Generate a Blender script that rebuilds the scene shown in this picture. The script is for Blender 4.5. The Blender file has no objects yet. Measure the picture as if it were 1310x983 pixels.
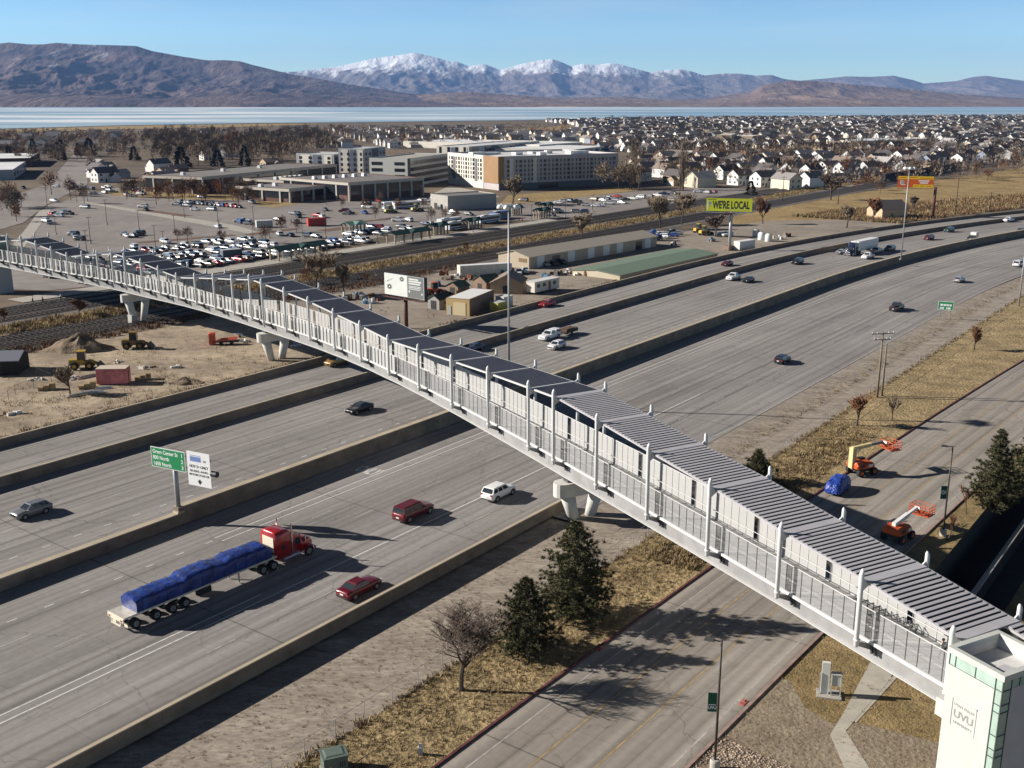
import bpy, math, random
from mathutils import Vector, Matrix, noise
RND = random.Random(11)
C = bpy.context.scene.collection
PI = math.pi
sc = bpy.context.scene

# ------------------------------------------------------------------ camera
CX, CY, FP, HORZ, HCAM = 655.0, 491.5, 1350.0, 129.0, 45.8
PIT = math.atan((CY - HORZ) / FP)
cd = bpy.data.cameras.new('camera'); cam = bpy.data.objects.new('camera', cd); C.objects.link(cam)
cd.sensor_fit = 'HORIZONTAL'; cd.sensor_width = 36.0; cd.lens = 36.0 * FP / 1310.0
cd.clip_start = 1.0; cd.clip_end = 90000.0
cam.location = (0, 0, HCAM); cam.rotation_euler = (PI / 2 - PIT, 0, 0)
sc.camera = cam

def ray(x, y):
    a = (x - CX) / FP; b = (y - CY) / FP
    return Vector((a, math.cos(PIT) - b * math.sin(PIT), -(math.sin(PIT) + b * math.cos(PIT))))
G0 = -0.3
def at(x, y, z=G0):
    r = ray(x, y); t = (z - HCAM) / r.z
    return Vector((r.x * t, r.y * t, z))
def atY(x, y, Y):
    r = ray(x, y); t = Y / r.y
    return Vector((r.x * t, Y, HCAM + r.z * t))

# road-aligned coordinates: u along the freeway, v to its right
AZ = math.radians(36.6)
UX, UY, VX, VY = math.sin(AZ), math.cos(AZ), math.cos(AZ), -math.sin(AZ)
ROADROT = PI / 2 - AZ           # rotation that turns +x into +u
def uv(u, v, z=0.0):
    return Vector((u * UX + v * VX, u * UY + v * VY, z))
def touv(p):
    return (p[0] * UX + p[1] * UY, p[0] * VX + p[1] * VY)
def bend(u):
    return 0.00075 * (u - 250) ** 2 if u > 250 else 0.0
def fw(u, v, z=0.0):            # freeway point: straight, then a long right-hand curve
    return uv(u, v + bend(u), z)
def fbend(u):
    return 0.00022 * (u - 30) ** 2 if u > 30 else 0.0
def fr(u, v, z=0.0):            # frontage road point
    return uv(u, v + fbend(u), z)

# ------------------------------------------------------------------ materials
MATS = {}
def mat(name, col, rough=0.8, metal=0.0, var=0.0, scale=1.0, bump=0.0, bscale=8.0, col2=None, alpha=1.0, rnd=0.0,
        stretch=None, coords='Object', thr=None, detail=5.0, spec=0.4, coat=0.0):
    """Procedural material: two-tone noise on object or world coordinates, optional bump, optional per-object brightness."""
    if name in MATS: return MATS[name]
    m = bpy.data.materials.new(name); m.use_nodes = True
    nt = m.node_tree; nt.nodes.clear()
    N = nt.nodes.new; Lk = nt.links.new
    out = N('ShaderNodeOutputMaterial'); b = N('ShaderNodeBsdfPrincipled')
    Lk(b.outputs[0], out.inputs[0])
    b.inputs['Roughness'].default_value = rough; b.inputs['Metallic'].default_value = metal
    b.inputs['Specular IOR Level'].default_value = spec
    b.inputs['Coat Weight'].default_value = coat; b.inputs['Coat Roughness'].default_value = 0.06
    b.inputs['Alpha'].default_value = alpha
    c = (*col, 1)
    b.inputs['Base Color'].default_value = c
    need = var or col2 or bump
    vec = None
    if need:
        tc = N('ShaderNodeTexCoord')
        if coords == 'World':
            g = N('ShaderNodeNewGeometry'); vec = g.outputs['Position']
        else:
            vec = tc.outputs[coords]
        if stretch:
            mp = N('ShaderNodeMapping'); mp.inputs['Scale'].default_value = stretch[:3]
            if len(stretch) > 3: mp.inputs['Rotation'].default_value[2] = stretch[3]
            mp.vector_type = 'POINT'
            Lk(vec, mp.inputs[0]); vec = mp.outputs[0]
    colout = None
    if var or col2:
        n = N('ShaderNodeTexNoise'); n.inputs['Scale'].default_value = scale; n.inputs['Detail'].default_value = detail
        n.inputs['Roughness'].default_value = 0.62
        Lk(vec, n.inputs['Vector'])
        r = N('ShaderNodeValToRGB')
        lo, hi = thr or (0.34, 0.66)
        r.color_ramp.elements[0].position = lo; r.color_ramp.elements[1].position = hi
        if col2:
            r.color_ramp.elements[0].color = c; r.color_ramp.elements[1].color = (*col2, 1)
        else:
            r.color_ramp.elements[0].color = tuple(x * (1 - var) for x in col) + (1,)
            r.color_ramp.elements[1].color = tuple(min(1, x * (1 + var)) for x in col) + (1,)
        Lk(n.outputs['Fac'], r.inputs[0]); colout = r.outputs[0]
        if col2 and var:
            n2 = N('ShaderNodeTexNoise'); n2.inputs['Scale'].default_value = scale * 7.3; n2.inputs['Detail'].default_value = 3
            Lk(vec, n2.inputs['Vector'])
            mr = N('ShaderNodeMapRange'); mr.inputs['From Min'].default_value = .25; mr.inputs['From Max'].default_value = .75
            mr.inputs['To Min'].default_value = 1 - var; mr.inputs['To Max'].default_value = 1 + var
            Lk(n2.outputs['Fac'], mr.inputs[0])
            mm = N('ShaderNodeMix'); mm.data_type = 'RGBA'; mm.blend_type = 'MULTIPLY'; mm.inputs[0].default_value = 1
            Lk(colout, mm.inputs[6]); Lk(mr.outputs[0], mm.inputs[7]); colout = mm.outputs[2]
    if rnd:
        oi = N('ShaderNodeObjectInfo'); mr = N('ShaderNodeMapRange')
        mr.inputs['To Min'].default_value = 1 - rnd; mr.inputs['To Max'].default_value = 1 + rnd
        Lk(oi.outputs['Random'], mr.inputs[0])
        mm = N('ShaderNodeMix'); mm.data_type = 'RGBA'; mm.blend_type = 'MULTIPLY'; mm.inputs[0].default_value = 1
        if colout: Lk(colout, mm.inputs[6])
        else: mm.inputs[6].default_value = c
        Lk(mr.outputs[0], mm.inputs[7]); colout = mm.outputs[2]
    if colout: Lk(colout, b.inputs['Base Color'])
    if bump:
        n = N('ShaderNodeTexNoise'); n.inputs['Scale'].default_value = bscale; n.inputs['Detail'].default_value = 4
        Lk(vec, n.inputs['Vector'])
        bp = N('ShaderNodeBump'); bp.inputs['Strength'].default_value = min(1, bump); bp.inputs['Distance'].default_value = 0.15 if bump <= 1 else .15 * bump
        Lk(n.outputs['Fac'], bp.inputs['Height']); Lk(bp.outputs[0], b.inputs['Normal'])
    MATS[name] = m
    return m

def glass_mat(name, col, alpha, rough=0.08):
    m = mat(name, col, rough=rough, alpha=alpha, spec=0.6)
    return m

# ------------------------------------------------------------------ mesh builder
class MB:
    def __init__(s): s.v = []; s.f = []; s.mi = []; s.mats = []; s.uvs = None
    def _m(s, m):
        if m not in s.mats: s.mats.append(m)
        return s.mats.index(m)
    def face(s, pts, m):
        k = len(s.v); s.v.extend([tuple(p) for p in pts]); s.f.append(tuple(range(k, k + len(pts)))); s.mi.append(s._m(m))
        return s
    def box(s, c, size, m, rz=0.0, taper=1.0, sx=0.0):
        """box centred at c in x,y, standing on c.z; taper scales the top"""
        hx, hy, h = size[0] / 2, size[1] / 2, size[2]
        co, si = math.cos(rz), math.sin(rz); k = len(s.v)
        for z, t in ((0, 1), (h, taper)):
            for dx, dy in ((-hx, -hy), (hx, -hy), (hx, hy), (-hx, hy)):
                x, y = dx * t + (sx if z else 0), dy * t
                s.v.append((c[0] + x * co - y * si, c[1] + x * si + y * co, c[2] + z))
        i = s._m(m)
        for q in ((3, 2, 1, 0), (4, 5, 6, 7), (0, 1, 5, 4), (1, 2, 6, 5), (2, 3, 7, 6), (3, 0, 4, 7)):
            s.f.append(tuple(k + a for a in q)); s.mi.append(i)
        return s
    def prism(s, poly, z0, z1, m, mtop=None):
        k = len(s.v); n = len(poly)
        ar = sum(poly[i][0] * poly[(i + 1) % n][1] - poly[(i + 1) % n][0] * poly[i][1] for i in range(n))
        if ar < 0: poly = list(reversed(poly))
        for z in (z0, z1):
            for p in poly: s.v.append((p[0], p[1], z))
        i = s._m(m)
        for a in range(n):
            b = (a + 1) % n
            s.f.append((k + a, k + b, k + n + b, k + n + a)); s.mi.append(i)
        s.f.append(tuple(k + n + a for a in range(n))); s.mi.append(s._m(mtop or m))
        s.f.append(tuple(k + a for a in reversed(range(n)))); s.mi.append(i)
        return s
    def extrude(s, poly, axis_from, axis_to, m):
        """poly: list of 3D points (a planar face); copies it by vector axis_to-axis_from"""
        d = Vector(axis_to) - Vector(axis_from); n = len(poly); k = len(s.v); i = s._m(m)
        for p in poly: s.v.append(tuple(p))
        for p in poly: s.v.append(tuple(Vector(p) + d))
        for a in range(n):
            b = (a + 1) % n
            s.f.append((k + a, k + b, k + n + b, k + n + a)); s.mi.append(i)
        s.f.append(tuple(k + a for a in reversed(range(n)))); s.mi.append(i)
        s.f.append(tuple(k + n + a for a in range(n))); s.mi.append(i)
        return s
    def tube(s, p0, p1, r0, m, r1=None, n=8, caps=True):
        p0, p1 = Vector(p0), Vector(p1); r1 = r0 if r1 is None else r1
        d = (p1 - p0)
        if d.length < 1e-6: return s
        d.normalize()
        a = d.orthogonal().normalized(); b = d.cross(a); k = len(s.v); i = s._m(m)
        for p, r in ((p0, r0), (p1, r1)):
            for t in range(n):
                an = 2 * PI * t / n
                s.v.append(tuple(p + a * (r * math.cos(an)) + b * (r * math.sin(an))))
        for t in range(n):
            u = (t + 1) % n
            s.f.append((k + t, k + u, k + n + u, k + n + t)); s.mi.append(i)
        if caps:
            s.f.append(tuple(k + t for t in reversed(range(n)))); s.mi.append(i)
            s.f.append(tuple(k + n + t for t in range(n))); s.mi.append(i)
        return s
    def bar(s, p0, p1, w, h, m):
        """rectangular bar between two points, w sideways, h upwards (centred)"""
        p0, p1 = Vector(p0), Vector(p1); d = (p1 - p0).normalized()
        up = Vector((0, 0, 1)) if abs(d.z) < .95 else Vector((1, 0, 0))
        a = d.cross(up).normalized(); b = a.cross(d)
        q = [p0 + a * (w / 2 * i) + b * (h / 2 * j) for i, j in ((-1, -1), (1, -1), (1, 1), (-1, 1))]
        return s.extrude(q, p0, p1, m)
    def lathe(s, prof, c, m, n=12):
        k = len(s.v); i = s._m(m)
        for r, z in prof:
            for t in range(n):
                an = 2 * PI * t / n
                s.v.append((c[0] + r * math.cos(an), c[1] + r * math.sin(an), c[2] + z))
        for j in range(len(prof) - 1):
            for t in range(n):
                u = (t + 1) % n
                s.f.append((k + j * n + t, k + j * n + u, k + (j + 1) * n + u, k + (j + 1) * n + t)); s.mi.append(i)
        s.f.append(tuple(k + (len(prof) - 1) * n + t for t in range(n))); s.mi.append(i)
        return s
    def loft(s, rings, m, closed=True, caps=True):
        k = len(s.v); n = len(rings[0]); i = s._m(m)
        for r in rings: s.v.extend([tuple(p) for p in r])
        for j in range(len(rings) - 1):
            for t in range(n if closed else n - 1):
                u = (t + 1) % n
                s.f.append((k + j * n + t, k + j * n + u, k + (j + 1) * n + u, k + (j + 1) * n + t)); s.mi.append(i)
        if caps:
            s.f.append(tuple(k + t for t in reversed(range(n)))); s.mi.append(i)
            s.f.append(tuple(k + (len(rings) - 1) * n + t for t in range(n))); s.mi.append(i)
        return s
    def mesh(s, name, smooth=False, off=None):
        me = bpy.data.meshes.new(name)
        vs = s.v if off is None else [(x - off[0], y - off[1], z - off[2]) for x, y, z in s.v]
        me.from_pydata(vs, [], s.f)
        for m in s.mats: me.materials.append(m)
        me.polygons.foreach_set('material_index', s.mi)
        if smooth: me.polygons.foreach_set('use_smooth', [True] * len(s.f))
        me.update()
        return me
    def build(s, name, parent=None, smooth=False, off=None):
        """ONE mesh object; off = the parent's location when the vertices are in world coordinates"""
        o = bpy.data.objects.new(name, s.mesh(name, smooth, off)); C.objects.link(o)
        if parent is not None: o.parent = parent
        elif off is not None: o.location = off
        return o

def tag(o, label=None, cat=None, group=None, kind=None):
    if label: o['label'] = label
    if cat: o['category'] = cat
    if group: o['group'] = group
    if kind: o['kind'] = kind
    return o
def thing(name, label, cat, loc=(0, 0, 0), rz=0.0, group=None):
    o = bpy.data.objects.new(name, None); C.objects.link(o)
    o.empty_display_size = .2
    o.location = loc; o.rotation_euler = (0, 0, rz)
    return tag(o, label, cat, group)
KIDS = {}
def copy_tree(o, parent=None):
    c = o.copy(); C.objects.link(c)
    if parent is not None: c.parent = parent
    for ch in o.children: copy_tree(ch, c)
    return c
def struct(name, mb, kind='structure', smooth=False, label=None):
    o = mb.build(name, smooth=smooth); tag(o, label, None, None, kind); return o

FONT = None
def text_mesh(body, size, m, extr=0.01, align='LEFT', bold=0.0, sx=1.0, fit=0.0):
    cu = bpy.data.curves.new('lettering', 'FONT'); cu.body = body; cu.size = size; cu.extrude = extr; cu.align_x = align
    cu.align_y = 'BOTTOM_BASELINE' if hasattr(cu, 'align_y') else cu.align_y
    cu.offset = bold; cu.resolution_u = 3
    o = bpy.data.objects.new('lettering', cu); C.objects.link(o)
    dg = bpy.context.evaluated_depsgraph_get()
    me = bpy.data.meshes.new_from_object(o.evaluated_get(dg))
    bpy.data.objects.remove(o); bpy.data.curves.remove(cu)
    me.materials.clear(); me.materials.append(m)
    if fit: sx = fit / max(v.co.x for v in me.vertices)
    if sx != 1.0:
        for v in me.vertices: v.co.x *= sx
    return me
def put_text(name, body, size, m, parent, mtx, **k):
    me = text_mesh(body, size, m, **k); me.transform(mtx)
    o = bpy.data.objects.new(name, me); C.objects.link(o); o.parent = parent
    return o
def basis(origin, xdir, ydir):
    x = Vector(xdir).normalized(); y = Vector(ydir).normalized(); z = x.cross(y)
    m = Matrix.Identity(4)
    for i, c in enumerate((x, y, z)):
        for r in range(3): m[r][i] = c[r]
    for r in range(3): m[r][3] = origin[r]
    return m
# ------------------------------------------------------------------ light, sky, air
SUN_EL = math.radians(24.0)
SHADOW = Vector((math.cos(math.radians(6)), -math.sin(math.radians(6)), 0))    # where shadows fall
tosun = Vector((-SHADOW.x * math.cos(SUN_EL), -SHADOW.y * math.cos(SUN_EL), math.sin(SUN_EL)))
sl = bpy.data.lights.new('sun', 'SUN'); sl.energy = 5.0; sl.angle = math.radians(0.53); sl.color = (1.0, 0.935, 0.85)
so = bpy.data.objects.new('sun', sl); C.objects.link(so)
so.rotation_euler = tosun.to_track_quat('Z', 'Y').to_euler()
w = bpy.data.worlds.new('World'); sc.world = w; w.use_nodes = True
nt = w.node_tree; nt.nodes.clear()
wo = nt.nodes.new('ShaderNodeOutputWorld'); bg = nt.nodes.new('ShaderNodeBackground'); sky = nt.nodes.new('ShaderNodeTexSky')
sky.sky_type = 'NISHITA'; sky.sun_disc = False
sky.sun_elevation = SUN_EL; sky.sun_rotation = math.atan2(tosun.x, tosun.y)
sky.altitude = 1400; sky.air_density = 1.0; sky.dust_density = 0.0; sky.ozone_density = 3.0
bg.inputs[1].default_value = 0.05
# thin wind-drawn cirrus high in the clear sky
tcw = nt.nodes.new('ShaderNodeTexCoord'); mpw = nt.nodes.new('ShaderNodeMapping'); nz = nt.nodes.new('ShaderNodeTexNoise')
mpw.inputs['Scale'].default_value = (2.0, 2.0, 16.0); mpw.inputs['Rotation'].default_value = (0.0, 0.12, 0.0)
nz.inputs['Scale'].default_value = 2.6; nz.inputs['Detail'].default_value = 7
rr = nt.nodes.new('ShaderNodeMapRange'); rr.inputs['From Min'].default_value = .5; rr.inputs['From Max'].default_value = .85
rr.inputs['To Max'].default_value = .36
mx = nt.nodes.new('ShaderNodeMix'); mx.data_type = 'RGBA'; mx.inputs[7].default_value = (9.0, 9.6, 10.0, 1)
L_ = nt.links.new
L_(tcw.outputs['Generated'], mpw.inputs[0]); L_(mpw.outputs[0], nz.inputs['Vector']); L_(nz.outputs['Fac'], rr.inputs[0])
hs = nt.nodes.new('ShaderNodeHueSaturation'); hs.inputs['Saturation'].default_value = 1.12; hs.inputs['Hue'].default_value = .512
L_(sky.outputs[0], hs.inputs['Color']); sxw = nt.nodes.new('ShaderNodeSeparateXYZ'); L_(tcw.outputs['Generated'], sxw.inputs[0])
gr = nt.nodes.new('ShaderNodeMapRange'); gr.inputs['From Min'].default_value = .06; gr.inputs['From Max'].default_value = .30; gr.inputs['To Min'].default_value = 1.8; gr.inputs['To Max'].default_value = .16
L_(sxw.outputs[2], gr.inputs[0])
ml = nt.nodes.new('ShaderNodeMix'); ml.data_type = 'RGBA'; ml.blend_type = 'MULTIPLY'; ml.inputs[0].default_value = 1; L_(hs.outputs[0], ml.inputs[6]); L_(gr.outputs[0], ml.inputs[7])
m2 = nt.nodes.new('ShaderNodeMix'); m2.data_type = 'RGBA'; m2.blend_type = 'MULTIPLY'; m2.inputs[0].default_value = 1; m2.inputs[7].default_value = (.83, 1.0, 1.07, 1); L_(ml.outputs[2], m2.inputs[6])
L_(m2.outputs[2], mx.inputs[6]); L_(rr.outputs[0], mx.inputs[0])
L_(mx.outputs[2], bg.inputs[0]); L_(bg.outputs[0], wo.inputs[0])
vs = sc.view_settings
vs.view_transform = 'Standard'; vs.look = 'None'; vs.gamma = 1.0; vs.use_curve_mapping = False; vs.exposure = 0.8
sc.cycles.max_bounces = 5; sc.cycles.diffuse_bounces = 2; sc.cycles.glossy_bounces = 2
sc.cycles.transparent_max_bounces = 12; sc.cycles.transmission_bounces = 3; sc.cycles.volume_bounces = 0
sc.cycles.use_denoising = True

HAZE = 2.7e-5
hm = bpy.data.materials.new('haze'); hm.use_nodes = True
hn = hm.node_tree; hn.nodes.clear()
ho = hn.nodes.new('ShaderNodeOutputMaterial'); hv = hn.nodes.new('ShaderNodeVolumePrincipled')
hv.inputs['Color'].default_value = (0.27, 0.50, 1.0, 1); hv.inputs['Density'].default_value = HAZE
hv.inputs['Anisotropy'].default_value = 0.0
hn.links.new(hv.outputs[0], ho.inputs['Volume'])
hb = MB(); hb.box((0, 12900, -8.0), (50000, 29600, 1260), hm)
haze = hb.build('haze'); tag(haze, kind='stuff')

# ------------------------------------------------------------------ ground materials
m_ground = mat('winter_ground', (0.085, 0.063, 0.044), .95, var=.35, scale=.012, col2=(0.17, 0.125, 0.078), coords='World', bump=.5, bscale=.8, thr=(.35, .68))
m_dirt = mat('pale_dirt', (0.22, 0.17, 0.12), .95, var=.28, scale=.09, col2=(0.40, 0.32, 0.225), coords='World', bump=.6, bscale=1.2)
m_yard = mat('gravel_yard', (0.21, 0.175, 0.14), .95, var=.2, scale=.05, col2=(0.30, 0.255, 0.205), coords='World', bump=.5, bscale=2)
m_gravel = mat('shoulder_gravel', (0.225, 0.187, 0.15), .95, var=.3, scale=.30, col2=(0.345, 0.295, 0.24), coords='World', bump=.7, bscale=1.6, stretch=(.55, 1.5, 1, AZ))
m_ballast = mat('ballast', (0.095, 0.082, 0.072), .95, var=.3, scale=.2, col2=(0.16, 0.135, 0.115), coords='World', bump=.6, bscale=4)
m_drygrass = mat('dry_grass', (0.20, 0.145, 0.07), .95, var=.3, scale=.22, col2=(0.37, 0.275, 0.14), coords='World', bump=1.5, bscale=2.5)
m_lawn = mat('dormant_lawn', (0.17, 0.12, 0.048), .95, var=.35, scale=.22, col2=(0.30, 0.215, 0.10), coords='World', bump=.8, bscale=5)
m_golden = mat('golden_grass', (0.22, 0.145, 0.055), .95, var=.35, scale=.07, col2=(0.33, 0.235, 0.10), coords='World', bump=1, bscale=1)
m_lot = mat('parking_asphalt', (0.20, 0.175, 0.16), .9, var=.16, scale=.03, col2=(0.26, 0.23, 0.21), coords='World', bump=.2, bscale=3)
m_conc = mat('pale_concrete', (0.38, 0.355, 0.31), .85, var=.14, scale=.6, coords='World', bump=.1, bscale=8)
m_walk = mat('sidewalk_concrete', (0.42, 0.385, 0.32), .85, var=.12, scale=.8, coords='World')
m_white = mat('white_paint', (0.62, 0.61, 0.585), .6, var=.18, scale=2.5, coords='World')
m_dash = mat('worn_paint', (0.40, 0.385, 0.36), .7, var=.3, scale=1.5, coords='World')
m_yellow = mat('yellow_paint', (0.37, 0.26, 0.115), .7, var=.25, scale=1.6, coords='World')
m_redkerb = mat('red_kerb', (0.115, 0.038, 0.036), .8, var=.45, scale=1.5, coords='World')
m_pink = mat('faded_kerb', (0.33, 0.22, 0.185), .8, var=.25, scale=1.5, coords='World')

def road_mat(name, c0, c1, lanes):
    """worn concrete: long streaks, tyre-darkened wheel paths every half lane, tar-dark joints across, all in metres (UV)"""
    m = bpy.data.materials.new(name); m.use_nodes = True
    nt = m.node_tree; nt.nodes.clear(); N = nt.nodes.new; Lk = nt.links.new
    out = N('ShaderNodeOutputMaterial'); b = N('ShaderNodeBsdfPrincipled'); Lk(b.outputs[0], out.inputs[0])
    b.inputs['Roughness'].default_value = .8; b.inputs['Specular IOR Level'].default_value = .3
    u = N('ShaderNodeUVMap'); u.uv_map = 'metres'
    def noi(sx, sy, det=5):
        mp = N('ShaderNodeMapping'); mp.inputs['Scale'].default_value = (sx, sy, 1); Lk(u.outputs[0], mp.inputs[0])
        n = N('ShaderNodeTexNoise'); n.inputs['Scale'].default_value = 1; n.inputs['Detail'].default_value = det; Lk(mp.outputs[0], n.inputs['Vector'])
        return n.outputs['Fac']
    def rng(x, a, bb, c, d):
        r = N('ShaderNodeMapRange'); r.inputs['From Min'].default_value = a; r.inputs['From Max'].default_value = bb
        r.inputs['To Min'].default_value = c; r.inputs['To Max'].default_value = d; Lk(x, r.inputs[0]); return r.outputs[0]
    def mul(x, y):
        q = N('ShaderNodeMath'); q.operation = 'MULTIPLY'; Lk(x, q.inputs[0]); Lk(y, q.inputs[1]); return q.outputs[0]
    f = rng(noi(.012, 1.1), .3, .7, .74, 1.2)
    f = mul(f, rng(noi(.05, .12, 3), .3, .7, .90, 1.1))
    f = mul(f, rng(noi(1.7, 1.9, 4), .3, .7, .93, 1.07))
    sx = N('ShaderNodeSeparateXYZ'); Lk(u.outputs[0], sx.inputs[0])
    # wheel paths
    w1 = N('ShaderNodeMath'); w1.operation = 'MULTIPLY'; w1.inputs[1].default_value = 2 * PI / 1.83; Lk(sx.outputs[1], w1.inputs[0])
    w2 = N('ShaderNodeMath'); w2.operation = 'COSINE'; Lk(w1.outputs[0], w2.inputs[0])
    wear = mul(rng(noi(.02, .3, 2), .35, .65, 0, 1), rng(w2.outputs[0], 0, 1, 0, 1))
    f = mul(f, rng(wear, 0, 1, 1.0, .76))
    f = mul(f, rng(noi(.35, .35, 6), .60, .74, 1.0, .80))
    vo = N('ShaderNodeTexVoronoi'); vo.feature = 'DISTANCE_TO_EDGE'; vo.inputs['Scale'].default_value = .085
    nd_ = N('ShaderNodeTexNoise'); nd_.inputs['Scale'].default_value = .5; nd_.inputs['Detail'].default_value = 4; Lk(u.outputs[0], nd_.inputs['Vector'])
    ad = N('ShaderNodeVectorMath'); ad.operation = 'MULTIPLY_ADD'; ad.inputs[1].default_value = (3, 3, 0); Lk(nd_.outputs['Color'], ad.inputs[0]); Lk(u.outputs[0], ad.inputs[2]); Lk(ad.outputs[0], vo.inputs['Vector'])
    f = mul(f, rng(vo.outputs['Distance'], 0, .006, .66, 1.0))
    # transverse joints
    for per, wd, dk in ((4.57, .014, .84), (27.4, .006, .62)):
        d = N('ShaderNodeMath'); d.operation = 'DIVIDE'; d.inputs[1].default_value = per; Lk(sx.outputs[0], d.inputs[0])
        fr_ = N('ShaderNodeMath'); fr_.operation = 'FRACT'; Lk(d.outputs[0], fr_.inputs[0])
        lt = N('ShaderNodeMath'); lt.operation = 'LESS_THAN'; lt.inputs[1].default_value = wd; Lk(fr_.outputs[0], lt.inputs[0])
        f = mul(f, rng(lt.outputs[0], 0, 1, 1, dk))
    d = N('ShaderNodeMath'); d.operation = 'DIVIDE'; d.inputs[1].default_value = 3.66; Lk(sx.outputs[1], d.inputs[0])
    fr_ = N('ShaderNodeMath'); fr_.operation = 'FRACT'; Lk(d.outputs[0], fr_.inputs[0])
    lt = N('ShaderNodeMath'); lt.operation = 'LESS_THAN'; lt.inputs[1].default_value = .028; Lk(fr_.outputs[0], lt.inputs[0])
    f = mul(f, rng(lt.outputs[0], 0, 1, 1, .76))
    mixc = N('ShaderNodeMix'); mixc.data_type = 'RGBA'; mixc.inputs[6].default_value = (*c0, 1); mixc.inputs[7].default_value = (*c1, 1)
    Lk(rng(noi(.01, .08, 4), .35, .65, 0, 1), mixc.inputs[0])
    mm = N('ShaderNodeMix'); mm.data_type = 'RGBA'; mm.blend_type = 'MULTIPLY'; mm.inputs[0].default_value = 1
    Lk(mixc.outputs[2], mm.inputs[6]); Lk(f, mm.inputs[7]); Lk(mm.outputs[2], b.inputs['Base Color'])
    return m
m_fw = road_mat('freeway_concrete', (0.240, 0.223, 0.210), (0.292, 0.273, 0.257), 1)
m_front = road_mat('frontage_concrete', (0.27, 0.238, 0.205), (0.325, 0.29, 0.25), 1)

# ------------------------------------------------------------------ ground, lake, mountains
def sheet(name, pts, z, m, kind='structure'):
    b = MB(); b.face([(p[0], p[1], z) for p in pts], m)
    n = b.f[0]
    a = sum(pts[i][0] * pts[(i + 1) % len(pts)][1] - pts[(i + 1) % len(pts)][0] * pts[i][1] for i in range(len(pts)))
    if a < 0: b.f[0] = tuple(reversed(n))
    return struct(name, b, kind)
def psheet(name, px, z, m, kind='structure'):
    return sheet(name, [at(x, y, z) for x, y in px], z, m, kind)

gb = MB(); gu = [-26000, -9000, -3000, -1000, -300, 0, 88, 150, 300, 600, 1200, 2400, 5000, 11000, 27000]; gv = [-27000, -12000, -6000, -2500, -1200, -600, -300, -140, -24.3, 60, 300, 1000, 4000, 12000, 20000]
im = gb._m(m_ground)
for v in gv:
    for u in gu: gb.v.append(tuple(uv(u, v, G0)))
for j in range(len(gv) - 1):
    for i in range(len(gu) - 1):
        if gu[i] == 88 and gv[j] == -24.3: continue
        c_ = uv((gu[i] + gu[i + 1]) / 2, (gv[j] + gv[j + 1]) / 2)
        if c_.y < -6000 or abs(c_.x) > 24000 or c_.y > 26000: continue
        k = j * len(gu) + i; gb.f.append((k, k + 1, k + 1 + len(gu), k + len(gu))[::-1]); gb.mi.append(im)
struct('ground', gb)
ZL = -4.3
m_pit = mat('pit_shade', (.022, .02, .019), .95, var=.3, scale=.8, coords='World')  # near-black: shade of the sunken strip put into the colour
sheet('lower_lawn', [uv(88, -18), uv(150, -18), uv(150, 60), uv(88, 60)], ZL, m_lawn)
sheet('lower_shade_strip', [uv(88, -24.3), uv(150, -24.3), uv(150, -18), uv(88, -18)], ZL, m_pit)  # ground painted dark as far as the terrace shade reaches
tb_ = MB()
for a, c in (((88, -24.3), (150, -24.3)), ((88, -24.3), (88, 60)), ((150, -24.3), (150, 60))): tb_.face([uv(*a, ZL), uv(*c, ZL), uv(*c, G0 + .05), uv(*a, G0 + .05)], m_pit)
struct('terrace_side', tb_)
rw = MB(); rw.loft([[uv(u, -20.9, ZL), uv(u, -20.9, -2.35), uv(u, -20.5, -2.35), uv(u, -20.5, ZL)] for u in (88, 119, 150)], m_pit)  # wall face in the same painted shade, concrete only at the cap
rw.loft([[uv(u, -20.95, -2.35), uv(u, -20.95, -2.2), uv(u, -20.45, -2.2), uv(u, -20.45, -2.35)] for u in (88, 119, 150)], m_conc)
o = rw.build('retaining_wall'); tag(o, 'thin concrete retaining wall with a sunlit top in the dark sunken strip at right', 'wall')

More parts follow.
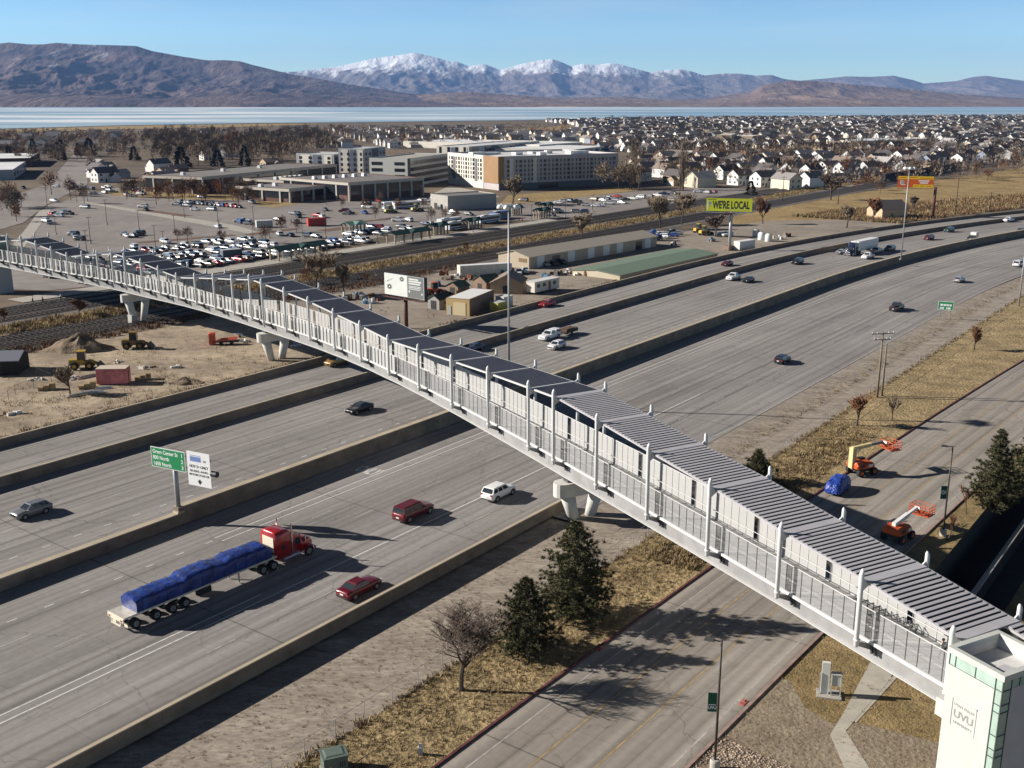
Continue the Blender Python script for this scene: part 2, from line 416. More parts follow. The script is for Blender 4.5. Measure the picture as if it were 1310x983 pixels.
def lake_mat():
    m = bpy.data.materials.new('lake_ice'); m.use_nodes = True
    nt = m.node_tree; b = nt.nodes['Principled BSDF']; N = nt.nodes.new; Lk = nt.links.new
    g = N('ShaderNodeNewGeometry'); mp = N('ShaderNodeMapping'); mp.inputs['Scale'].default_value = (.0008, .0019, 1); mp.inputs['Rotation'].default_value[2] = -.15
    Lk(g.outputs['Position'], mp.inputs[0])
    n = N('ShaderNodeTexNoise'); n.inputs['Scale'].default_value = 1; n.inputs['Detail'].default_value = 6; n.inputs['Roughness'].default_value = .6; Lk(mp.outputs[0], n.inputs['Vector'])
    r = N('ShaderNodeValToRGB'); e = r.color_ramp.elements
    e[0].position = .40; e[0].color = (0.24, 0.37, 0.48, 1); e[1].position = .60; e[1].color = (0.78, 0.79, 0.81, 1)
    x = r.color_ramp.elements.new(.52); x.color = (0.42, 0.53, 0.6, 1)
    Lk(n.outputs['Fac'], r.inputs[0])
    # open water towards the right-hand (north) end
    sx = N('ShaderNodeSeparateXYZ'); Lk(g.outputs['Position'], sx.inputs[0])
    q = N('ShaderNodeMath'); q.operation = 'MULTIPLY_ADD'; q.inputs[1].default_value = -.35; Lk(sx.outputs[1], q.inputs[0]); Lk(sx.outputs[0], q.inputs[2])
    mr = N('ShaderNodeMapRange'); mr.inputs['From Min'].default_value = -2400; mr.inputs['From Max'].default_value = 300; Lk(q.outputs[0], mr.inputs[0])
    mr.inputs['To Max'].default_value = .75
    mc = N('ShaderNodeMix'); mc.data_type = 'RGBA'; mc.inputs[7].default_value = (0.20, 0.34, 0.48, 1)
    Lk(mr.outputs[0], mc.inputs[0]); Lk(r.outputs[0], mc.inputs[6]); Lk(mc.outputs[2], b.inputs['Base Color'])
    b.inputs['Roughness'].default_value = .7; b.inputs['Specular IOR Level'].default_value = .2
    return m
shore = [at(x, y, 0.2) for x, y in ((-160, 168), (0, 165), (150, 160.5), (336, 157.6), (500, 156), (656, 154), (760, 152), (850, 151), (1100, 149), (1310, 147.6), (1600, 146.5))]
far_ = [at(x, 137.0, 0.2) for x in (1700, 1310, 655, 0, -250)]
sheet('lake', shore + far_, 0.2, lake_mat())

def mtn_mat(name, low, mid, snow, s0, s1, samount, zmax):
    m = bpy.data.materials.new(name); m.use_nodes = True
    nt = m.node_tree; b = nt.nodes['Principled BSDF']; N = nt.nodes.new; Lk = nt.links.new
    b.inputs['Roughness'].default_value = .95; b.inputs['Specular IOR Level'].default_value = .1
    g = N('ShaderNodeNewGeometry')
    n = N('ShaderNodeTexNoise'); n.inputs['Scale'].default_value = .0016; n.inputs['Detail'].default_value = 9; n.inputs['Roughness'].default_value = .65
    Lk(g.outputs['Position'], n.inputs['Vector'])
    r = N('ShaderNodeValToRGB'); r.color_ramp.elements[0].position = .38; r.color_ramp.elements[1].position = .62
    r.color_ramp.elements[0].color = (*low, 1); r.color_ramp.elements[1].color = (*mid, 1); Lk(n.outputs['Fac'], r.inputs[0])
    sx = N('ShaderNodeSeparateXYZ'); Lk(g.outputs['Position'], sx.inputs[0])
    n2 = N('ShaderNodeTexNoise'); n2.inputs['Scale'].default_value = .0022; n2.inputs['Detail'].default_value = 8; n2.inputs['Roughness'].default_value = .7
    mp = N('ShaderNodeMapping'); mp.inputs['Scale'].default_value = (1.6, .5, .8); Lk(g.outputs['Position'], mp.inputs[0]); Lk(mp.outputs[0], n2.inputs['Vector'])
    a = N('ShaderNodeMapRange'); a.inputs['From Min'].default_value = s0; a.inputs['From Max'].default_value = s1; a.inputs['To Max'].default_value = samount; Lk(sx.outputs[2], a.inputs[0])
    k = N('ShaderNodeMath'); k.operation = 'ADD'; Lk(a.outputs[0], k.inputs[0]); Lk(n2.outputs['Fac'], k.inputs[1])
    q = N('ShaderNodeMapRange'); q.inputs['From Min'].default_value = .72; q.inputs['From Max'].default_value = .86; Lk(k.outputs[0], q.inputs[0])
    mc = N('ShaderNodeMix'); mc.data_type = 'RGBA'; mc.inputs[7].default_value = (*snow, 1)
    Lk(q.outputs[0], mc.inputs[0]); Lk(r.outputs[0], mc.inputs[6]); Lk(mc.outputs[2], b.inputs['Base Color'])
    n3 = N('ShaderNodeTexNoise'); n3.inputs['Scale'].default_value = .0045; n3.inputs['Detail'].default_value = 8; n3.inputs['Roughness'].default_value = .6
    mp3 = N('ShaderNodeMapping'); mp3.inputs['Scale'].default_value = (1.5, .55, 1); Lk(g.outputs['Position'], mp3.inputs[0]); Lk(mp3.outputs[0], n3.inputs['Vector'])
    bp = N('ShaderNodeBump'); bp.inputs['Strength'].default_value = 1; bp.inputs['Distance'].default_value = 60; Lk(n3.outputs['Fac'], bp.inputs['Height']); Lk(bp.outputs[0], b.inputs['Normal'])
    return m

def lerp(L, x):
    if x <= L[0][0]: return L[0][1]
    for (a, b), (c, d) in zip(L, L[1:]):
        if x <= c: return b + (d - b) * (x - a) / (c - a)
    return L[-1][1]
def ridged(p):
    t, a, f = 0.0, 0.5, 1.0
    for _ in range(6):
        t += a * (1 - abs(noise.noise(p * f))) ** 2; a *= .5; f *= 2.05
    return t
def mountain(name, ridge, foot, crest, x0, x1, m, feat, rough, pw, seed, nd=60, step=4.0):
    """a real range: foot to crest over a depth of several kilometres, then down behind; spurs and gullies run down the slope"""
    cols = int((x1 - x0) / step) + 1; rows = nd + 10
    b = MB(); im = b._m(m)
    for i in range(cols):
        px = x0 + i * step
        r = ray(px, HORZ)
        py = lerp(ridge, px)
        for j in range(rows):
            t = j / nd
            Y = foot + (crest - foot) * t; X = r.x / r.y * Y
            zr = atY(px, py, crest).z
            n = .62 * ridged(Vector((X / (feat * 2.1), Y / (feat * 5), seed))) + .38 * ridged(Vector((X / (feat * .62), Y / (feat * 1.5), seed + 3)))
            n2 = noise.noise(Vector((X / (feat * 3), Y / (feat * 3), seed + 9)))
            if t <= 1:
                base = t ** pw
                cut = rough * (1.02 - n) * (math.sin(PI * min(1, t * .98)) ** .7 if t < 1 else 0)
                z = zr * max(0.0, base * (1 + .18 * n2 * (1 - t)) - cut * base ** .55)
            else:
                z = zr * (1 - (t - 1) * 2.2)
            b.v.append((X, Y, z - 1.5 * (t <= 0)))
    for i in range(cols - 1):
        for j in range(rows - 1):
            k = i * rows + j
            b.f.append((k, k + rows, k + rows + 1, k + 1)); b.mi.append(im)
    o = struct(name, b, smooth=True); return o
m_left = mtn_mat('brown_mountain', (0.065, 0.05, 0.055), (0.175, 0.125, 0.11), (.62, .64, .68), 0, 700, .15, 700)
m_snow = mtn_mat('snow_mountain', (0.15, 0.12, 0.11), (0.23, 0.19, 0.165), (.85, .86, .88), 380, 950, .60, 1000)
m_foot = mtn_mat('foothill', (0.15, 0.10, 0.075), (0.25, 0.175, 0.125), (.6, .6, .6), 0, 900, .05, 400)
mountain('mountain_range_snowy', [(-300, 100), (380, 92), (420, 87), (440, 84), (462, 79), (480, 75), (500, 72.5), (520, 69.5), (533, 67.5), (548, 71), (560, 74), (572, 78), (585, 79), (600, 85), (620, 82), (640, 90), (660, 84), (676, 80), (690, 77.5), (705, 75.5), (716, 79), (730, 85), (745, 82), (760, 84), (776, 81), (790, 82), (805, 86), (830, 93), (850, 90), (870, 88.5), (885, 92), (900, 97), (925, 94), (945, 94.5), (965, 97), (985, 96), (1000, 101), (1020, 103.5), (1050, 101), (1080, 98), (1110, 98.5), (1140, 97), (1165, 102.5), (1180, 107), (1220, 104), (1240, 99), (1258, 97), (1275, 99.5), (1310, 104), (1420, 112)],
         17500, 24500, 250, 1460, m_snow, 1250, .80, 1.0, 3.1, nd=96, step=2.0)
mountain('mountain_range_brown', [(-200, 62), (-60, 58), (0, 57), (20, 54.5), (45, 57), (62, 57), (80, 55), (110, 57), (150, 58), (180, 59), (200, 65.5), (240, 73), (270, 77.5), (290, 77), (310, 78.5), (325, 83), (345, 88), (375, 95.5), (410, 101), (440, 107), (480, 113), (520, 119.5), (560, 125), (620, 130.5), (720, 135)],
         7900, 12600, -160, 716, m_left, 760, .85, .8, 7.7, nd=100, step=2.0)
mountain('foothill_range', [(480, 132), (540, 121), (600, 118), (660, 122), (720, 126), (800, 124), (850, 128), (900, 127), (930, 122), (960, 118), (975, 109), (990, 106), (1010, 103.5), (1040, 104), (1060, 105.5), (1080, 107.5), (1110, 110), (1150, 113.5), (1190, 117), (1230, 121), (1280, 124), (1320, 127), (1440, 130)],
         8400, 12500, 484, 1440, m_foot, 700, .9, .85, 5.2, nd=70, step=2.5)

# ------------------------------------------------------------------ land parcels (each 4 cm above the one below)
sheet('construction_yard', [uv(u, v) for u, v in ((-30, -139.5), (150, -139.5), (150, -192), (60, -192), (-30, -192))], G0 + .04, m_dirt)
sheet('business_yard', [fw(u, v) for u, v in ((150, -139.5), (200, -139.5), (260, -139.5), (330, -139.5), (420, -139.5), (420, -170), (400, -186), (300, -190), (150, -192))], G0 + .06, m_yard)
sheet('rail_corridor', [uv(u, v) for u, v in ((-60, -192), (900, -184), (900, -206), (-60, -209))], G0 + .08, m_ballast)
sheet('verge', [uv(u, v) for u, v in ((-60, -209), (900, -206), (900, -216), (-60, -217))], G0 + .12, m_golden)
sheet('station_tracks_bed', [uv(u, v) for u, v in ((-60, -217), (900, -216), (900, -234), (-60, -239))], G0 + .08, m_ballast)
sheet('platform', [uv(u, v) for u, v in ((128, -238.5), (350, -236.8), (350, -243), (128, -245.5))], G0 + .2, m_conc)
psheet('parking_lot', [(-60, 366), (10, 318), (62, 262), (150, 240), (215, 244), (250, 256), (330, 250), (400, 256), (545, 252), (660, 262), (660, 268), (480, 305), (370, 330), (300, 341), (160, 362), (60, 372)], G0 + .06, m_lot)
psheet('park_and_ride_lot', [(636, 282), (660, 262), (700, 258), (800, 250), (880, 246), (905, 252), (800, 271), (700, 282)], G0 + .065, m_lot)
psheet('campus_lawn', [(130, 247), (190, 238), (330, 238), (345, 252), (300, 256), (235, 255), (150, 251)], G0 + .10, m_golden)
psheet('campus_lawn', [(325, 262), (330, 253), (400, 254), (385, 260), (350, 266)], G0 + .10, m_golden)
psheet('construction_lot', [(545, 252), (575, 238), (625, 247), (640, 252), (600, 256)], G0 + .05, m_conc)
psheet('field', [(640, 262), (650, 250), (800, 238), (820, 243), (700, 258)], G0 + .05, m_golden)
psheet('field', [(600, 172), (720, 161), (780, 160), (790, 166), (720, 172), (640, 178)], G0 + .05, m_golden)
psheet('shoreline_meadow', [(-160, 174), (-160, 169), (0, 166), (150, 161.5), (336, 158.6), (420, 158.5), (330, 162), (150, 166), (0, 171)], G0 + .3, m_golden)
psheet('field', [(900, 205), (960, 197), (1090, 188), (1090, 199), (980, 206)], G0 + .05, m_golden)
psheet('field', [(940, 268), (1000, 262), (1310, 214), (1400, 200), (1400, 262), (1310, 262), (1152, 283), (1000, 305), (930, 315)], G0 + .036, m_golden)
psheet('street', [(-20, 300), (-20, 262), (60, 236), (95, 196), (88, 191), (105, 191), (112, 200), (112, 236), (60, 262), (30, 285)], G0 + .10, m_lot)
psheet('street', [(660, 262), (800, 246), (900, 240), (1000, 244), (1100, 234), (1100, 239), (1000, 250), (800, 252), (690, 262)], G0 + .09, m_lot)
psheet('lot_path', [(98, 258), (110, 258), (300, 288), (330, 297), (318, 299), (250, 286)], G0 + .11, m_conc)
psheet('lot_path', [(14, 318), (50, 270), (62, 266), (66, 268), (30, 318)], G0 + .11, m_conc)
psheet('lot_path', [(160, 318), (300, 303), (400, 295), (540, 283), (540, 288), (400, 301), (300, 308), (170, 323)], G0 + .10, mat('pale_lane', (.215, .2, .18), .9, var=.15, scale=.05, coords='World'))

# right-of-way between freeway and frontage road
sheet('gravel_strip', [uv(u, v) for u, v in ((-60, -63.7), (420, -63.7), (420, -51.7), (-60, -51.7))], G0 + .03, m_gravel)
sheet('grass_strip', [uv(-60, -51.7), uv(420, -51.7)] + [fr(u, -43.9) for u in range(420, -61, -20)], G0 + .034, m_drygrass)
sheet('lawn', [fr(u, -29.1) for u in range(70, 160, 8)] + [uv(150, -24.3), uv(70, -24.3)], G0 + .034, m_lawn)
sheet('lawn', [uv(70, -24.3), uv(88, -24.3), uv(88, 20), uv(70, 20)], G0 + .034, m_lawn)
sheet('lawn', [fr(u, -29.1) for u in range(160, 300, 10)] + [uv(300, 40), uv(160, 20)], G0 + .034, m_lawn)
sheet('lawn', [fr(u, -29.1) for u in range(20, 71, 10)] + [uv(70, 20), uv(20, 20)], G0 + .034, m_lawn)

# ------------------------------------------------------------------ freeway slab, markings, barriers
def strip(name, fn, u0, u1, v0, v1, z0, z1, m, du=6.0, kind='structure', parent=None):
    """slab between v0 and v1 along a road function, with UVs in metres"""
    b = MB(); n = int((u1 - u0) / du) + 1; im = b._m(m); us = [u0 + (u1 - u0) * i / n for i in range(n + 1)]
    for u in us:
        for v, z in ((v0, z0), (v0, z1), (v1, z1), (v1, z0)):
            b.v.append(tuple(fn(u, v, z)))
    for i in range(n):
        k = i * 4
        for q in ((0, 1), (1, 2), (2, 3)):
            b.f.append((k + q[0], k + q[1], k + 4 + q[1], k + 4 + q[0])); b.mi.append(im)
    o = b.build(name, parent); tag(o, kind=kind) if kind else None
    me = o.data; uvl = me.uv_layers.new(name='metres')
    for lp in me.loops:
        i = lp.vertex_index
        uvl.data[lp.index].uv = (us[i // 4], (v0, v0, v1, v1)[i % 4])
    return o
U0, U1 = -60, 760
strip('freeway', fw, U0, U1, -138.3, -63.75, G0 - .3, 0.0, m_fw)
strip('freeway_shoulder', fw, 93, U1, -63.75, -61.0, G0 - .3, 0.0, m_fw)
gs = MB(); gs.face([uv(93, -61.0, -.03), uv(420, -61.0, -.03), uv(420, -55.5, G0 + .04), uv(93, -55.5, G0 + .04)][::-1], m_gravel); struct('gravel_slope', gs)
# the near carriageway edge is further out on the left of the bridge
strip('frontage_road', fr, -60, 420, -43.6, -29.4, G0 - .2, G0 + .06, m_front)

mk = MB()
def line(fn, u0, u1, v, wd, m, z=.004, dash=None, du=6.0, vfun=None):
    u = u0
    while u < u1:
        if dash: a, bq = u, min(u1, u + dash[0]); u += dash[1]
        else: a, bq = u, min(u1, u + du); u += du
        v0 = v + (vfun(a) if vfun else 0); v1 = v + (vfun(bq) if vfun else 0)
        mk.face([fn(a, v0 - wd / 2, z), fn(a, v0 + wd / 2, z), fn(bq, v1 + wd / 2, z), fn(bq, v1 - wd / 2, z)][::-1], m)
W = m_white
# northbound: edge, lane lines, ramp gore pair, HOV pair
line(fw, U0, U1, -65.2, .14, m_dash, vfun=lambda u: 0 if u < 95 else min(4.0, (u - 95) * .09))
W2 = m_dash
line(fw, U0, U1, -69.6, .11, W2, dash=(3.05, 12.2))
line(fw, U0, 88, -73.55, .16, W); line(fw, U0, 60, -74.6, .16, W)
line(fw, 88, 150, -73.55, .16, W)
line(fw, 150, U1, -73.55, .11, W2, dash=(3.05, 12.2))
line(fw, U0, U1, -77.4, .11, W2, dash=(3.05, 12.2)); line(fw, U0 + 5, U1, -81.1, .11, W2, dash=(3.05, 12.2)); line(fw, U0 + 2, U1, -84.9, .11, W2, dash=(3.05, 12.2))
line(fw, U0, 66, -88.75, .13, W, dash=(.95, 3.66))
line(fw, 66, U1, -89.2, .15, W); line(fw, 66, U1, -87.9, .15, W)
line(fw, U0, U1, -92.7, .16, m_yellow)
# southbound
line(fw, U0, U1, -97.9, .16, m_yellow); line(fw, U0, U1, -101.8, .13, W, dash=(.95, 3.66))
for k, v in enumerate((-105.6, -109.3, -113.0, -116.7)):
    line(fw, U0 + 3 * k, U1, v, .10, W2, dash=(3.05, 12.2))
line(fw, U0, U1, -120.4, .13, W2)
line(fw, U0, U1, -126.0, .15, m_yellow); line(fw, U0 + 4, U1, -130.2, .11, W2, dash=(3.05, 12.2)); line(fw, U0, U1, -135.0, .13, W2)
# frontage road: white edges, two yellow lines of the turning lane
Zf = G0 + .064
line(fr, -60, 420, -41.9, .11, W2, Zf); line(fr, -60, 420, -30.3, .11, W2, Zf)
line(fr, -60, 420, -38.4, .13, m_yellow, Zf); line(fr, -60, 420, -34.6, .13, m_yellow, Zf)
struct('road_markings', mk)
# lane word painted in the HOV lane
lw = text_mesh('ONLY', 1.25, m_white, 0.0015, 'CENTER', .02)
for q in lw.vertices: q.co.y *= 2.6
lw.transform(basis(fw(90.6, -91.0, .0065), Vector((VX, VY, 0)), Vector((UX, UY, 0))))
o = bpy.data.objects.new('road_marking_word', lw); C.objects.link(o); tag(o, kind='structure')

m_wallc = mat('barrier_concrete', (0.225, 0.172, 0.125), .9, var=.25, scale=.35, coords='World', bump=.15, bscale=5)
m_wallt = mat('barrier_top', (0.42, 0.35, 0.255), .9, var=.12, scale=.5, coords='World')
m_joint = mat('dark_joint', (.06, .05, .045), .9)
def barrier(name, label, u0, u1, v, h, w_base, w_top, seg=9.1, zb=0.0, cat='barrier'):
    """concrete barrier wall: sloped base, flat pale cap, joints between the cast lengths"""
    b = MB(); prof = ((-w_base / 2, zb), (-w_base / 2, zb + .12), (-w_top / 2, zb + h * .42), (-w_top / 2, zb + h), (w_top / 2, zb + h), (w_top / 2, zb + h * .42), (w_base / 2, zb + .12), (w_base / 2, zb))
    n = round((u1 - u0) / seg); seg = (u1 - u0) / n
    for i in range(n):
        a, c = u0 + i * seg, u0 + (i + 1) * seg - .035
        r0 = [fw(a, v + d, z) for d, z in prof]; r1 = [fw(c, v + d, z) for d, z in prof]
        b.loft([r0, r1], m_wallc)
    k = Vector(fw(u0, v, 0))
    root = thing(name, label, cat, k)
    b.build('wall', root, off=k)
    t = MB(); nn = int((u1 - u0) / 6)
    for i in range(nn):
        a, c = u0 + (u1 - u0) * i / nn, u0 + (u1 - u0) * (i + 1) / nn
        t.loft([[fw(a, v + d, z) for d, z in ((-w_top / 2 - .02, zb + h - .10), (-w_top / 2 - .02, zb + h + .02), (w_top / 2 + .02, zb + h + .02), (w_top / 2 + .02, zb + h - .10))],
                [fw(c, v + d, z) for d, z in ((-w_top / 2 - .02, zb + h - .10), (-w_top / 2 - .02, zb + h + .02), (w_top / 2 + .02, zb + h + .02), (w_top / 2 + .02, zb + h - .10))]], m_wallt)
    t.build('cap', root, off=k)
    return root
barrier('concrete_barrier', 'long tan concrete wall along the near edge of the freeway, left of the footbridge', -60, 96, -63.6, 1.25, .6, .32)
barrier('concrete_barrier', 'lower stretch of the central median wall, left of the green mileage sign', -60, 66, -95.6, 1.35, .9, .8)
barrier('concrete_barrier', 'tall stretch of the central median wall running under the footbridge to the far right', 66, U1, -95.7, 2.05, 1.0, .8)
barrier('concrete_barrier', 'concrete wall between the southbound lanes and the narrow far roadway', -60, U1, -123.2, 1.3, .7, .34)
barrier('concrete_barrier', 'outermost concrete wall on the far side of the freeway, beside the dirt yards', -60, U1, -138.4, 1.1, .6, .32)

# kerbs of the frontage road
def kerb(name, label, v, m, u0, u1):
    b = MB(); n = int((u1 - u0) / 4)
    for i in range(n):
        a, c = u0 + (u1 - u0) * i / n, u0 + (u1 - u0) * (i + 1) / n
        q = lambda u: [fr(u, v - .11, G0 + .03), fr(u, v - .11, G0 + .19), fr(u, v + .11, G0 + .19), fr(u, v + .11, G0 + .03)]
        b.loft([q(a), q(c)], m, caps=(i in (0, n - 1)))
    o = b.build(name); tag(o, kind='structure'); return o
kerb('kerb', '', -43.72, m_redkerb, -60, 420); kerb('kerb', '', -29.28, m_pink, -60, 420)
# ------------------------------------------------------------------ the footbridge
BOT = [(1209,896),(1100.5,832),(994.5,765),(905.4,712.7),(827.4,665),(760.4,625),(708,594.6),(676.2,576.6),(625.5,548.2),(579,522.9),(536.5,500),(498,480.8),(462.8,463.7),(429,449),(397.1,436.7),(366.7,425.4),(337.8,416.3),(322.6,411.1),(301.4,404.3),(276.4,397.4),(251.7,390.9),(228.3,384),(205.2,378.7),(183.4,373.3),(162.5,368),(146.3,364),(129,360),(107.7,357),(88.6,353.2),(68.7,349.4),(49.6,345.6),(31.3,341.8),(13,338.7)]
HP = [5.6,6.3,6.7,7.4,7.8,8.3,8.7,8.4,7.9,7.3,6.7,6.2,6.6,7.0,7.6,8.0,8.4,8.6,7.8,7.1,6.3,5.5,6.1,6.8,7.3,7.5,6.8,6.1,5.2,6.0,6.7,7.3,6.6]
NB = len(BOT)
def zb_(i): return lerp([(0, 6.0), (6.5, 6.5), (16.5, 7.0), (24.5, 8.0), (32, 8.5)], i)
PN = [at(*BOT[i], zb_(i)) for i in range(NB)]
# smooth the run a little so bays stay even, and add bays past the frame on the far left
for _ in range(2):
    PN = [PN[0]] + [PN[i] * .6 + (PN[i - 1] + PN[i + 1]) * .2 if i not in (6, 7, 16, 17, 24, 25) else PN[i] for i in range(1, NB - 1)] + [PN[-1]]
dd = (PN[-1] - PN[-4]) / 3
for k in range(3): PN.append(PN[-1] + dd); HP.append([5.7, 5.6, 6.4][k])
NB = len(PN)
def nrm(i):
    a, b = PN[max(0, i - 1)], PN[min(NB - 1, i + 1)]
    d = (b - a); d.z = 0; d.normalize()
    return Vector((d.y, -d.x, 0))     # towards the far side
WB = 6.7
NV = [nrm(i) for i in range(NB)]
def bp(i, s, z):      # station i (may be fractional), s metres from the near post line, z above the post foot
    k = min(NB - 2, max(0, int(i))); f = i - k
    p = PN[k].lerp(PN[k + 1], f); n = NV[k].lerp(NV[k + 1], f)
    return p + n * s + Vector((0, 0, z))
m_post = mat('post_white', (0.62, 0.62, 0.61), .45, var=.05, scale=.7)
m_steel = mat('bridge_grey', (0.29, 0.288, 0.285), .6, var=.14, scale=.5, bump=.03, bscale=3)
m_deck = mat('deck_concrete', (0.34, 0.335, 0.325), .85, var=.2, scale=.5, coords='World')
m_slat = mat('canopy_slat', (0.40, 0.39, 0.41), .5, var=.06, scale=.6)
m_dark = mat('canopy_panel', (0.055, 0.058, 0.078), .45, var=.2, scale=.35)
m_darkrib = mat('canopy_rib', (0.10, 0.105, 0.13), .45)
m_mull = mat('mullion_grey', (0.17, 0.17, 0.175), .5)
m_frame = mat('panel_frame', (0.55, 0.55, 0.54), .5)
m_clear = glass_mat('clear_screen', (0.46, 0.46, 0.465), .42, .4)
m_mesh = glass_mat('mesh_screen', (0.51, 0.51, 0.50), .76, .6)
m_under = mat('bracket_dark', (0.09, 0.09, 0.095), .6)
BO = Vector((PN[12].x, PN[12].y, 0))
bridge = thing('footbridge', 'long curved white covered pedestrian bridge crossing the freeway and the railway on concrete piers', 'footbridge', BO)
def bpart(b, name, parent=bridge, smooth=False): return b.build(name, parent, smooth, BO if parent is bridge else (0, 0, 0))
# girder: a steel trough, deeper over the piers; posts stand outboard of it on outriggers
DK, SN, SF = .30, 1.15, 5.55
def gdep(i):
    pier = min(abs(i - 5.9), abs(i - 16.5), abs(i - 24.45)); return 1.62 + .3 * max(0, 1 - pier / 4)
g = MB(); g.loft([[bp(i, 1.42, DK - .2), bp(i, 1.55, DK - gdep(i)), bp(i, WB - 1.55, DK - gdep(i)), bp(i, WB - 1.42, DK - .2)] for i in range(NB)], m_steel); bpart(g, 'girder')
g = MB(); g.loft([[bp(i, 1.3, DK - gdep(i) - .07), bp(i, 1.3, DK - gdep(i) - .002), bp(i, WB - 1.3, DK - gdep(i) - .002), bp(i, WB - 1.3, DK - gdep(i) - .07)] for i in range(NB)], m_frame); bpart(g, 'bottom_flange')
g = MB(); g.loft([[bp(i, SN - .02, DK - .19), bp(i, SN - .02, DK), bp(i, SF + .02, DK), bp(i, SF + .02, DK - .19)] for i in range(NB)], m_deck); bpart(g, 'deck')
for s_, sgn_ in ((SN - .13, 1), (SF + .13, -1)):
    g = MB(); g.loft([[bp(i, s_ - .10, DK - .12), bp(i, s_ - .10, DK + .13), bp(i, s_ + .10, DK + .13), bp(i, s_ + .10, DK - .12)] for i in range(NB)], m_post); bpart(g, 'edge_rail')
    sg = s_ + .13 * sgn_; HR = 2.48 if sgn_ > 0 else 2.89
    g = MB()
    for i in range(NB - 1): g.tube(bp(i, sg, DK + HR), bp(i + 1, sg, DK + HR), .045, m_frame, n=6, caps=False)
    bpart(g, 'top_rail')
    g = MB(); inner = sg + .22 * sgn_
    for i in range(NB - 1):
        g.tube(bp(i, inner, DK + 1.0), bp(i + 1, inner, DK + 1.0), .03, m_frame, n=5, caps=False)
        for k in range(4): g.tube(bp(i + k / 4, sg, DK + .97), bp(i + k / 4, inner, DK + 1.0), .015, m_frame, n=4, caps=False)
    bpart(g, 'handrail')
DOUBLE = (6, 16, 24)
def post(i, far):
    b = MB(); s0 = WB if far else 0.0; h = HP[i]; out = .012 if far else -.012
    n = NV[i]; d = Vector((-n.y, n.x, 0)); p0 = bp(i, s0, 0); p1 = bp(i, s0 + out * h, h)
    R_ = .19
    def ring(p, r, sl=0):
        return [p + n * (r * math.cos(a)) + d * (r * math.sin(a)) + Vector((0, 0, sl * math.cos(a))) for a in [2 * PI * k / 10 for k in range(10)]]
    b.loft([ring(p0, R_ * .7), ring(p0 + Vector((0, 0, .06)), R_), ring(p0.lerp(p1, .5), R_), ring(p1 - Vector((0, 0, .25)), R_, (-.16 if far else .16)), ring(p1, R_ * .55, (-.1 if far else .1))], m_post)
    bpart(b, 'post', smooth=True)
    # outrigger: triangular bracket from the girder to the post
    o_ = MB(); w2 = d * .11
    sgn = -1 if far else 1
    tri = [bp(i, s0 + sgn * .15, .04), bp(i, s0 + sgn * .15, .34), bp(i, s0 + sgn * 1.0, .14), bp(i, s0 + sgn * 1.5, .05), bp(i, s0 + sgn * 1.5, -.62)]
    o_.extrude([q - w2 for q in tri], Vector((0, 0, 0)), w2 * 2, m_steel)
    q_ = bpart(o_, 'outrigger')
    if not far:
        k_ = MB(); k_.lathe([(.12, 0), (.27, .04), (.27, .22), (.12, .26)], bp(i, .02, .42), m_post, 10); k_.build('collar', q_, True, BO)
        k_ = MB()
        for off_ in (.28, .62):
            k_.box(bp(i, 1.40, -.80) + d * (off_ * -1) , (.20, .16, .70), m_under, math.atan2(n.y, n.x))
        k_.build('bearing_rib', q_, False, BO)
    # triangular plate that carries the canopy
    c_ = MB(); zc = h - 1.25
    tri = [bp(i, s0 + sgn * .1, zc + .55), bp(i, s0 + sgn * .75, zc + .1), bp(i, s0 + sgn * .75, zc - .1), bp(i, s0 + sgn * .1, zc - .5)]
    c_.extrude([q - w2 * .5 for q in tri], Vector((0, 0, 0)), w2, m_post); bpart(c_, 'canopy_bracket')
for i in range(NB):
    post(i, False); post(i, True)
def zc_(i): return HP[i] - 1.05
for i in range(NB):          # cross beams
    b = MB(); 
    if i <= 6:           # broad pale bands over the slatted part
        d = Vector((-NV[i].y, NV[i].x, 0))
        for t in range(1):
            q = [bp(i, .42, zc_(i) + .02) - d * .45, bp(i, .42, zc_(i) + .13) - d * .45, bp(i, .42, zc_(i) + .13) + d * .45, bp(i, .42, zc_(i) + .02) + d * .45]
            b.extrude(q, bp(i, .42, 0), bp(i, WB - .42, 0), m_slat)
    else:
        b.bar(bp(i, .3, zc_(i) + .05), bp(i, WB - .3, zc_(i) + .05), .22, .24, m_post)
    bpart(b, 'cross_beam')
m_shadegap = mat('slat_gap_shade', (0.03, 0.032, 0.045), .8)  # sheet added below the slats, gap shade put into its colour
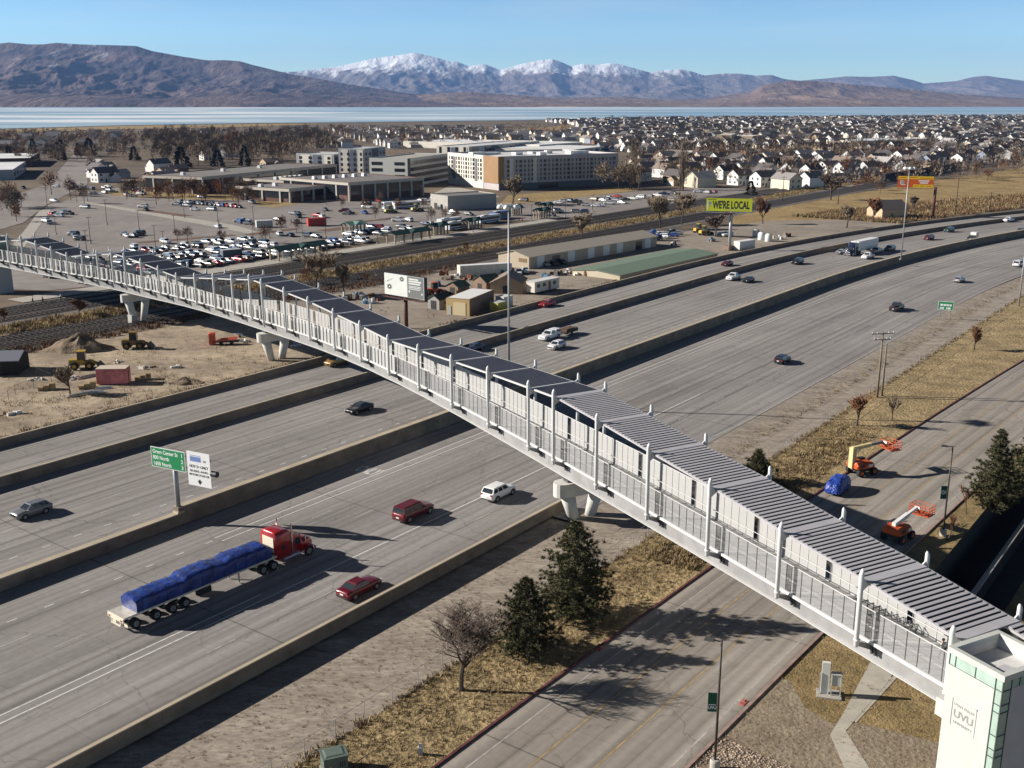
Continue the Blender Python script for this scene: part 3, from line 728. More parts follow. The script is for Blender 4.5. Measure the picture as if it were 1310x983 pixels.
for i in range(-1, NB - 1):      # canopy bays
    b = MB(); za, zb2 = (HP[0] - 1.9, zc_(0)) if i < 0 else (zc_(i), zc_(i + 1)); S0 = 5.0 if i < 0 else .5
    P = lambda f, s, dz=0: bp(i + f, s, za + (zb2 - za) * f + dz)
    for s_ in (S0 - .05, WB - .45):
        b.bar(P(0.02, s_), P(.98, s_), .14, .2, m_slat if i < 6 else m_frame)
    if i < 6:     # light slats with gaps between them, backed by the added dark sheet
        n = 15 if i else 14
        f0, f1 = .055, .945
        for k in range(n):
            f = f0 + (f1 - f0) * (k + .5) / n; hw = (f1 - f0) / n * .29
            q = [P(f - hw, S0, .14), P(f + hw, S0, .14), P(f + hw, S0, .09), P(f - hw, S0, .09)]
            q2 = [P(f - hw, WB - .5, .14), P(f + hw, WB - .5, .14), P(f + hw, WB - .5, .09), P(f - hw, WB - .5, .09)]
            b.loft([q, q2], m_slat)
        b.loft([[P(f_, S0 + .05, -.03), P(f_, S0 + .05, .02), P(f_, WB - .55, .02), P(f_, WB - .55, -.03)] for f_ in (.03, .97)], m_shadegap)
    else:                    # dark ribbed panels
        b.loft([[P(.03, .52, .03), P(.03, .52, .09), P(.03, WB - .52, .09), P(.03, WB - .52, .03)], [P(.97, .52, .03), P(.97, .52, .09), P(.97, WB - .52, .09), P(.97, WB - .52, .03)]], m_dark)
        n = 16
        for k in range(n):
            f = .05 + .9 * (k + .5) / n
            b.bar(P(f, .52, .11), P(f, WB - .52, .11), .10, .035, m_darkrib)
    bpart(b, 'canopy_panel')
# screens: near side clear with dark mullions, far side pale mesh with white frames
for i in range(NB - 1):
    L = (PN[i + 1] - PN[i]).length
    f0, f1 = .30 / L, 1 - .30 / L
    n = max(2, round(L / 1.25)); far_left = i >= 11
    mm_ = m_mull if not far_left else m_frame
    b = MB()
    for k in range(n + 1):
        f = f0 + (f1 - f0) * k / n
        b.bar(bp(i + f, SN, DK + .1), bp(i + f, SN, DK + 2.44), .10 if not far_left else .36, .06, mm_)
    if not far_left:
        for zz in (.7, 1.3, 1.9): b.bar(bp(i + f0, SN + .02, DK + zz), bp(i + f1, SN + .02, DK + zz), .008, .012, m_frame)
    p = bpart(b, 'fence_panel')
    q = MB(); q.face([bp(i + f, SN, DK + z) for f, z in ((f0, .1), (f1, .1), (f1, 2.44), (f0, 2.44))], m_clear if not far_left else m_mesh)
    q.build('screen', p, False, BO)
    b = MB(); g0, g1 = .30 / L, 1 - .42 / L; n2 = max(2, round(L / 1.15))
    for k in range(n2 + 1):
        f = g0 + (g1 - g0) * k / n2
        b.bar(bp(i + f, SF, DK + .1), bp(i + f, SF, DK + 2.85), .07, .06, m_frame)
    b.bar(bp(i + g0, SF, DK + .12), bp(i + g1, SF, DK + .12), .07, .16, m_frame)
    b.bar(bp(i + g1 + .12 / L, SF, DK + .1), bp(i + g1 + .12 / L, SF, DK + 2.4), .09, .10, m_mull)
    p = bpart(b, 'fence_panel')
    q = MB(); q.face([bp(i + f, SF, DK + z) for f, z in ((g0, .2), (g1, .2), (g1, 2.85), (g0, 2.85))], m_mesh)
    q.build('screen', p, False, BO)

# piers: a rounded cap beam on two splayed legs
m_pier = mat('pier_concrete', (0.56, 0.55, 0.51), .85, var=.10, scale=.5, bump=.05, bscale=4)
m_pierd = mat('footing_concrete', (0.40, 0.39, 0.36), .9, var=.15, scale=.6)
for i, lab, z0 in ((5.9, 'concrete bridge pier behind the tall pine tree, next to the freeway edge', G0), (16.5, 'concrete bridge pier standing just beyond the outermost freeway wall', G0), (24.45, 'concrete bridge pier beside the railway tracks, next to the dirt yard', G0 + .04)):
    k = int(i); n = bp(i, WB, 0) - bp(i, 0, 0); n.normalize(); d = Vector((-n.y, n.x, 0))
    depth = 1.75 + .35; ztop = zb_(i) + DK - gdep(i) - .30; c = bp(i, WB / 2, 0); c.z = 0
    r = thing('bridge_pier', lab, 'pier', (c.x, c.y, z0))
    b = MB(); W2, T2, zc = 3.7, 1.0, ztop - 1.6
    poly = []
    for a in range(-4, 5): poly.append(c + n * (W2 - T2) + n * (T2 * math.cos(a * PI / 8)) + d * (T2 * math.sin(a * PI / 8)))
    for a in range(4, 13): poly.append(c - n * (W2 - T2) + n * (T2 * math.cos(a * PI / 8)) + d * (T2 * math.sin(a * PI / 8)))
    b.prism([(p.x, p.y) for p in poly], zc, ztop, m_pier); b.build('cap_beam', r, False, Vector((c.x, c.y, z0)))
    for sg in (-1, 1):
        b = MB()
        top = c + n * (2.0 * sg) + Vector((0, 0, zc)); bot = c + n * (1.05 * sg) + Vector((0, 0, z0 - .05))
        ring = lambda p, r0, r1: [p + n * (r0 * math.cos(a)) + d * (r1 * math.sin(a)) for a in [2 * PI * t / 14 for t in range(14)]]
        b.loft([ring(bot, .66, .62), ring(bot.lerp(top, .5), .76, .7), ring(top, .92, .8)], m_pier)
        b.build('leg', r, True, Vector((c.x, c.y, z0)))
    b = MB(); b.box((0, 0, ztop - z0), (1.0, 4.6, .225), m_under, math.atan2(d.y, d.x)); b.build('bearing', r)
    if k == 24:
        b = MB(); b.box((-1.9 * n.x - .4 * d.x, -1.9 * n.y - .4 * d.y, 0), (.9, 1.6, 1.9), m_pierd, math.atan2(n.y, n.x)); b.build('crash_block', r)

# ------------------------------------------------------------------ lift tower at the near end
m_stucco = mat('white_stucco', (0.50, 0.51, 0.475), .8, var=.04, scale=.8, bump=.05, bscale=30)
m_shadepanel = mat('grey_cladding', (0.46, 0.45, 0.47), .6, var=.06, scale=.5)
m_green = mat('green_glass', (0.36, 0.47, 0.41), .12, var=.15, scale=.8, spec=.7)
m_line = mat('glazing_bar', (0.07, 0.09, 0.085), .5)
m_roofw = mat('roof_membrane', (0.60, 0.60, 0.59), .6, var=.1, scale=.8)
ZT = 11.2
A_ = at(1214.5, 826.7, ZT); ex = (at(1285.6, 865.4, ZT) - A_).normalized(); ey = Vector((-ex.y, ex.x, 0))
if ey.y < 0: ey = -ey
TW, TD = (at(1285.6, 865.4, ZT) - A_).length, 4.7
T0 = Vector((A_.x, A_.y, G0))
tower = thing('elevator_tower', 'white stucco lift tower with green glass corner at the near end of the bridge', 'tower', T0, math.atan2(ex.y, ex.x))
def tb(fn, name, parent=tower, smooth=False): b = MB(); fn(b); return b.build(name, parent, smooth)
HT = ZT - G0
sy = 1 if ex.cross(ey).z > 0 else -1
def bx(b, x0, x1, y0, y1, z0, z1, m):
    b.box(((x0 + x1) / 2, sy * (y0 + y1) / 2, z0), (x1 - x0, abs(y1 - y0), z1 - z0), m)
tb(lambda b: (bx(b, .06, TW - .58, .02, .25, 0, HT - 1.25, m_stucco), bx(b, .06, .3, .25, TD, 0, HT - 1.25, m_stucco)), 'stucco_wall')
for z in (HT - 2.75, HT - 6.2, HT - 8.6): tb(lambda b: bx(b, .05, TW - .58, .012, .022, z, z + .025, m_shadepanel), 'panel_joint')
tb(lambda b: bx(b, TW - .28, TW - .06, .85, TD, 0, HT - 1.15, m_shadepanel), 'clad_wall')
tb(lambda b: bx(b, .3, TW - .3, TD - .25, TD - .02, 0, HT - .42, m_stucco), 'rear_wall')
tb(lambda b: bx(b, .3, TW - .30, .3, TD - .3, 0, HT - 1.35, m_line), 'core')
# parapet with recessed roof
def par(b):
    for x0, x1, y0, y1 in ((-.06, TW + .06, -.06, .30), (-.06, TW + .06, TD - .30, TD + .06), (-.06, .34, .30, TD - .30), (TW - .34, TW + .06, .30, TD - .30)):
        bx(b, x0, x1, y0, y1, HT - .40, HT, m_stucco)
    for x0, x1, y0, y1 in ((.26, TW - .26, .215, .33), (.26, TW - .26, TD - .33, TD - .24), (.215, .345, .2, TD - .24), (TW - .345, TW - .215, .2, TD - .24)):
        bx(b, x0, x1, y0, y1, HT - 1.1, HT - .403, m_roofw)
tb(par, 'parapet')
tb(lambda b: bx(b, .34, TW - .34, .30, TD - .30, HT - 1.34, HT - 1.0, m_roofw), 'roof')
u_ = tb(lambda b: (bx(b, TW - 1.9, TW - .8, 1.2, 2.5, HT - 1.0, HT - .72, m_roofw),), 'roof_hatch')
tb(lambda b: bx(b, TW - 1.75, TW - .95, 1.35, 2.35, HT - .72, HT - .68, m_shadepanel), 'lid', u_)
tb(lambda b: b.lathe([(.12, 0), (.12, .18), (.05, .3)], (1.0, sy * 1.2, HT - 1.0), m_white, 10), 'roof_vent')
def band(b):
    bx(b, .08, TW - .58, .06, .2, HT - 1.25, HT - .4, m_green); bx(b, TW - .2, TW - .08, .8, TD - .1, HT - 1.15, HT - .4, m_green)
    bx(b, .10, .2, .2, TD - .3, HT - 1.25, HT - .4, m_green)
gb_ = tb(band, 'clerestory_glass')
def bars(b):
    for x in (.08, .55, 2.1, TW - .62): bx(b, x, x + .06, .03, .06, HT - 1.25, HT - .4, m_line)
    bx(b, .08, TW - .58, .035, .058, HT - 1.27, HT - 1.22, m_line)
    for y in (1.6, 2.6, 3.6): bx(b, TW - .08, TW - .04, y, y + .06, HT - 1.15, HT - .4, m_line)
tb(bars, 'glazing_bars', gb_)
cg = tb(lambda b: (bx(b, TW - .58, TW - .06, .05, .2, 0, HT - .41, m_green), bx(b, TW - .22, TW - .07, .2, .85, 0, HT - .41, m_green)), 'corner_glass')
def bars2(b):
    z = HT - 1.2
    k = 0
    while z > .2:
        bx(b, TW - .60, TW - .05, .01, .05, z, z + .06, m_line); bx(b, TW - .07, TW - .03, .05, .86, z, z + .06, m_line)
        z -= (1.0, .55, 1.65)[k % 3]; k += 1
    bx(b, TW - .62, TW - .56, .01, .05, 0, HT - .41, m_line); bx(b, TW - .09, TW - .02, .01, .06, 0, HT - .41, m_line); bx(b, TW - .07, TW - .03, .82, .87, 0, HT - .41, m_line)
tb(bars2, 'glazing_bars', cg)
tb(lambda b: bx(b, -.85, .06, .4, 1.5, HT - 5.6, HT - 4.3, m_stucco), 'bridge_seat')
# recessed plaque with raised lettering
pl_x0, pl_x1, pz0, pz1 = .78, 2.62, HT - 5.35, HT - 3.35
pq = tb(lambda b: (bx(b, pl_x0 - .10, pl_x0, -.05, .02, pz0, pz1, m_stucco), bx(b, pl_x0, pl_x1, -.05, .02, pz1, pz1 + .09, m_stucco), bx(b, pl_x0, pl_x1, -.012, .02, pz0, pz1, m_stucco)), 'plaque')
m_letter = mat('carved_letter', (0.25, 0.25, 0.235), .8)
def plaque_text(t, s, z, b_=0, sxx=1.0):
    put_text('lettering', t, s, m_letter, pq, basis(((pl_x0 + pl_x1) / 2, -sy * .014, z), (1, 0, 0), (0, 0, 1)), extr=.012, align='CENTER', bold=b_, sx=sxx)
plaque_text('UVU', .74, HT - 4.62, .02, 1.05); plaque_text('UTAH VALLEY', .26, HT - 3.82, .004, .98); plaque_text('UNIVERSITY', .26, HT - 5.08, .004, 1.05)
# ------------------------------------------------------------------ vehicles
m_tyre = mat('tyre_rubber', (0.018, 0.018, 0.019), .85)
m_rim = mat('rim_alloy', (0.42, 0.42, 0.43), .35, metal=.6)
m_glassc = mat('car_glass', (0.03, 0.037, 0.045), .06, spec=.8)
m_headl = mat('headlight_lens', (0.75, 0.76, 0.74), .12, spec=.8)
m_taill = mat('taillight_lens', (0.30, 0.015, 0.012), .2, spec=.7)
m_trim = mat('black_trim', (0.025, 0.025, 0.026), .6)
m_chrome = mat('chrome', (0.6, 0.6, 0.62), .15, metal=.9)
m_plate = mat('licence_plate', (0.7, 0.7, 0.68), .5)
PAINT = {'white': (.78, .78, .77), 'silver': (.36, .37, .38), 'grey': (.13, .135, .14), 'black': (.014, .014, .016), 'navy': (.02, .03, .075), 'blue': (.03, .08, .30),
         'red': (.38, .018, .016), 'maroon': (.13, .008, .013), 'tan': (.36, .30, .22), 'gold': (.36, .19, .04), 'dark': (.035, .037, .042), 'green': (.03, .075, .05), 'orange': (.55, .10, .02), 'bronze': (.10, .075, .06), 'pewter': (.20, .20, .205)}
def paint(c): return mat('paint_' + c, PAINT[c], .28, metal=0 if c in ('white', 'black') else .15, coat=.6, spec=.5)
# kind: length, width, hood height, belt height, roof height, (windshield base x, windshield top x, rear top x, rear base x), wheel radius, tail height
SPEC = {'sedan': (4.75, 1.82, .92, .98, 1.44, (.95, .25, -1.05, -1.75), .33, 1.02),
        'hatch': (4.35, 1.80, .95, 1.02, 1.52, (1.0, .35, -1.55, -1.98), .33, 1.04),
        'suv': (4.85, 1.94, 1.08, 1.16, 1.76, (1.05, .45, -1.95, -2.28), .38, 1.18),
        'van': (5.1, 1.98, 1.05, 1.10, 1.80, (1.6, .75, -2.2, -2.45), .35, 1.12),
        'wagon': (5.3, 2.0, 1.12, 1.18, 1.90, (1.0, .45, -2.35, -2.5), .39, 1.2),
        'pickup': (5.7, 2.0, 1.16, 1.22, 1.86, (1.05, .4, -.85, -1.05), .41, 1.22)}
def car_body(b, k, m):
    L, W_, hh, bh, rh, xs, wr, th = SPEC[k]; w2 = W_ / 2; g = .22 if k in ('sedan', 'hatch') else .30
    def ring(x, zt, wd, zl=g):
        a = wd
        return [(x, -a * .82, zl), (x, -a * .98, zl + .14), (x, -a, zl + .38), (x, -a * .985, zt - .16), (x, -a * .93, zt - .04), (x, -a * .80, zt), (x, -a * .4, zt + .02), (x, 0, zt + .025), (x, a * .4, zt + .02),
                (x, a * .80, zt), (x, a * .93, zt - .04), (x, a * .985, zt - .16), (x, a, zt + 0 if False else zl + .38), (x, a * .98, zl + .14), (x, a * .82, zl)]
    F, B = L / 2, -L / 2
    st = [(B, th - .28, w2 * .84, g + .16), (B + .06, th - .06, w2 * .92, g + .06), (B + .3, th, w2 * .985, g), (xs[3] + .1, th, w2, g), (-.4, bh, w2, g), (xs[0] - .1, bh, w2, g), (xs[0] + .25, hh + .03, w2 * .995, g),
          (F - .55, hh - .02, w2 * .97, g), (F - .2, hh - .09, w2 * .92, g), (F - .05, hh - .2, w2 * .86, g + .05), (F, hh - .34, w2 * .80, g + .12)]
    st.sort(key=lambda q: q[0])
    if k == 'pickup':
        pass
    b.loft([ring(x, zt, wd, zl) for x, zt, wd, zl in st], m)
def car_cabin(k):
    """corner rings of the glasshouse: base and top outlines"""
    L, W_, hh, bh, rh, xs, wr, th = SPEC[k]; wb, wt = W_ / 2 * .93, W_ / 2 * .74
    if k in ('van', 'wagon', 'suv', 'pickup'): wt = W_ / 2 * .80
    return wb, wt, bh - .02, rh - .06
def quad_lerp(q, s, t):
    a = Vector(q[0]).lerp(Vector(q[1]), s); d = Vector(q[3]).lerp(Vector(q[2]), s); return a.lerp(d, t)
def inset(q, s0, s1, t0, t1, off):
    n = (Vector(q[1]) - Vector(q[0])).cross(Vector(q[3]) - Vector(q[0])).normalized()
    return [quad_lerp(q, *st) + n * off for st in ((s0, t0), (s1, t0), (s1, t1), (s0, t1))]
def car_parts(k, col, detail):
    """dict part name -> list of MBs"""
    L, W_, hh, bh, rh, xs, wr, th = SPEC[k]; w2 = W_ / 2; pm = paint(col)
    out = []
    b = MB(); car_body(b, k, pm); 
    if k == 'pickup':     # open load bed
        b.box((-1.95, 0, th - .05), (1.62, W_ * .74, .085), m_trim)
    out.append(('body', b, True))
    wb, wt, zb, zt = car_cabin(k)
    x0, x1, x2, x3 = xs
    FL, FR, BL, BR = (x0, wb, zb), (x0, -wb, zb), (x3, wb, zb), (x3, -wb, zb)
    fl, fr_, bl, br = (x1, wt, zt), (x1, -wt, zt), (x2, wt, zt), (x2, -wt, zt)
    c = MB()
    rm = [Vector(p) + Vector((0, 0, .06)) for p in (fl, fr_, br, bl)]
    rc = [Vector((p.x * .93, p.y * .86, p.z)) for p in rm]
    quads = {'windshield': (FR, FL, fl, fr_), 'rear_window': (BL, BR, br, bl), 'side_window': (FL, BL, bl, fl), 'side_window_': (BR, FR, fr_, br)}
    for q in quads.values(): c.face(q, pm)
    top = [fl, fr_, br, bl]
    for i in range(4):
        j = (i + 1) % 4; c.face([top[i], top[j], rc[j], rc[i]][::-1], pm)
    c.face([rc[0], rc[3], rc[2], rc[1]], pm)
    out.append(('cabin', c, False))
    for nm, q in quads.items():
        if nm.startswith('side'):
            cuts = {'sedan': ((.08, .46), (.50, .92)), 'hatch': ((.08, .40), (.44, .74), (.78, .95)), 'suv': ((.08, .36), (.40, .66), (.70, .95)), 'van': ((.08, .34), (.38, .66), (.70, .96)), 'wagon': ((.06, .30), (.34, .60), (.64, .96)), 'pickup': ((.10, .50), (.54, .92))}[k]
            if nm.endswith('_'): cuts = [(1 - bb, 1 - a) for a, bb in cuts]
            g = MB()
            for a, bb in cuts: g.face(inset(q, a, bb, .10, .90, .006), m_glassc)
            out.append(('side_window', g, False))
        else:
            g = MB(); g.face(inset(q, .06, .94, .07, .93, .006), m_glassc); out.append((nm, g, False))
    xf, xr = L / 2 - .90, -L / 2 + .95
    if k == 'pickup': xf, xr = 1.85, -1.75
    for x in (xf, xr):
        for s in (-1, 1):
            t = MB(); y = s * (w2 - .10)
            t.tube((x, y - .11, wr), (x, y + .11, wr), wr, m_tyre, n=14)
            r = MB(); r.tube((x, y + s * .10, wr), (x, y + s * .118, wr), wr * .62, m_rim, n=10)
            out.append(('wheel', t, False, [('rim', r)]))
            a = MB()   # dark arch
    a = MB()
    for x in (xf, xr):
        for s in (-1, 1):
            pts = [(x + (wr + .09) * math.cos(t), s * (w2 + .004), wr + (wr + .09) * math.sin(t)) for t in [PI * q / 8 for q in range(9)]]
            pts = [(px, py * (1.0), max(pz, .24)) for px, py, pz in pts]
            a.face(pts if s < 0 else pts[::-1], m_trim)
    out.append(('wheel_arch', a, False))
    hz = hh - .26
    for s in (-1, 1):
        h = MB(); h.box((L / 2 - .085, s * w2 * .62, hz - .06), (.14, .42, .15), m_headl, -s * .25); out.append(('headlight', h, False))
        h = MB(); h.box((-L / 2 + .045, s * w2 * .72, th - .34), (.08, .30, .26 if k != 'sedan' else .15), m_taill); out.append(('taillight', h, False))
        h = MB(); h.box((x0 - .15, s * (w2 + .09), bh - .02), (.12, .18, .13), pm); out.append(('side_mirror', h, False))
    gr = MB(); gr.box((L / 2 - .03, 0, hh - .5), (.06, W_ * .46, .2), m_trim); out.append(('grille', gr, False))
    pl = MB(); pl.box((-L / 2 - .005, 0, .62), (.04, .42, .16), m_plate); out.append(('licence_plate', pl, False))
    bm = MB(); bm.box((-L / 2 + .02, 0, .36), (.10, W_ * .78, .14), m_trim); out.append(('bumper', bm, False))
    return out
def build_car(k, col, label, cat, loc, rz, group=None, rack=False, name=None):
    root = thing(name or {'sedan': 'sedan_car', 'hatch': 'hatchback_car', 'suv': 'sport_utility_car', 'van': 'passenger_van', 'wagon': 'truck_wagon', 'pickup': 'pickup_truck'}[k], label, cat, loc, rz, group)
    for e in car_parts(k, col, True):
        o = e[1].build(e[0], root, e[2])
        if len(e) > 3:
            for nm, sb in e[3]: sb.build(nm, o)
    return root
LOTM = {}
def lot_car_mesh(k, col):
    if (k, col) in LOTM: return LOTM[(k, col)]
    b = MB()
    def merge(s):
        n = len(b.v); b.v.extend(s.v); rem = [b._m(m) for m in s.mats]
        for f, mi in zip(s.f, s.mi): b.f.append(tuple(n + q for q in f)); b.mi.append(rem[mi])
    for e in car_parts(k, col, False):
        if e[0] in ('licence_plate', 'grille', 'side_mirror'): continue
        merge(e[1])
        if len(e) > 3:
            for _, sb in e[3]: merge(sb)
    LOTM[(k, col)] = b.mesh('parked_car'); return LOTM[(k, col)]
def lot_car(k, col, p, rz, label, group, z=None):
    o = bpy.data.objects.new('parked_car', lot_car_mesh(k, col)); C.objects.link(o)
    o.location = p if z is None else (p[0], p[1], z); o.rotation_euler = (0, 0, rz)
    return tag(o, label, 'car', group)
def heading(p, away=True):
    u, v = touv(p); s = math.atan(2 * .00075 * max(0, u - 250))
    return ROADROT - s + (0 if away else PI)
ROADCARS = [  # kind, colour, pixel of ground centre, away?, label, category
    ('suv', 'white', 638, 636, True, 'white sport utility car just left of the bridge pier in the outer lanes', 'suv'),
    ('wagon', 'maroon', 529, 661, True, 'maroon boxy pickup-bodied wagon with a camper shell, ahead of the red truck', 'suv'),
    ('sedan', 'maroon', 460, 758, True, 'dark red sedan in the lane beside the near concrete wall', 'car'),
    ('hatch', 'pewter', 41, 659, False, 'grey crossover car alone at the left end of the southbound lanes', 'suv'),
    ('sedan', 'black', 460, 527, False, 'black sedan left of the bridge in the middle southbound lanes', 'car'),
    ('van', 'gold', 432, 467, False, 'golden yellow van emerging from under the bridge on the far roadway', 'van'),
    ('sedan', 'navy', 606, 449, False, 'dark blue car half hidden behind the bridge canopy', 'car'),
    ('hatch', 'black', 1001, 464, True, 'black car with roof rails alone in the middle northbound lanes right of the bridge', 'car'),
    ('pickup', 'black', 1147, 397, True, 'black pickup truck left of the small green roadside sign', 'pickup'),
    ('hatch', 'silver', 1227, 361, True, 'small silver car above the small green roadside sign', 'car'),
    ('van', 'white', 1303, 341, True, 'white van at the right edge in the northbound lanes', 'van'),
    ('hatch', 'white', 712, 446, False, 'white hatchback below the white van that pulls a trailer', 'car'),
    ('sedan', 'red', 700, 392, False, 'red sedan on the far roadway above the tall light mast shaft', 'car'),
    ('sedan', 'maroon', 930, 340, False, 'dark red car on the far roadway below the yellow billboard post', 'car'),
    ('pickup', 'white', 938, 358, False, 'white pickup truck with a dark car close behind it', 'pickup'),
    ('sedan', 'dark', 957, 361, False, 'dark grey sedan close behind the white pickup truck', 'car'),
    ('suv', 'black', 1020, 338, False, 'black sport utility car between the white pickup and the blue truck', 'suv'),
    ('sedan', 'silver', 1076, 325, False, 'silver sedan just left of the blue truck cab', 'car'),
    ('pickup', 'white', 1110, 331, False, 'white pickup truck in front of the long white trailer', 'pickup'),
    ('pickup', 'silver', 1121, 324, False, 'silver pickup truck beside the long white trailer', 'pickup'),
    ('suv', 'grey', 1138, 321, False, 'grey car behind the long white trailer, left of the light mast', 'suv'),
    ('suv', 'maroon', 1188, 307, False, 'dark maroon sport utility car right of the second light mast', 'suv'),
    ('suv', 'green', 1214, 297, False, 'dark green sport utility car in the far lanes at right', 'suv'),
    ('pickup', 'white', 1290, 284, False, 'white pickup truck far away near the right edge', 'pickup'),
    ('suv', 'bronze', 1306, 298, False, 'dark car behind the median wall at the right edge', 'suv'),
]
for k, c, x, y, aw, lab, cat in ROADCARS:
    p = at(x, y, 0.006)
    build_car(k, c, lab, cat, p, heading(p, aw), 'vehicles on the freeway')
# the box truck seen as a white box with a dark cab
p = at(1243, 308, .006)
r = build_car('pickup', 'dark', 'dark pickup truck carrying a white box, right of the second light mast', 'truck', p, heading(p, False), 'vehicles on the freeway')
b = MB(); b.box((-1.75, 0, 1.15), (2.0, 1.95, 1.6), m_white); b.build('cargo_box', r)
# white van body + dark trailer behind
p = at(703, 434, .006); rzv = heading(p, False)
r = build_car('pickup', 'white', 'white pickup truck with a camper shell pulling a dark trailer', 'pickup', p, rzv, 'vehicles on the freeway')
b = MB(); b.box((-1.9, 0, 1.2), (1.85, 1.86, .68), paint('white'), taper=.88); o = b.build('camper_shell', r)
b = MB(); b.box((-1.9, .90, 1.35), (1.4, .06, .36), m_glassc); b.box((-1.9, -.90, 1.35), (1.4, .06, .36), m_glassc); b.build('side_window', o)
p = at(727, 428, .006)
r = thing('utility_trailer', 'dark open utility trailer loaded with brown boxes behind the white pickup', 'trailer', p, rzv, 'vehicles on the freeway')
b = MB(); b.box((0, 0, .6), (4.2, 2.0, .12), m_trim); b.bar((2.1, 0, .6), (3.3, 0, .55), .12, .12, m_trim); b.build('bed', r)
b = MB()
for s in (-1, 1): b.box((0, s * .97, .72), (4.2, .06, .55), m_trim)
b.box((-2.07, 0, .72), (.06, 1.88, .55), m_trim); b.build('side_panel', r)
for s in (-1, 1):
    b = MB(); b.tube((0, s * .85 - .1, .34), (0, s * .85 + .1, .34), .34, m_tyre, n=12); b.build('wheel', r)
m_boxes = mat('brown_cargo', (.12, .065, .04), .8, var=.3, scale=1.5)
b = MB(); b.box((.6, .1, .72), (2.4, 1.6, .75), m_boxes); b.box((-1.2, 0, .72), (1.0, 1.5, .5), m_boxes); o = b.build('cargo_load', r)

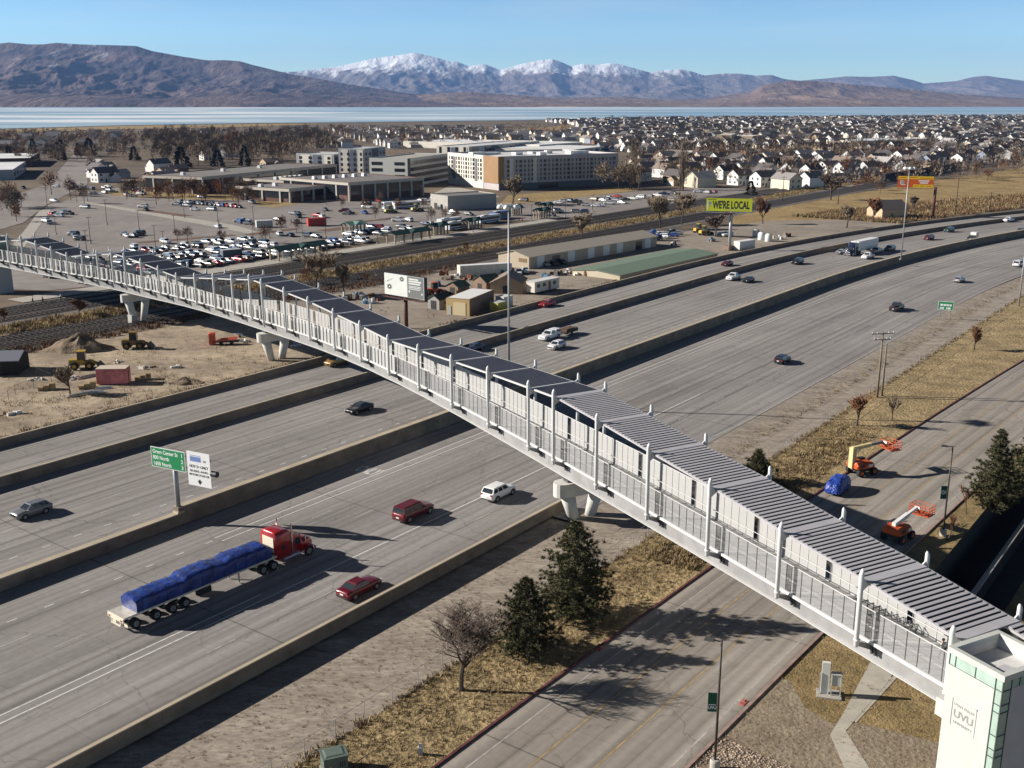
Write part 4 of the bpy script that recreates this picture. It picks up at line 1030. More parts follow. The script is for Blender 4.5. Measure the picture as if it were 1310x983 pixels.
# ------------------------------------------------------------------ red tractor, flatbed trailer, tarped load
m_red = paint('red'); m_alu = mat('aluminium', (.62, .58, .50), .45, metal=.2, var=.1, scale=.8)
m_cream = mat('cream_panel', (.72, .66, .52), .5)
def wheelset(root, x, y0, rad, dual, m=m_tyre):
    for s in (-1, 1):
        b = MB(); wd = .52 if dual else .28
        yo = s * y0; b.tube((x, yo - s * wd, rad), (x, yo, rad), rad, m, n=16)
        w_ = b.build('wheel', root)
        c = MB(); c.tube((x, yo - s * .02, rad), (x, yo + s * .015, rad), rad * .58, m_rim, n=12); c.tube((x, yo, rad), (x, yo + s * .06, rad), rad * .2, m_chrome, n=8); c.build('rim', w_)
def tractor(name, label, loc, rz, pm, sleeper=2.0, dark_front=False):
    """conventional highway tractor, nose towards +x, origin under the fifth wheel"""
    r = thing(name, label, 'truck', loc, rz, 'vehicles on the freeway')
    b = MB()
    for s in (-1, 1): b.box((2.1, s * .42, .78), (6.8, .14, .26), m_alu)
    b.build('chassis', r)
    b = MB()      # sleeper + cab: tall rounded box, roof fairing rises to the back
    def rg(x, z0, z1, hw): return [(x, -hw, z0), (x, -hw, z1 - .28), (x, -hw * .86, z1 - .06), (x, -hw * .5, z1), (x, hw * .5, z1), (x, hw * .86, z1 - .06), (x, hw, z1 - .28), (x, hw, z0)]
    xb = 1.05; xc = xb + sleeper
    b.loft([rg(xb, .95, 3.75, 1.2), rg(xb + .1, .9, 3.85, 1.22), rg(xc - .3, .9, 3.75, 1.22), rg(xc + .1, .9, 3.35, 1.12), rg(xc + .75, .9, 2.95, 1.04), rg(xc + 1.3, .9, 2.78, 1.0), rg(xc + 1.62, .9, 1.95, .98)], pm); b.build('cab', r, True)
    b = MB()      # hood
    def hg(x, z1, hw): return [(x, -hw, .7), (x, -hw, z1 - .3), (x, -hw * .7, z1), (x, hw * .7, z1), (x, hw, z1 - .3), (x, hw, .7)]
    b.loft([hg(xc + 1.45, 1.98, .84), hg(xc + 2.3, 1.86, .80), hg(xc + 2.95, 1.72, .74), hg(xc + 3.05, 1.6, .68)], pm); b.build('hood', r, True)
    b = MB(); q = [(xc + 1.56, -.84, 2.02), (xc + 1.56, .84, 2.02), (xc + 1.36, .8, 2.62), (xc + 1.36, -.8, 2.62)]
    b.extrude(q, (0, 0, 0), (.06, 0, .03), m_glassc); b.build('windshield', r)
    for s in (-1, 1):
        b = MB(); b.box((xc + .85, s * 1.065, 1.75), (.75, .03, .72), m_glassc); b.build('side_window', r)
        b = MB(); b.tube((xb + .9, s * 1.20, 2.1), (xb + .9, s * 1.245, 2.1), .26, m_glassc, n=12); b.build('sleeper_window', r)
        b = MB(); b.tube((xc + .06, s * 1.16, 1.0), (xc + .06, s * 1.16, 4.25), .085, m_chrome, n=10); b.build('exhaust_stack', r)
        b = MB(); b.tube((xb + .9, s * .98, .65), (xc + 1.1, s * .98, .65), .3, m_chrome, n=12); b.build('fuel_tank', r)
        b = MB(); b.box((xc + 3.0, s * .62, 1.05), (.12, .24, .24), m_headl); b.build('headlight', r)
        b = MB(); b.box((xc + 1.7, s * 1.25, 1.9), (.10, .2, .55), m_chrome); b.build('side_mirror', r)
        b = MB()
        for t in range(9):
            a0, a1 = PI * t / 8 - .0, PI * (t + 1) / 8
            if t < 8: b.extrude([(xc + 2.25 + .66 * math.cos(a), s * .80, .52 + .66 * math.sin(a)) for a in (a0, a1)] + [(xc + 2.25 + .6 * math.cos(a), s * .80, .52 + .6 * math.sin(a)) for a in (a1, a0)], (0, 0, 0), (0, s * .36, 0), pm)
        b.build('fender', r)
    b = MB(); b.box((xb - .03, 0, 1.7), (.07, 1.7, 1.55), m_cream)
    for k in range(5): b.box((xb - .08, 0, 1.78 + k * .3), (.04, 1.7, .03), m_alu)
    b.build('rear_panel', r)
    b = MB(); b.box((xc + 3.06, 0, .95), (.08, .95, .62), m_chrome); b.build('grille', r)
    b = MB(); b.box((xc + 3.15, 0, .42), (.2, 2.2, .36), m_chrome); b.build('bumper', r)
    b = MB(); b.box((-.1, 0, 1.06), (1.2, 1.0, .14), m_trim); b.build('fifth_wheel', r)
    wheelset(r, .65, 1.22, .52, True); wheelset(r, -.65, 1.22, .52, True); wheelset(r, xc + 2.25, 1.18, .52, False)
    return r
ptr = at(340, 722, 0.006); rz = heading(ptr, True)
# place along the lane: trailer tail at (158,803), tractor nose at (392,702)
tail = at(150, 806, 0.006); nose = at(394, 704, 0.006); dirn = (nose - tail).normalized(); rzT = math.atan2(dirn.y, dirn.x)
LT = (nose - tail).length
fifth = nose - dirn * 6.1
tractor('semi_truck', 'red long-nosed semi truck with a tall sleeper cab pulling the blue tarped load', fifth, rzT, m_red)
tr = thing('flatbed_trailer', 'long pale flatbed trailer under a blue tarp, coupled to the red truck', 'trailer', tail, rzT, 'vehicles on the freeway')
TL = LT - 6.1 + 1.0
b = MB(); b.box((TL / 2, 0, 1.36), (TL, 2.55, .14), m_alu)
for s in (-1, 1): b.box((TL / 2, s * .5, .98), (TL - .6, .16, .38), m_alu)
b.build('deck', tr)
for s in (-1, 1):
    b = MB(); b.box((TL / 2, s * 1.29, 1.34), (TL, .05, .18), m_alu); b.build('side_rail', tr)
b = MB(); b.box((-.03, 0, 1.05), (.08, 2.5, .36), m_cream); b.box((-.05, 0, .55), (.08, 1.5, .14), m_cream)
for s in (-1, 1): b.box((-.03, s * .72, .55), (.06, .1, .5), m_cream)
b.build('rear_bumper', tr)
for s in (-1, 1):
    b = MB(); b.box((-.075, s * .95, 1.12), (.04, .3, .14), m_taill); b.build('taillight', tr)
    b = MB(); b.box((.35, s * .95, .35), (.03, .55, .5), m_cream); b.build('mudflap', tr)
    b = MB(); b.box((TL - 4.4, s * .8, .1), (.16, .16, .95), m_alu); b.build('landing_leg', tr)
    b = MB(); b.box((TL * .50, s * .95, .62), (1.5, .45, .55), m_trim); b.build('tool_box', tr)
for x in (1.2, 3.3, 5.0, 6.4): wheelset(tr, x, 1.24, .5, True)
m_tarp = mat('blue_tarp', (0.02, 0.045, 0.215), .36, var=.4, scale=.8, bump=.9, bscale=1.6, spec=.5)
ld = MB(); rings = []
nst = 64; x0l, x1l = 1.35, TL - .55
for i in range(nst + 1):
    t = i / nst; x = x0l + (x1l - x0l) * t
    top = 1.55 + (.02 if t < .0 else 0)
    hgt = lerp([(0, 1.15), (.02, 1.3), (.25, 1.32), (.33, 1.25), (.36, 1.55), (.55, 1.62), (.64, 1.38), (.70, 1.62), (.86, 1.5), (.97, 1.5), (1, 1.2)], t)
    rr_ = []
    for j in range(23):
        a = j / 22; s = a * 2 - 1
        if a < .25: y, z = -1.22 - .04 * math.sin(a * 12), 1.46 + (hgt - .18) * (a / .25)
        elif a > .75: y, z = 1.22 + .04 * math.sin(a * 12), 1.46 + (hgt - .18) * ((1 - a) / .25)
        else:
            q = (a - .5) / .25; y = 1.2 * q; z = 1.46 + hgt - .18 * abs(q) ** 3
        nn = noise.noise(Vector((x * 1.3, y * 1.5, z * 1.1))) * .07 + noise.noise(Vector((x * 3.1, y * 2.2, z * 3.0 + 7))) * .035
        rr_.append((x, y + nn * (.7 if abs(y) > 1.1 else .1), z + nn * (1 if abs(y) < 1.15 else .1)))
    rings.append(rr_)
ld.loft(rings, m_tarp, closed=False, caps=False)
for e in (rings[0], rings[-1]): ld.face(e if e is rings[-1] else e[::-1], m_tarp)
lo = ld.build('tarped_load', None, True); lo.location = tail; lo.rotation_euler = (0, 0, rzT)
tag(lo, 'wrinkled blue tarp over long cargo on the flatbed trailer', 'cargo load')
ms = MB()
for k in range(12):
    x = x0l + (x1l - x0l) * (k + .5) / 12
    h = 1.46 + lerp([(0, 1.15), (.02, 1.3), (.25, 1.32), (.33, 1.25), (.36, 1.55), (.55, 1.62), (.64, 1.38), (.70, 1.62), (.86, 1.5), (.97, 1.5), (1, 1.2)], (k + .5) / 12)
    for a, c in (((x, -1.3, 1.45), (x, -1.24, h - .22)), ((x, -1.24, h - .22), (x, -.9, h + .04)), ((x, 1.3, 1.45), (x, 1.24, h - .22)), ((x, 1.24, h - .22), (x, .9, h + .04)), ((x, -.9, h + .05), (x, .9, h + .05))):
        ms.bar(a, c, .05, .02, m_trim)
ms.build('strap', lo)

# blue tractor with a white box trailer (southbound, towards the camera)
pb = at(1088, 327, .006); rzb = heading(pb, False)
dirb = Vector((math.cos(rzb), math.sin(rzb), 0))
tractor('semi_truck', 'dark blue semi truck pulling a long white box trailer', pb - dirb * 3.4, rzb, paint('navy'), 1.6)
bt = thing('box_trailer', 'long white box trailer behind the dark blue truck', 'trailer', pb - dirb * 3.4, rzb, 'vehicles on the freeway')
b = MB(); b.box((-6.0, 0, 1.2), (14.0, 2.55, 2.85), mat('trailer_white', (.72, .72, .72), .5, var=.05, scale=.3)); b.build('cargo_box', bt)
b = MB(); b.box((-6.0, 0, 1.02), (13.6, 2.3, .16), m_trim); b.build('floor_frame', bt)
b = MB(); b.box((-1.4, -1.29, 2.2), (1.6, .03, .9), paint('navy')); b.build('panel_mark', bt)
for s in (-1, 1):
    b = MB(); b.box((-13.03, s * 1.0, 1.25), (.04, .3, .15), m_taill); b.build('taillight', bt)
wheelset(bt, -10.6, 1.24, .5, True); wheelset(bt, -11.9, 1.24, .5, True)

# ------------------------------------------------------------------ boom lifts and the tarped machine on the frontage road
m_orange = mat('lift_orange', (0.52, 0.085, 0.014), .5, var=.08, scale=1.5)
m_creamb = mat('boom_cream', (0.62, 0.52, 0.27), .5, var=.08, scale=1)
m_boomw = mat('boom_white', (0.72, 0.72, 0.70), .5)
m_cageo = mat('cage_orange', (0.52, 0.11, 0.04), .5)
def boom_lift(label, loc, rz, boom_m, reach, rise, upright):
    r = thing('boom_lift', label, 'boom lift', loc, rz, 'orange boom lifts parked on the road')
    b = MB(); b.box((0, 0, .55), (2.6, 1.7, .45), m_trim); b.build('chassis', r)
    for x in (-1.05, 1.05):
        for s in (-1, 1):
            t = MB(); t.tube((x, s * .78, .52), (x, s * 1.22, .52), .52, m_tyre, n=14); w_ = t.build('wheel', r)
            c = MB(); c.tube((x, s * 1.18, .52), (x, s * 1.24, .52), .26, m_orange, n=10); c.build('rim', w_)
    b = MB()
    def rg(x, hw, z1): return [(x, -hw, 1.05), (x, -hw, z1 - .3), (x, -hw * .7, z1), (x, hw * .7, z1), (x, hw, z1 - .3), (x, hw, 1.05)]
    b.loft([rg(-1.7, .9, 1.6), rg(-1.55, 1.05, 1.85), rg(-.35, 1.1, 1.9), rg(-.3, 1.1, 1.75), rg(.9, 1.1, 1.7), rg(1.25, .9, 1.5)], m_orange); b.build('turntable', r)
    b = MB(); b.box((.2, .75, 1.62), (1.3, .5, .3), m_trim); b.box((-.9, -1.11, 1.25), (.8, .04, .45), m_trim); b.box((.4, -1.11, 1.2), (.7, .04, .35), m_boomw); b.build('engine_cover', r)
    base = Vector((-1.2, 0, 2.0))
    if upright:
        b = MB(); b.bar((-1.6, .1, 1.0), (-1.6, .1, 3.7), .7, .62, boom_m); b.bar((-1.05, .1, 1.5), (-1.6, .1, 2.6), .2, .2, m_trim); b.build('mast', r)
        base = Vector((-1.75, .1, 3.55))
    tip = base + Vector((reach, 0, rise))
    b = MB(); b.bar(base, base.lerp(tip, .62), .42, .46, boom_m); b.build('boom', r)
    b = MB(); b.bar(base.lerp(tip, .6), tip, .30, .32, boom_m if not upright else m_mull); b.build('inner_boom', r)
    b = MB(); b.bar(tip, tip + Vector((.9, 0, -.75)), .22, .26, m_cageo); b.bar(base + Vector((1.0, 0, -.6)), base.lerp(tip, .35), .14, .14, m_chrome); b.build('jib', r)
    c0 = tip + Vector((1.5, 0, -1.1)); b = MB()
    for dx in (-.75, 0, .75):
        for dy in (-1.15, 0, 1.15):
            if dx or dy: b.bar(c0 + Vector((dx, dy, 0)), c0 + Vector((dx, dy, 1.1)), .06, .06, m_cageo)
    for z in (.05, .38, .72, 1.1):
        for s in (-1, 1):
            b.bar(c0 + Vector((-.75, s * 1.15, z)), c0 + Vector((.75, s * 1.15, z)), .055, .055, m_cageo)
            b.bar(c0 + Vector((s * .75, -1.15, z)), c0 + Vector((s * .75, 1.15, z)), .055, .055, m_cageo)
    b.box(c0, (1.5, 2.3, .06), m_cageo); b.build('basket', r)
    b = MB(); b.box(c0 + Vector((-.7, .2, .75)), (.2, .6, .3), m_boomw); b.build('control_box', r)
    return r
p = at(1102, 606, G0 + .06); q = at(1135, 583, G0 + 2)
boom_lift('orange boom lift with a cream folded mast, next to the grass bank', (p.x, p.y, G0 + .06), .42, m_creamb, 4.8, .25, True)
p = at(1148, 690, G0 + .06)
boom_lift('orange boom lift with a white boom, lowered over the road close to the lamp post', (p.x, p.y, G0 + .06), ROADROT - .18, m_boomw, 4.9, .6, False)
# machine under a crumpled blue tarp
m_tarp2 = mat('bright_tarp', (0.022, 0.055, 0.29), .35, var=.35, scale=1.3, bump=1.6, bscale=2.2, spec=.5)
p = at(1071, 629, G0 + .06)
r = thing('covered_vehicle', 'vehicle wrapped in a crumpled bright blue tarp near the orange lift', 'covered vehicle', (p.x, p.y, G0 + .06), ROADROT)
b = MB(); rings = []
for i in range(25):
    t = i / 24; x = -2.2 + 4.4 * t
    H_ = lerp([(0, .9), (.06, 1.35), (.2, 1.7), (.45, 1.95), (.8, 1.9), (.94, 1.6), (1, 1.0)], t); hw = lerp([(0, .7), (.1, 1.0), (.9, 1.05), (1, .75)], t)
    rg = []
    for j in range(21):
        a = PI * j / 20; y = -hw * math.copysign(abs(math.cos(a)) ** .6, math.cos(a)); z = .42 + (H_ - .42) * math.sin(a) ** .55 if 0 < j < 20 else .42
        nn = noise.noise(Vector((x * 2, y * 2.2, z * 2))) * .16 + noise.noise(Vector((x * 5, y * 5, z * 5))) * .06
        rg.append((x + nn * .5, y + nn * .6, z + nn * (0 if j in (0, 20) else 1)))
    rings.append(rg)
b.loft(rings, m_tarp2, closed=False, caps=False); b.face(rings[0][::-1], m_tarp2); b.face(rings[-1], m_tarp2); b.build('tarp', r, False)
b = MB(); b.box((0, 0, .3), (3.3, 1.5, .3), m_trim); b.build('chassis', r)
for x in (-1.2, 1.2):
    for s in (-1, 1):
        t = MB(); t.tube((x, s * .62, .38), (x, s * .9, .38), .38, m_tyre, n=12); t.build('wheel', r)

# ------------------------------------------------------------------ signs
m_sgreen = mat('sign_green', (0.015, 0.24, 0.085), .45); m_swhite = mat('sign_white', (0.80, 0.80, 0.79), .45)
m_sblack = mat('sign_black', (0.03, 0.03, 0.032), .5); m_sgrey = mat('sign_back', (0.33, 0.33, 0.33), .5); m_sblue = mat('sign_blue', (.16, .24, .50), .5)
m_pole = mat('galvanised', (0.36, 0.36, 0.37), .45, metal=.3, var=.06, scale=1)
m_poled = mat('dark_pole', (0.05, 0.042, 0.036), .5)
# mileage sign + HOV sign on one post, facing the northbound drivers (towards -u)
sp = at(224, 654, 1.35); sp = Vector((sp.x, sp.y, 0)); su, sv = touv(sp); k_ = uv(su, -95.6)
sg = thing('freeway_sign', 'green mileage sign paired with a white lane sign on one post in the median', 'road sign', (k_.x, k_.y, 1.35))
SXD = Vector((VX, VY, 0)).normalized(); rot_ = Matrix.Rotation(math.radians(10), 3, 'Z'); SXD = rot_ @ SXD
NRM = SXD.cross(Vector((0, 0, 1)))          # facing -u
pz0 = 0.0
b = MB(); b.box((0, 0, -.02), (.9, .9, .25), m_wallt, ROADROT); b.build('post_base', sg)
b = MB(); b.tube((0, 0, .2), (0, 0, 6.4), .27, m_pole, n=12); b.build('post', sg, True)
def panel(parent, name, x0, x1, z0, z1, m, back=.06, border=None, off=.30):
    b = MB(); P0 = NRM * off
    q = [P0 + SXD * x + Vector((0, 0, z)) for x, z in ((x0, z0), (x1, z0), (x1, z1), (x0, z1))]
    if border:
        b.extrude(q, NRM * 0, NRM * -back, border)
        e = .07; q2 = [P0 + NRM * .004 + SXD * x + Vector((0, 0, z)) for x, z in ((x0 + e, z0 + e), (x1 - e, z0 + e), (x1 - e, z1 - e), (x0 + e, z1 - e))]
        b.extrude(q2, NRM * 0, NRM * .006, m)
    else: b.extrude(q, NRM * 0, NRM * -back, m)
    return b.build(name, parent)
def sgnpt(x, z, off=.30): return NRM * (off + .012) + SXD * x + Vector((0, 0, z))
def calc(px, py):       # where a pixel hits the sign plane, in sign coordinates
    r_ = ray(px, py); o_ = Vector((0, 0, HCAM)); pl = Vector((k_.x, k_.y, 1.35)) + NRM * .3
    t = (pl - o_).dot(NRM) / r_.dot(NRM); h = o_ + r_ * t - Vector((k_.x, k_.y, 1.35)) - NRM * .3
    return h.dot(SXD), h.z
gx0, gz1 = calc(192, 568); gx1, gz0 = calc(238, 608); 
_, gzb = calc(194, 593); gz1m = (gz1 + calc(236, 582)[1]) / 2; gz0m = (gzb + gz0) / 2
p1 = panel(sg, 'green_panel', gx0, gx1, gz0m, gz1m, m_sgreen, border=m_swhite)
gh = gz1m - gz0m; gw = gx1 - gx0; ls = gh * .27
for k, (t, n) in enumerate((('Orem Center St', '1'), ('800 North', '2'), ('1600 North', '3'))):
    z = gz1m - gh * (.30 + .30 * k)
    put_text('lettering', t, ls, m_swhite, p1, basis(sgnpt(gx0 + gw * .055, z), SXD, (0, 0, 1)), extr=.004, bold=.012, sx=min(1.0, 1.0) * gw / (ls * 9.0))
    put_text('lettering', n, ls, m_swhite, p1, basis(sgnpt(gx1 - gw * .115, z), SXD, (0, 0, 1)), extr=.004, bold=.012)
hx0, hz1 = calc(238, 574); hx1, hz0 = calc(271.5, 627.5); hzt = (hz1 + calc(268, 584)[1]) / 2; hzb = (hz0 + calc(240, 617)[1]) / 2
p2 = panel(sg, 'white_panel', hx0 + .05, hx1, hzb, hzt, m_swhite, off=.36)
hw_, hh_ = hx1 - hx0 - .05, hzt - hzb; hc = (hx0 + .05 + hx1) / 2
b = MB(); q = lambda x, z: sgnpt(hx0 + .05 + hw_ * x, hzb + hh_ * z, .36)
b.extrude([q(.14, .72), q(.60, .72), q(.60, .86), q(.14, .86)], NRM * 0, NRM * .004, m_sblue); b.extrude([q(.14, .885), q(.60, .885), q(.60, .90), q(.14, .90)], NRM * 0, NRM * .004, m_sblue)
b.extrude([q(.70, .73), q(.82, .73), q(.82, .79), q(.70, .79)], NRM * 0, NRM * .004, m_sgrey); b.build('emblem', p2)
for t, z, s in (('HOV 2+ ONLY', .535, .115), ('BUSES AND', .41, .085), ('MOTORCYCLES OK', .30, .085)):
    put_text('lettering', t, hh_ * s, m_sblack, p2, basis(sgnpt(hc, hzb + hh_ * z, .36), SXD, (0, 0, 1)), extr=.004, align='CENTER', bold=.004, sx=hw_ * .86 / (hh_ * s * len(t) * .62))
b = MB(); b.extrude([q(.40, .16), q(.5, .05), q(.60, .16), q(.535, .16), q(.535, .20), q(.465, .20), q(.465, .16)], NRM * 0, NRM * .004, m_sblack); b.build('arrow', p2)
b = MB(); b.bar(NRM * .15 + SXD * gx0 * .8 + Vector((0, 0, gz1m - .5)), NRM * .15 + SXD * hx1 + Vector((0, 0, gz1m - .5)), .12, .16, m_pole); b.bar(NRM * .15 + SXD * gx0 * .8 + Vector((0, 0, gz0m + .5)), NRM * .15 + SXD * hx1 + Vector((0, 0, gz0m + .5)), .12, .16, m_pole); b.build('cross_arm', sg)
b = MB(); e = NRM * .15 + SXD * hx1 + Vector((0, 0, gz0m + .4)); b.tube(e, e + SXD * .75, .33, m_sblack, n=12); b.build('end_cap', sg)

# small green exit sign on two posts at right
ep = at(1208, 409, G0); r = thing('roadside_sign', 'small green exit sign on two thin posts at the right edge of the freeway', 'road sign', ep)
mk_sign_rot = Matrix.Rotation(math.radians(14), 3, 'Z')
SX2 = mk_sign_rot @ Vector((VX, VY, 0)); SX2.normalize(); N2 = SX2.cross(Vector((0, 0, 1)))
wS, z0S, z1S = 3.1, 2.1, 4.0
for s in (-1, 1):
    b = MB(); b.bar(SX2 * (s * wS * .33), SX2 * (s * wS * .33) + Vector((0, 0, z1S - .1)), .12, .12, m_pole); b.build('post', r)
b = MB(); q = [N2 * .1 + SX2 * (x * wS / 2) + Vector((0, 0, z)) for x, z in ((-1, z0S), (1, z0S), (1, z1S), (-1, z1S))]; b.extrude(q, N2 * 0, N2 * -.04, m_swhite)
q = [N2 * .105 + SX2 * (x * (wS / 2 - .08)) + Vector((0, 0, z)) for x, z in ((-1, z0S + .08), (1, z0S + .08), (1, z1S - .08), (-1, z1S - .08))]; b.extrude(q, N2 * 0, N2 * .006, m_sgreen); pn = b.build('green_panel', r)
b = MB()      # lettering too small and blurred to read: strokes of the two lines
for row, spans in ((3.2, ((-.72, -.30), (-.24, .10), (.16, .42), (.50, .76))), (2.5, ((-.72, -.50), (-.44, -.22), (.10, .24), (.30, .66)))):
    for a, c in spans:
        b.extrude([N2 * .115 + SX2 * (x * wS / 2) + Vector((0, 0, z)) for x, z in ((a, row - .2), (c, row - .2), (c, row + .24), (a, row + .24))], N2 * 0, N2 * .004, m_swhite)
b.build('lettering', pn)

# billboards
def billboard(label, pbase, X0, X1, zbot, ztop, xdir, post_m, face_m, post_x=0.0, walk=True, prad=.45):
    """pbase: foot of the post; the panel spans X0..X1 along xdir between heights zbot..ztop"""
    r = thing('billboard', label, 'billboard', pbase)
    xd = Vector(xdir).normalized(); n = xd.cross(Vector((0, 0, 1)))
    b = MB(); b.tube((0, 0, 0), (0, 0, zbot + .4), prad, post_m, n=12); b.build('post', r, True)
    b = MB(); b.extrude([n * .45 + xd * x + Vector((0, 0, z)) for x, z in ((X0, zbot), (X1, zbot), (X1, ztop), (X0, ztop))], n * 0, n * -.9, m_sblack); b.build('cabinet', r)
    b = MB(); b.extrude([n * .46 + xd * x + Vector((0, 0, z)) for x, z in ((X0 + .02, zbot + .02), (X1 - .02, zbot + .02), (X1 - .02, ztop - .02), (X0 + .02, ztop - .02))], n * 0, n * .03, face_m); f = b.build('ad_face', r)
    b = MB(); b.bar(n * .9 + xd * X0 + Vector((0, 0, zbot - .35)), n * .9 + xd * X1 + Vector((0, 0, zbot - .35)), .9, .08, post_m)
    for k in range(7):
        xx = X0 + (X1 - X0) * k / 6; b.bar(n * .4 + xd * xx + Vector((0, 0, zbot - .1)), n * 1.3 + xd * xx + Vector((0, 0, zbot - .35)), .08, .08, post_m)
    b.build('catwalk', r)
    def P(fx, fz, o=.492): return n * o + xd * (X0 + (X1 - X0) * fx) + Vector((0, 0, zbot + (ztop - zbot) * fz))
    def rect(bb, x0, x1, z0, z1, m, o=.492): bb.extrude([P(x0, z0, o), P(x1, z0, o), P(x1, z1, o), P(x0, z1, o)], n * 0, n * .004, m)
    return r, f, P, rect, xd, n
def plane_px(pb, xd, px, py):
    n = Vector(xd).normalized().cross(Vector((0, 0, 1))); r_ = ray(px, py); o_ = Vector((0, 0, HCAM)); pl = Vector(pb)
    t = (pl - o_).dot(n) / r_.dot(n); h = o_ + r_ * t - pl; return h.dot(Vector(xd).normalized()), h.z
# 1: yellow
m_by = mat('ad_yellow', (0.62, 0.66, 0.03), .5)
pb = at(933, 321, G0 + .06); xd = Vector((math.cos(math.radians(-14)), math.sin(math.radians(-14)), 0))
a0, zt_ = plane_px(pb, xd, 904, 253); a1, zb__ = plane_px(pb, xd, 962, 271.5)
zt_ = (zt_ + plane_px(pb, xd, 963, 254.5)[1]) / 2; zb__ = (zb__ + plane_px(pb, xd, 905, 269.5)[1]) / 2
r, f, P, rect, xv, nv = billboard('yellow billboard reading WE\'RE LOCAL on a grey post by the freeway', pb, a0, a1, zb__, zt_, xd, m_pole, m_by, prad=.5)
hB = zt_ - zb__; wB = a1 - a0
put_text('lettering', "WE'RE LOCAL", hB * .80, m_sblack, f, basis(P(.145, .22), xv, (0, 0, 1)), extr=.006, bold=.03 * hB, fit=wB * .80)
b = MB(); rect(b, .03, .22, .88, .93, m_sblack); rect(b, .40, .95, .11, .13, m_sgrey); rect(b, .025, .045, .1, .78, m_swhite)
for k in range(10): b.extrude([P(.08 + .035 * math.cos(t), .62 + .12 * math.sin(t), .494) for t in [2 * PI * q / 12 for q in range(12)]], nv * 0, nv * .004, m_sgrey) if k == 0 else None
rect(b, .07, .09, .30, .52, m_sgrey); b.build('ad_picture', f)
b = MB(); b.box(P(.5, -.14, .9) - Vector((0, 0, .2)), (2.2, .12, .5), mat('owner_plate', (.25, .03, .03), .5), math.atan2(xv.y, xv.x)); b.build('name_plate', r)
# 2: orange and yellow
m_bo = mat('ad_orange', (0.60, 0.10, 0.012), .5); m_by2 = mat('ad_gold', (0.72, 0.55, 0.02), .5)
pb = at(1193, 279, G0); xd = Vector((math.cos(math.radians(-16)), math.sin(math.radians(-16)), 0))
a0, zt_ = plane_px(pb, xd, 1149, 224.5); a1, zb__ = plane_px(pb, xd, 1193.5, 241.5)
zt_ = (zt_ + plane_px(pb, xd, 1194, 226.5)[1]) / 2; zb__ = (zb__ + plane_px(pb, xd, 1150, 239)[1]) / 2
r, f, P, rect, xv, nv = billboard('orange and yellow billboard on a rusty post at the right, beyond the freeway', pb, a0, a1, zb__, zt_, xd, mat('rust_post', (.09, .03, .022), .7), m_bo, prad=.55)
b = MB(); rect(b, 0.01, .99, .74, .985, m_by2); rect(b, .44, .99, .02, .28, m_by2, .494)
for x0, x1, z in ((.58, .88, .60), (.62, .85, .42)): rect(b, x0, x1, z - .05, z + .05, m_swhite)
for x0, x1, z in ((.03, .25, .87), (.30, .55, .88), (.60, .95, .84), (.47, .60, .15), (.63, .76, .15), (.80, .96, .15)): rect(b, x0, x1, z - .035, z + .035, m_bo, .497)
b.build('ad_lettering', f)
b = MB(); b.extrude([P(.15 + .05 * math.cos(t), .46 + .2 * math.sin(t), .494) for t in [2 * PI * q / 14 for q in range(14)]], nv * 0, nv * .004, m_sgrey); rect(b, .08, .10, .26, .66, m_swhite); rect(b, .10, .22, .22, .29, m_swhite); b.build('ad_picture', f)
# 3: grey portrait board near the bridge
m_bw = mat('ad_pale', (0.66, 0.69, 0.66), .5, var=.05, scale=.4); m_bg = mat('ad_grey', (0.16, 0.17, 0.17), .5)
pb = at(520, 421, G0); xd = Vector((math.cos(math.radians(-40)), math.sin(math.radians(-40)), 0))
a0, zt_ = plane_px(pb, xd, 493.5, 347); a1, zb__ = plane_px(pb, xd, 545, 386.5)
zt1 = plane_px(pb, xd, 545, 357)[1]; zb1 = plane_px(pb, xd, 494, 373)[1]
zt_ = (zt_ + zt1) / 2; zb__ = (zb__ + zb1) / 2
r, f, P, rect, xv, nv = billboard('black and white portrait billboard on a rusty post beside the bridge canopy', pb, a0, a1, zb__, zt_, xd, mat('rust_post', (.09, .03, .022), .7), m_bw, prad=.42)
b = MB(); rect(b, .585, .99, .015, .985, m_bg)
b.build('grey_panel', f)
b = MB()
for fx, fz, s in ((.45, .80, .05), (.13, .38, .055)):
    el = lambda rx, rz, o, m: b.extrude([P(fx + rx * math.cos(t), fz + rz * math.sin(t), o) for t in [2 * PI * q / 16 for q in range(16)]], nv * 0, nv * .003, m)
    el(s * 1.25, s * 2.3, .494, m_sgrey); el(s * .75, s * 1.8, .498, m_sblack); el(s * .3, s * .8, .502, m_bw)
b.extrude([P(.05, .62, .494), P(.20, .74, .494), P(.26, .82, .494), P(.18, .72, .494), P(.06, .58, .494)], nv * 0, nv * .003, m_sgrey)
b.build('eye_picture', f)
b = MB()
for k, (x1, z) in enumerate(((.86, .86), (.93, .76), (.90, .655))): rect(b, .62, x1, z - .03, z + .035, m_bw, .497)
for x1, z in ((.92, .54), (.92, .48), (.90, .41)): rect(b, .62, x1, z - .012, z + .016, m_bw, .497)
rect(b, .62, .65, .24, .34, m_bw, .497); rect(b, .93, .965, .20, .27, m_bw, .497); b.build('ad_lettering', f)

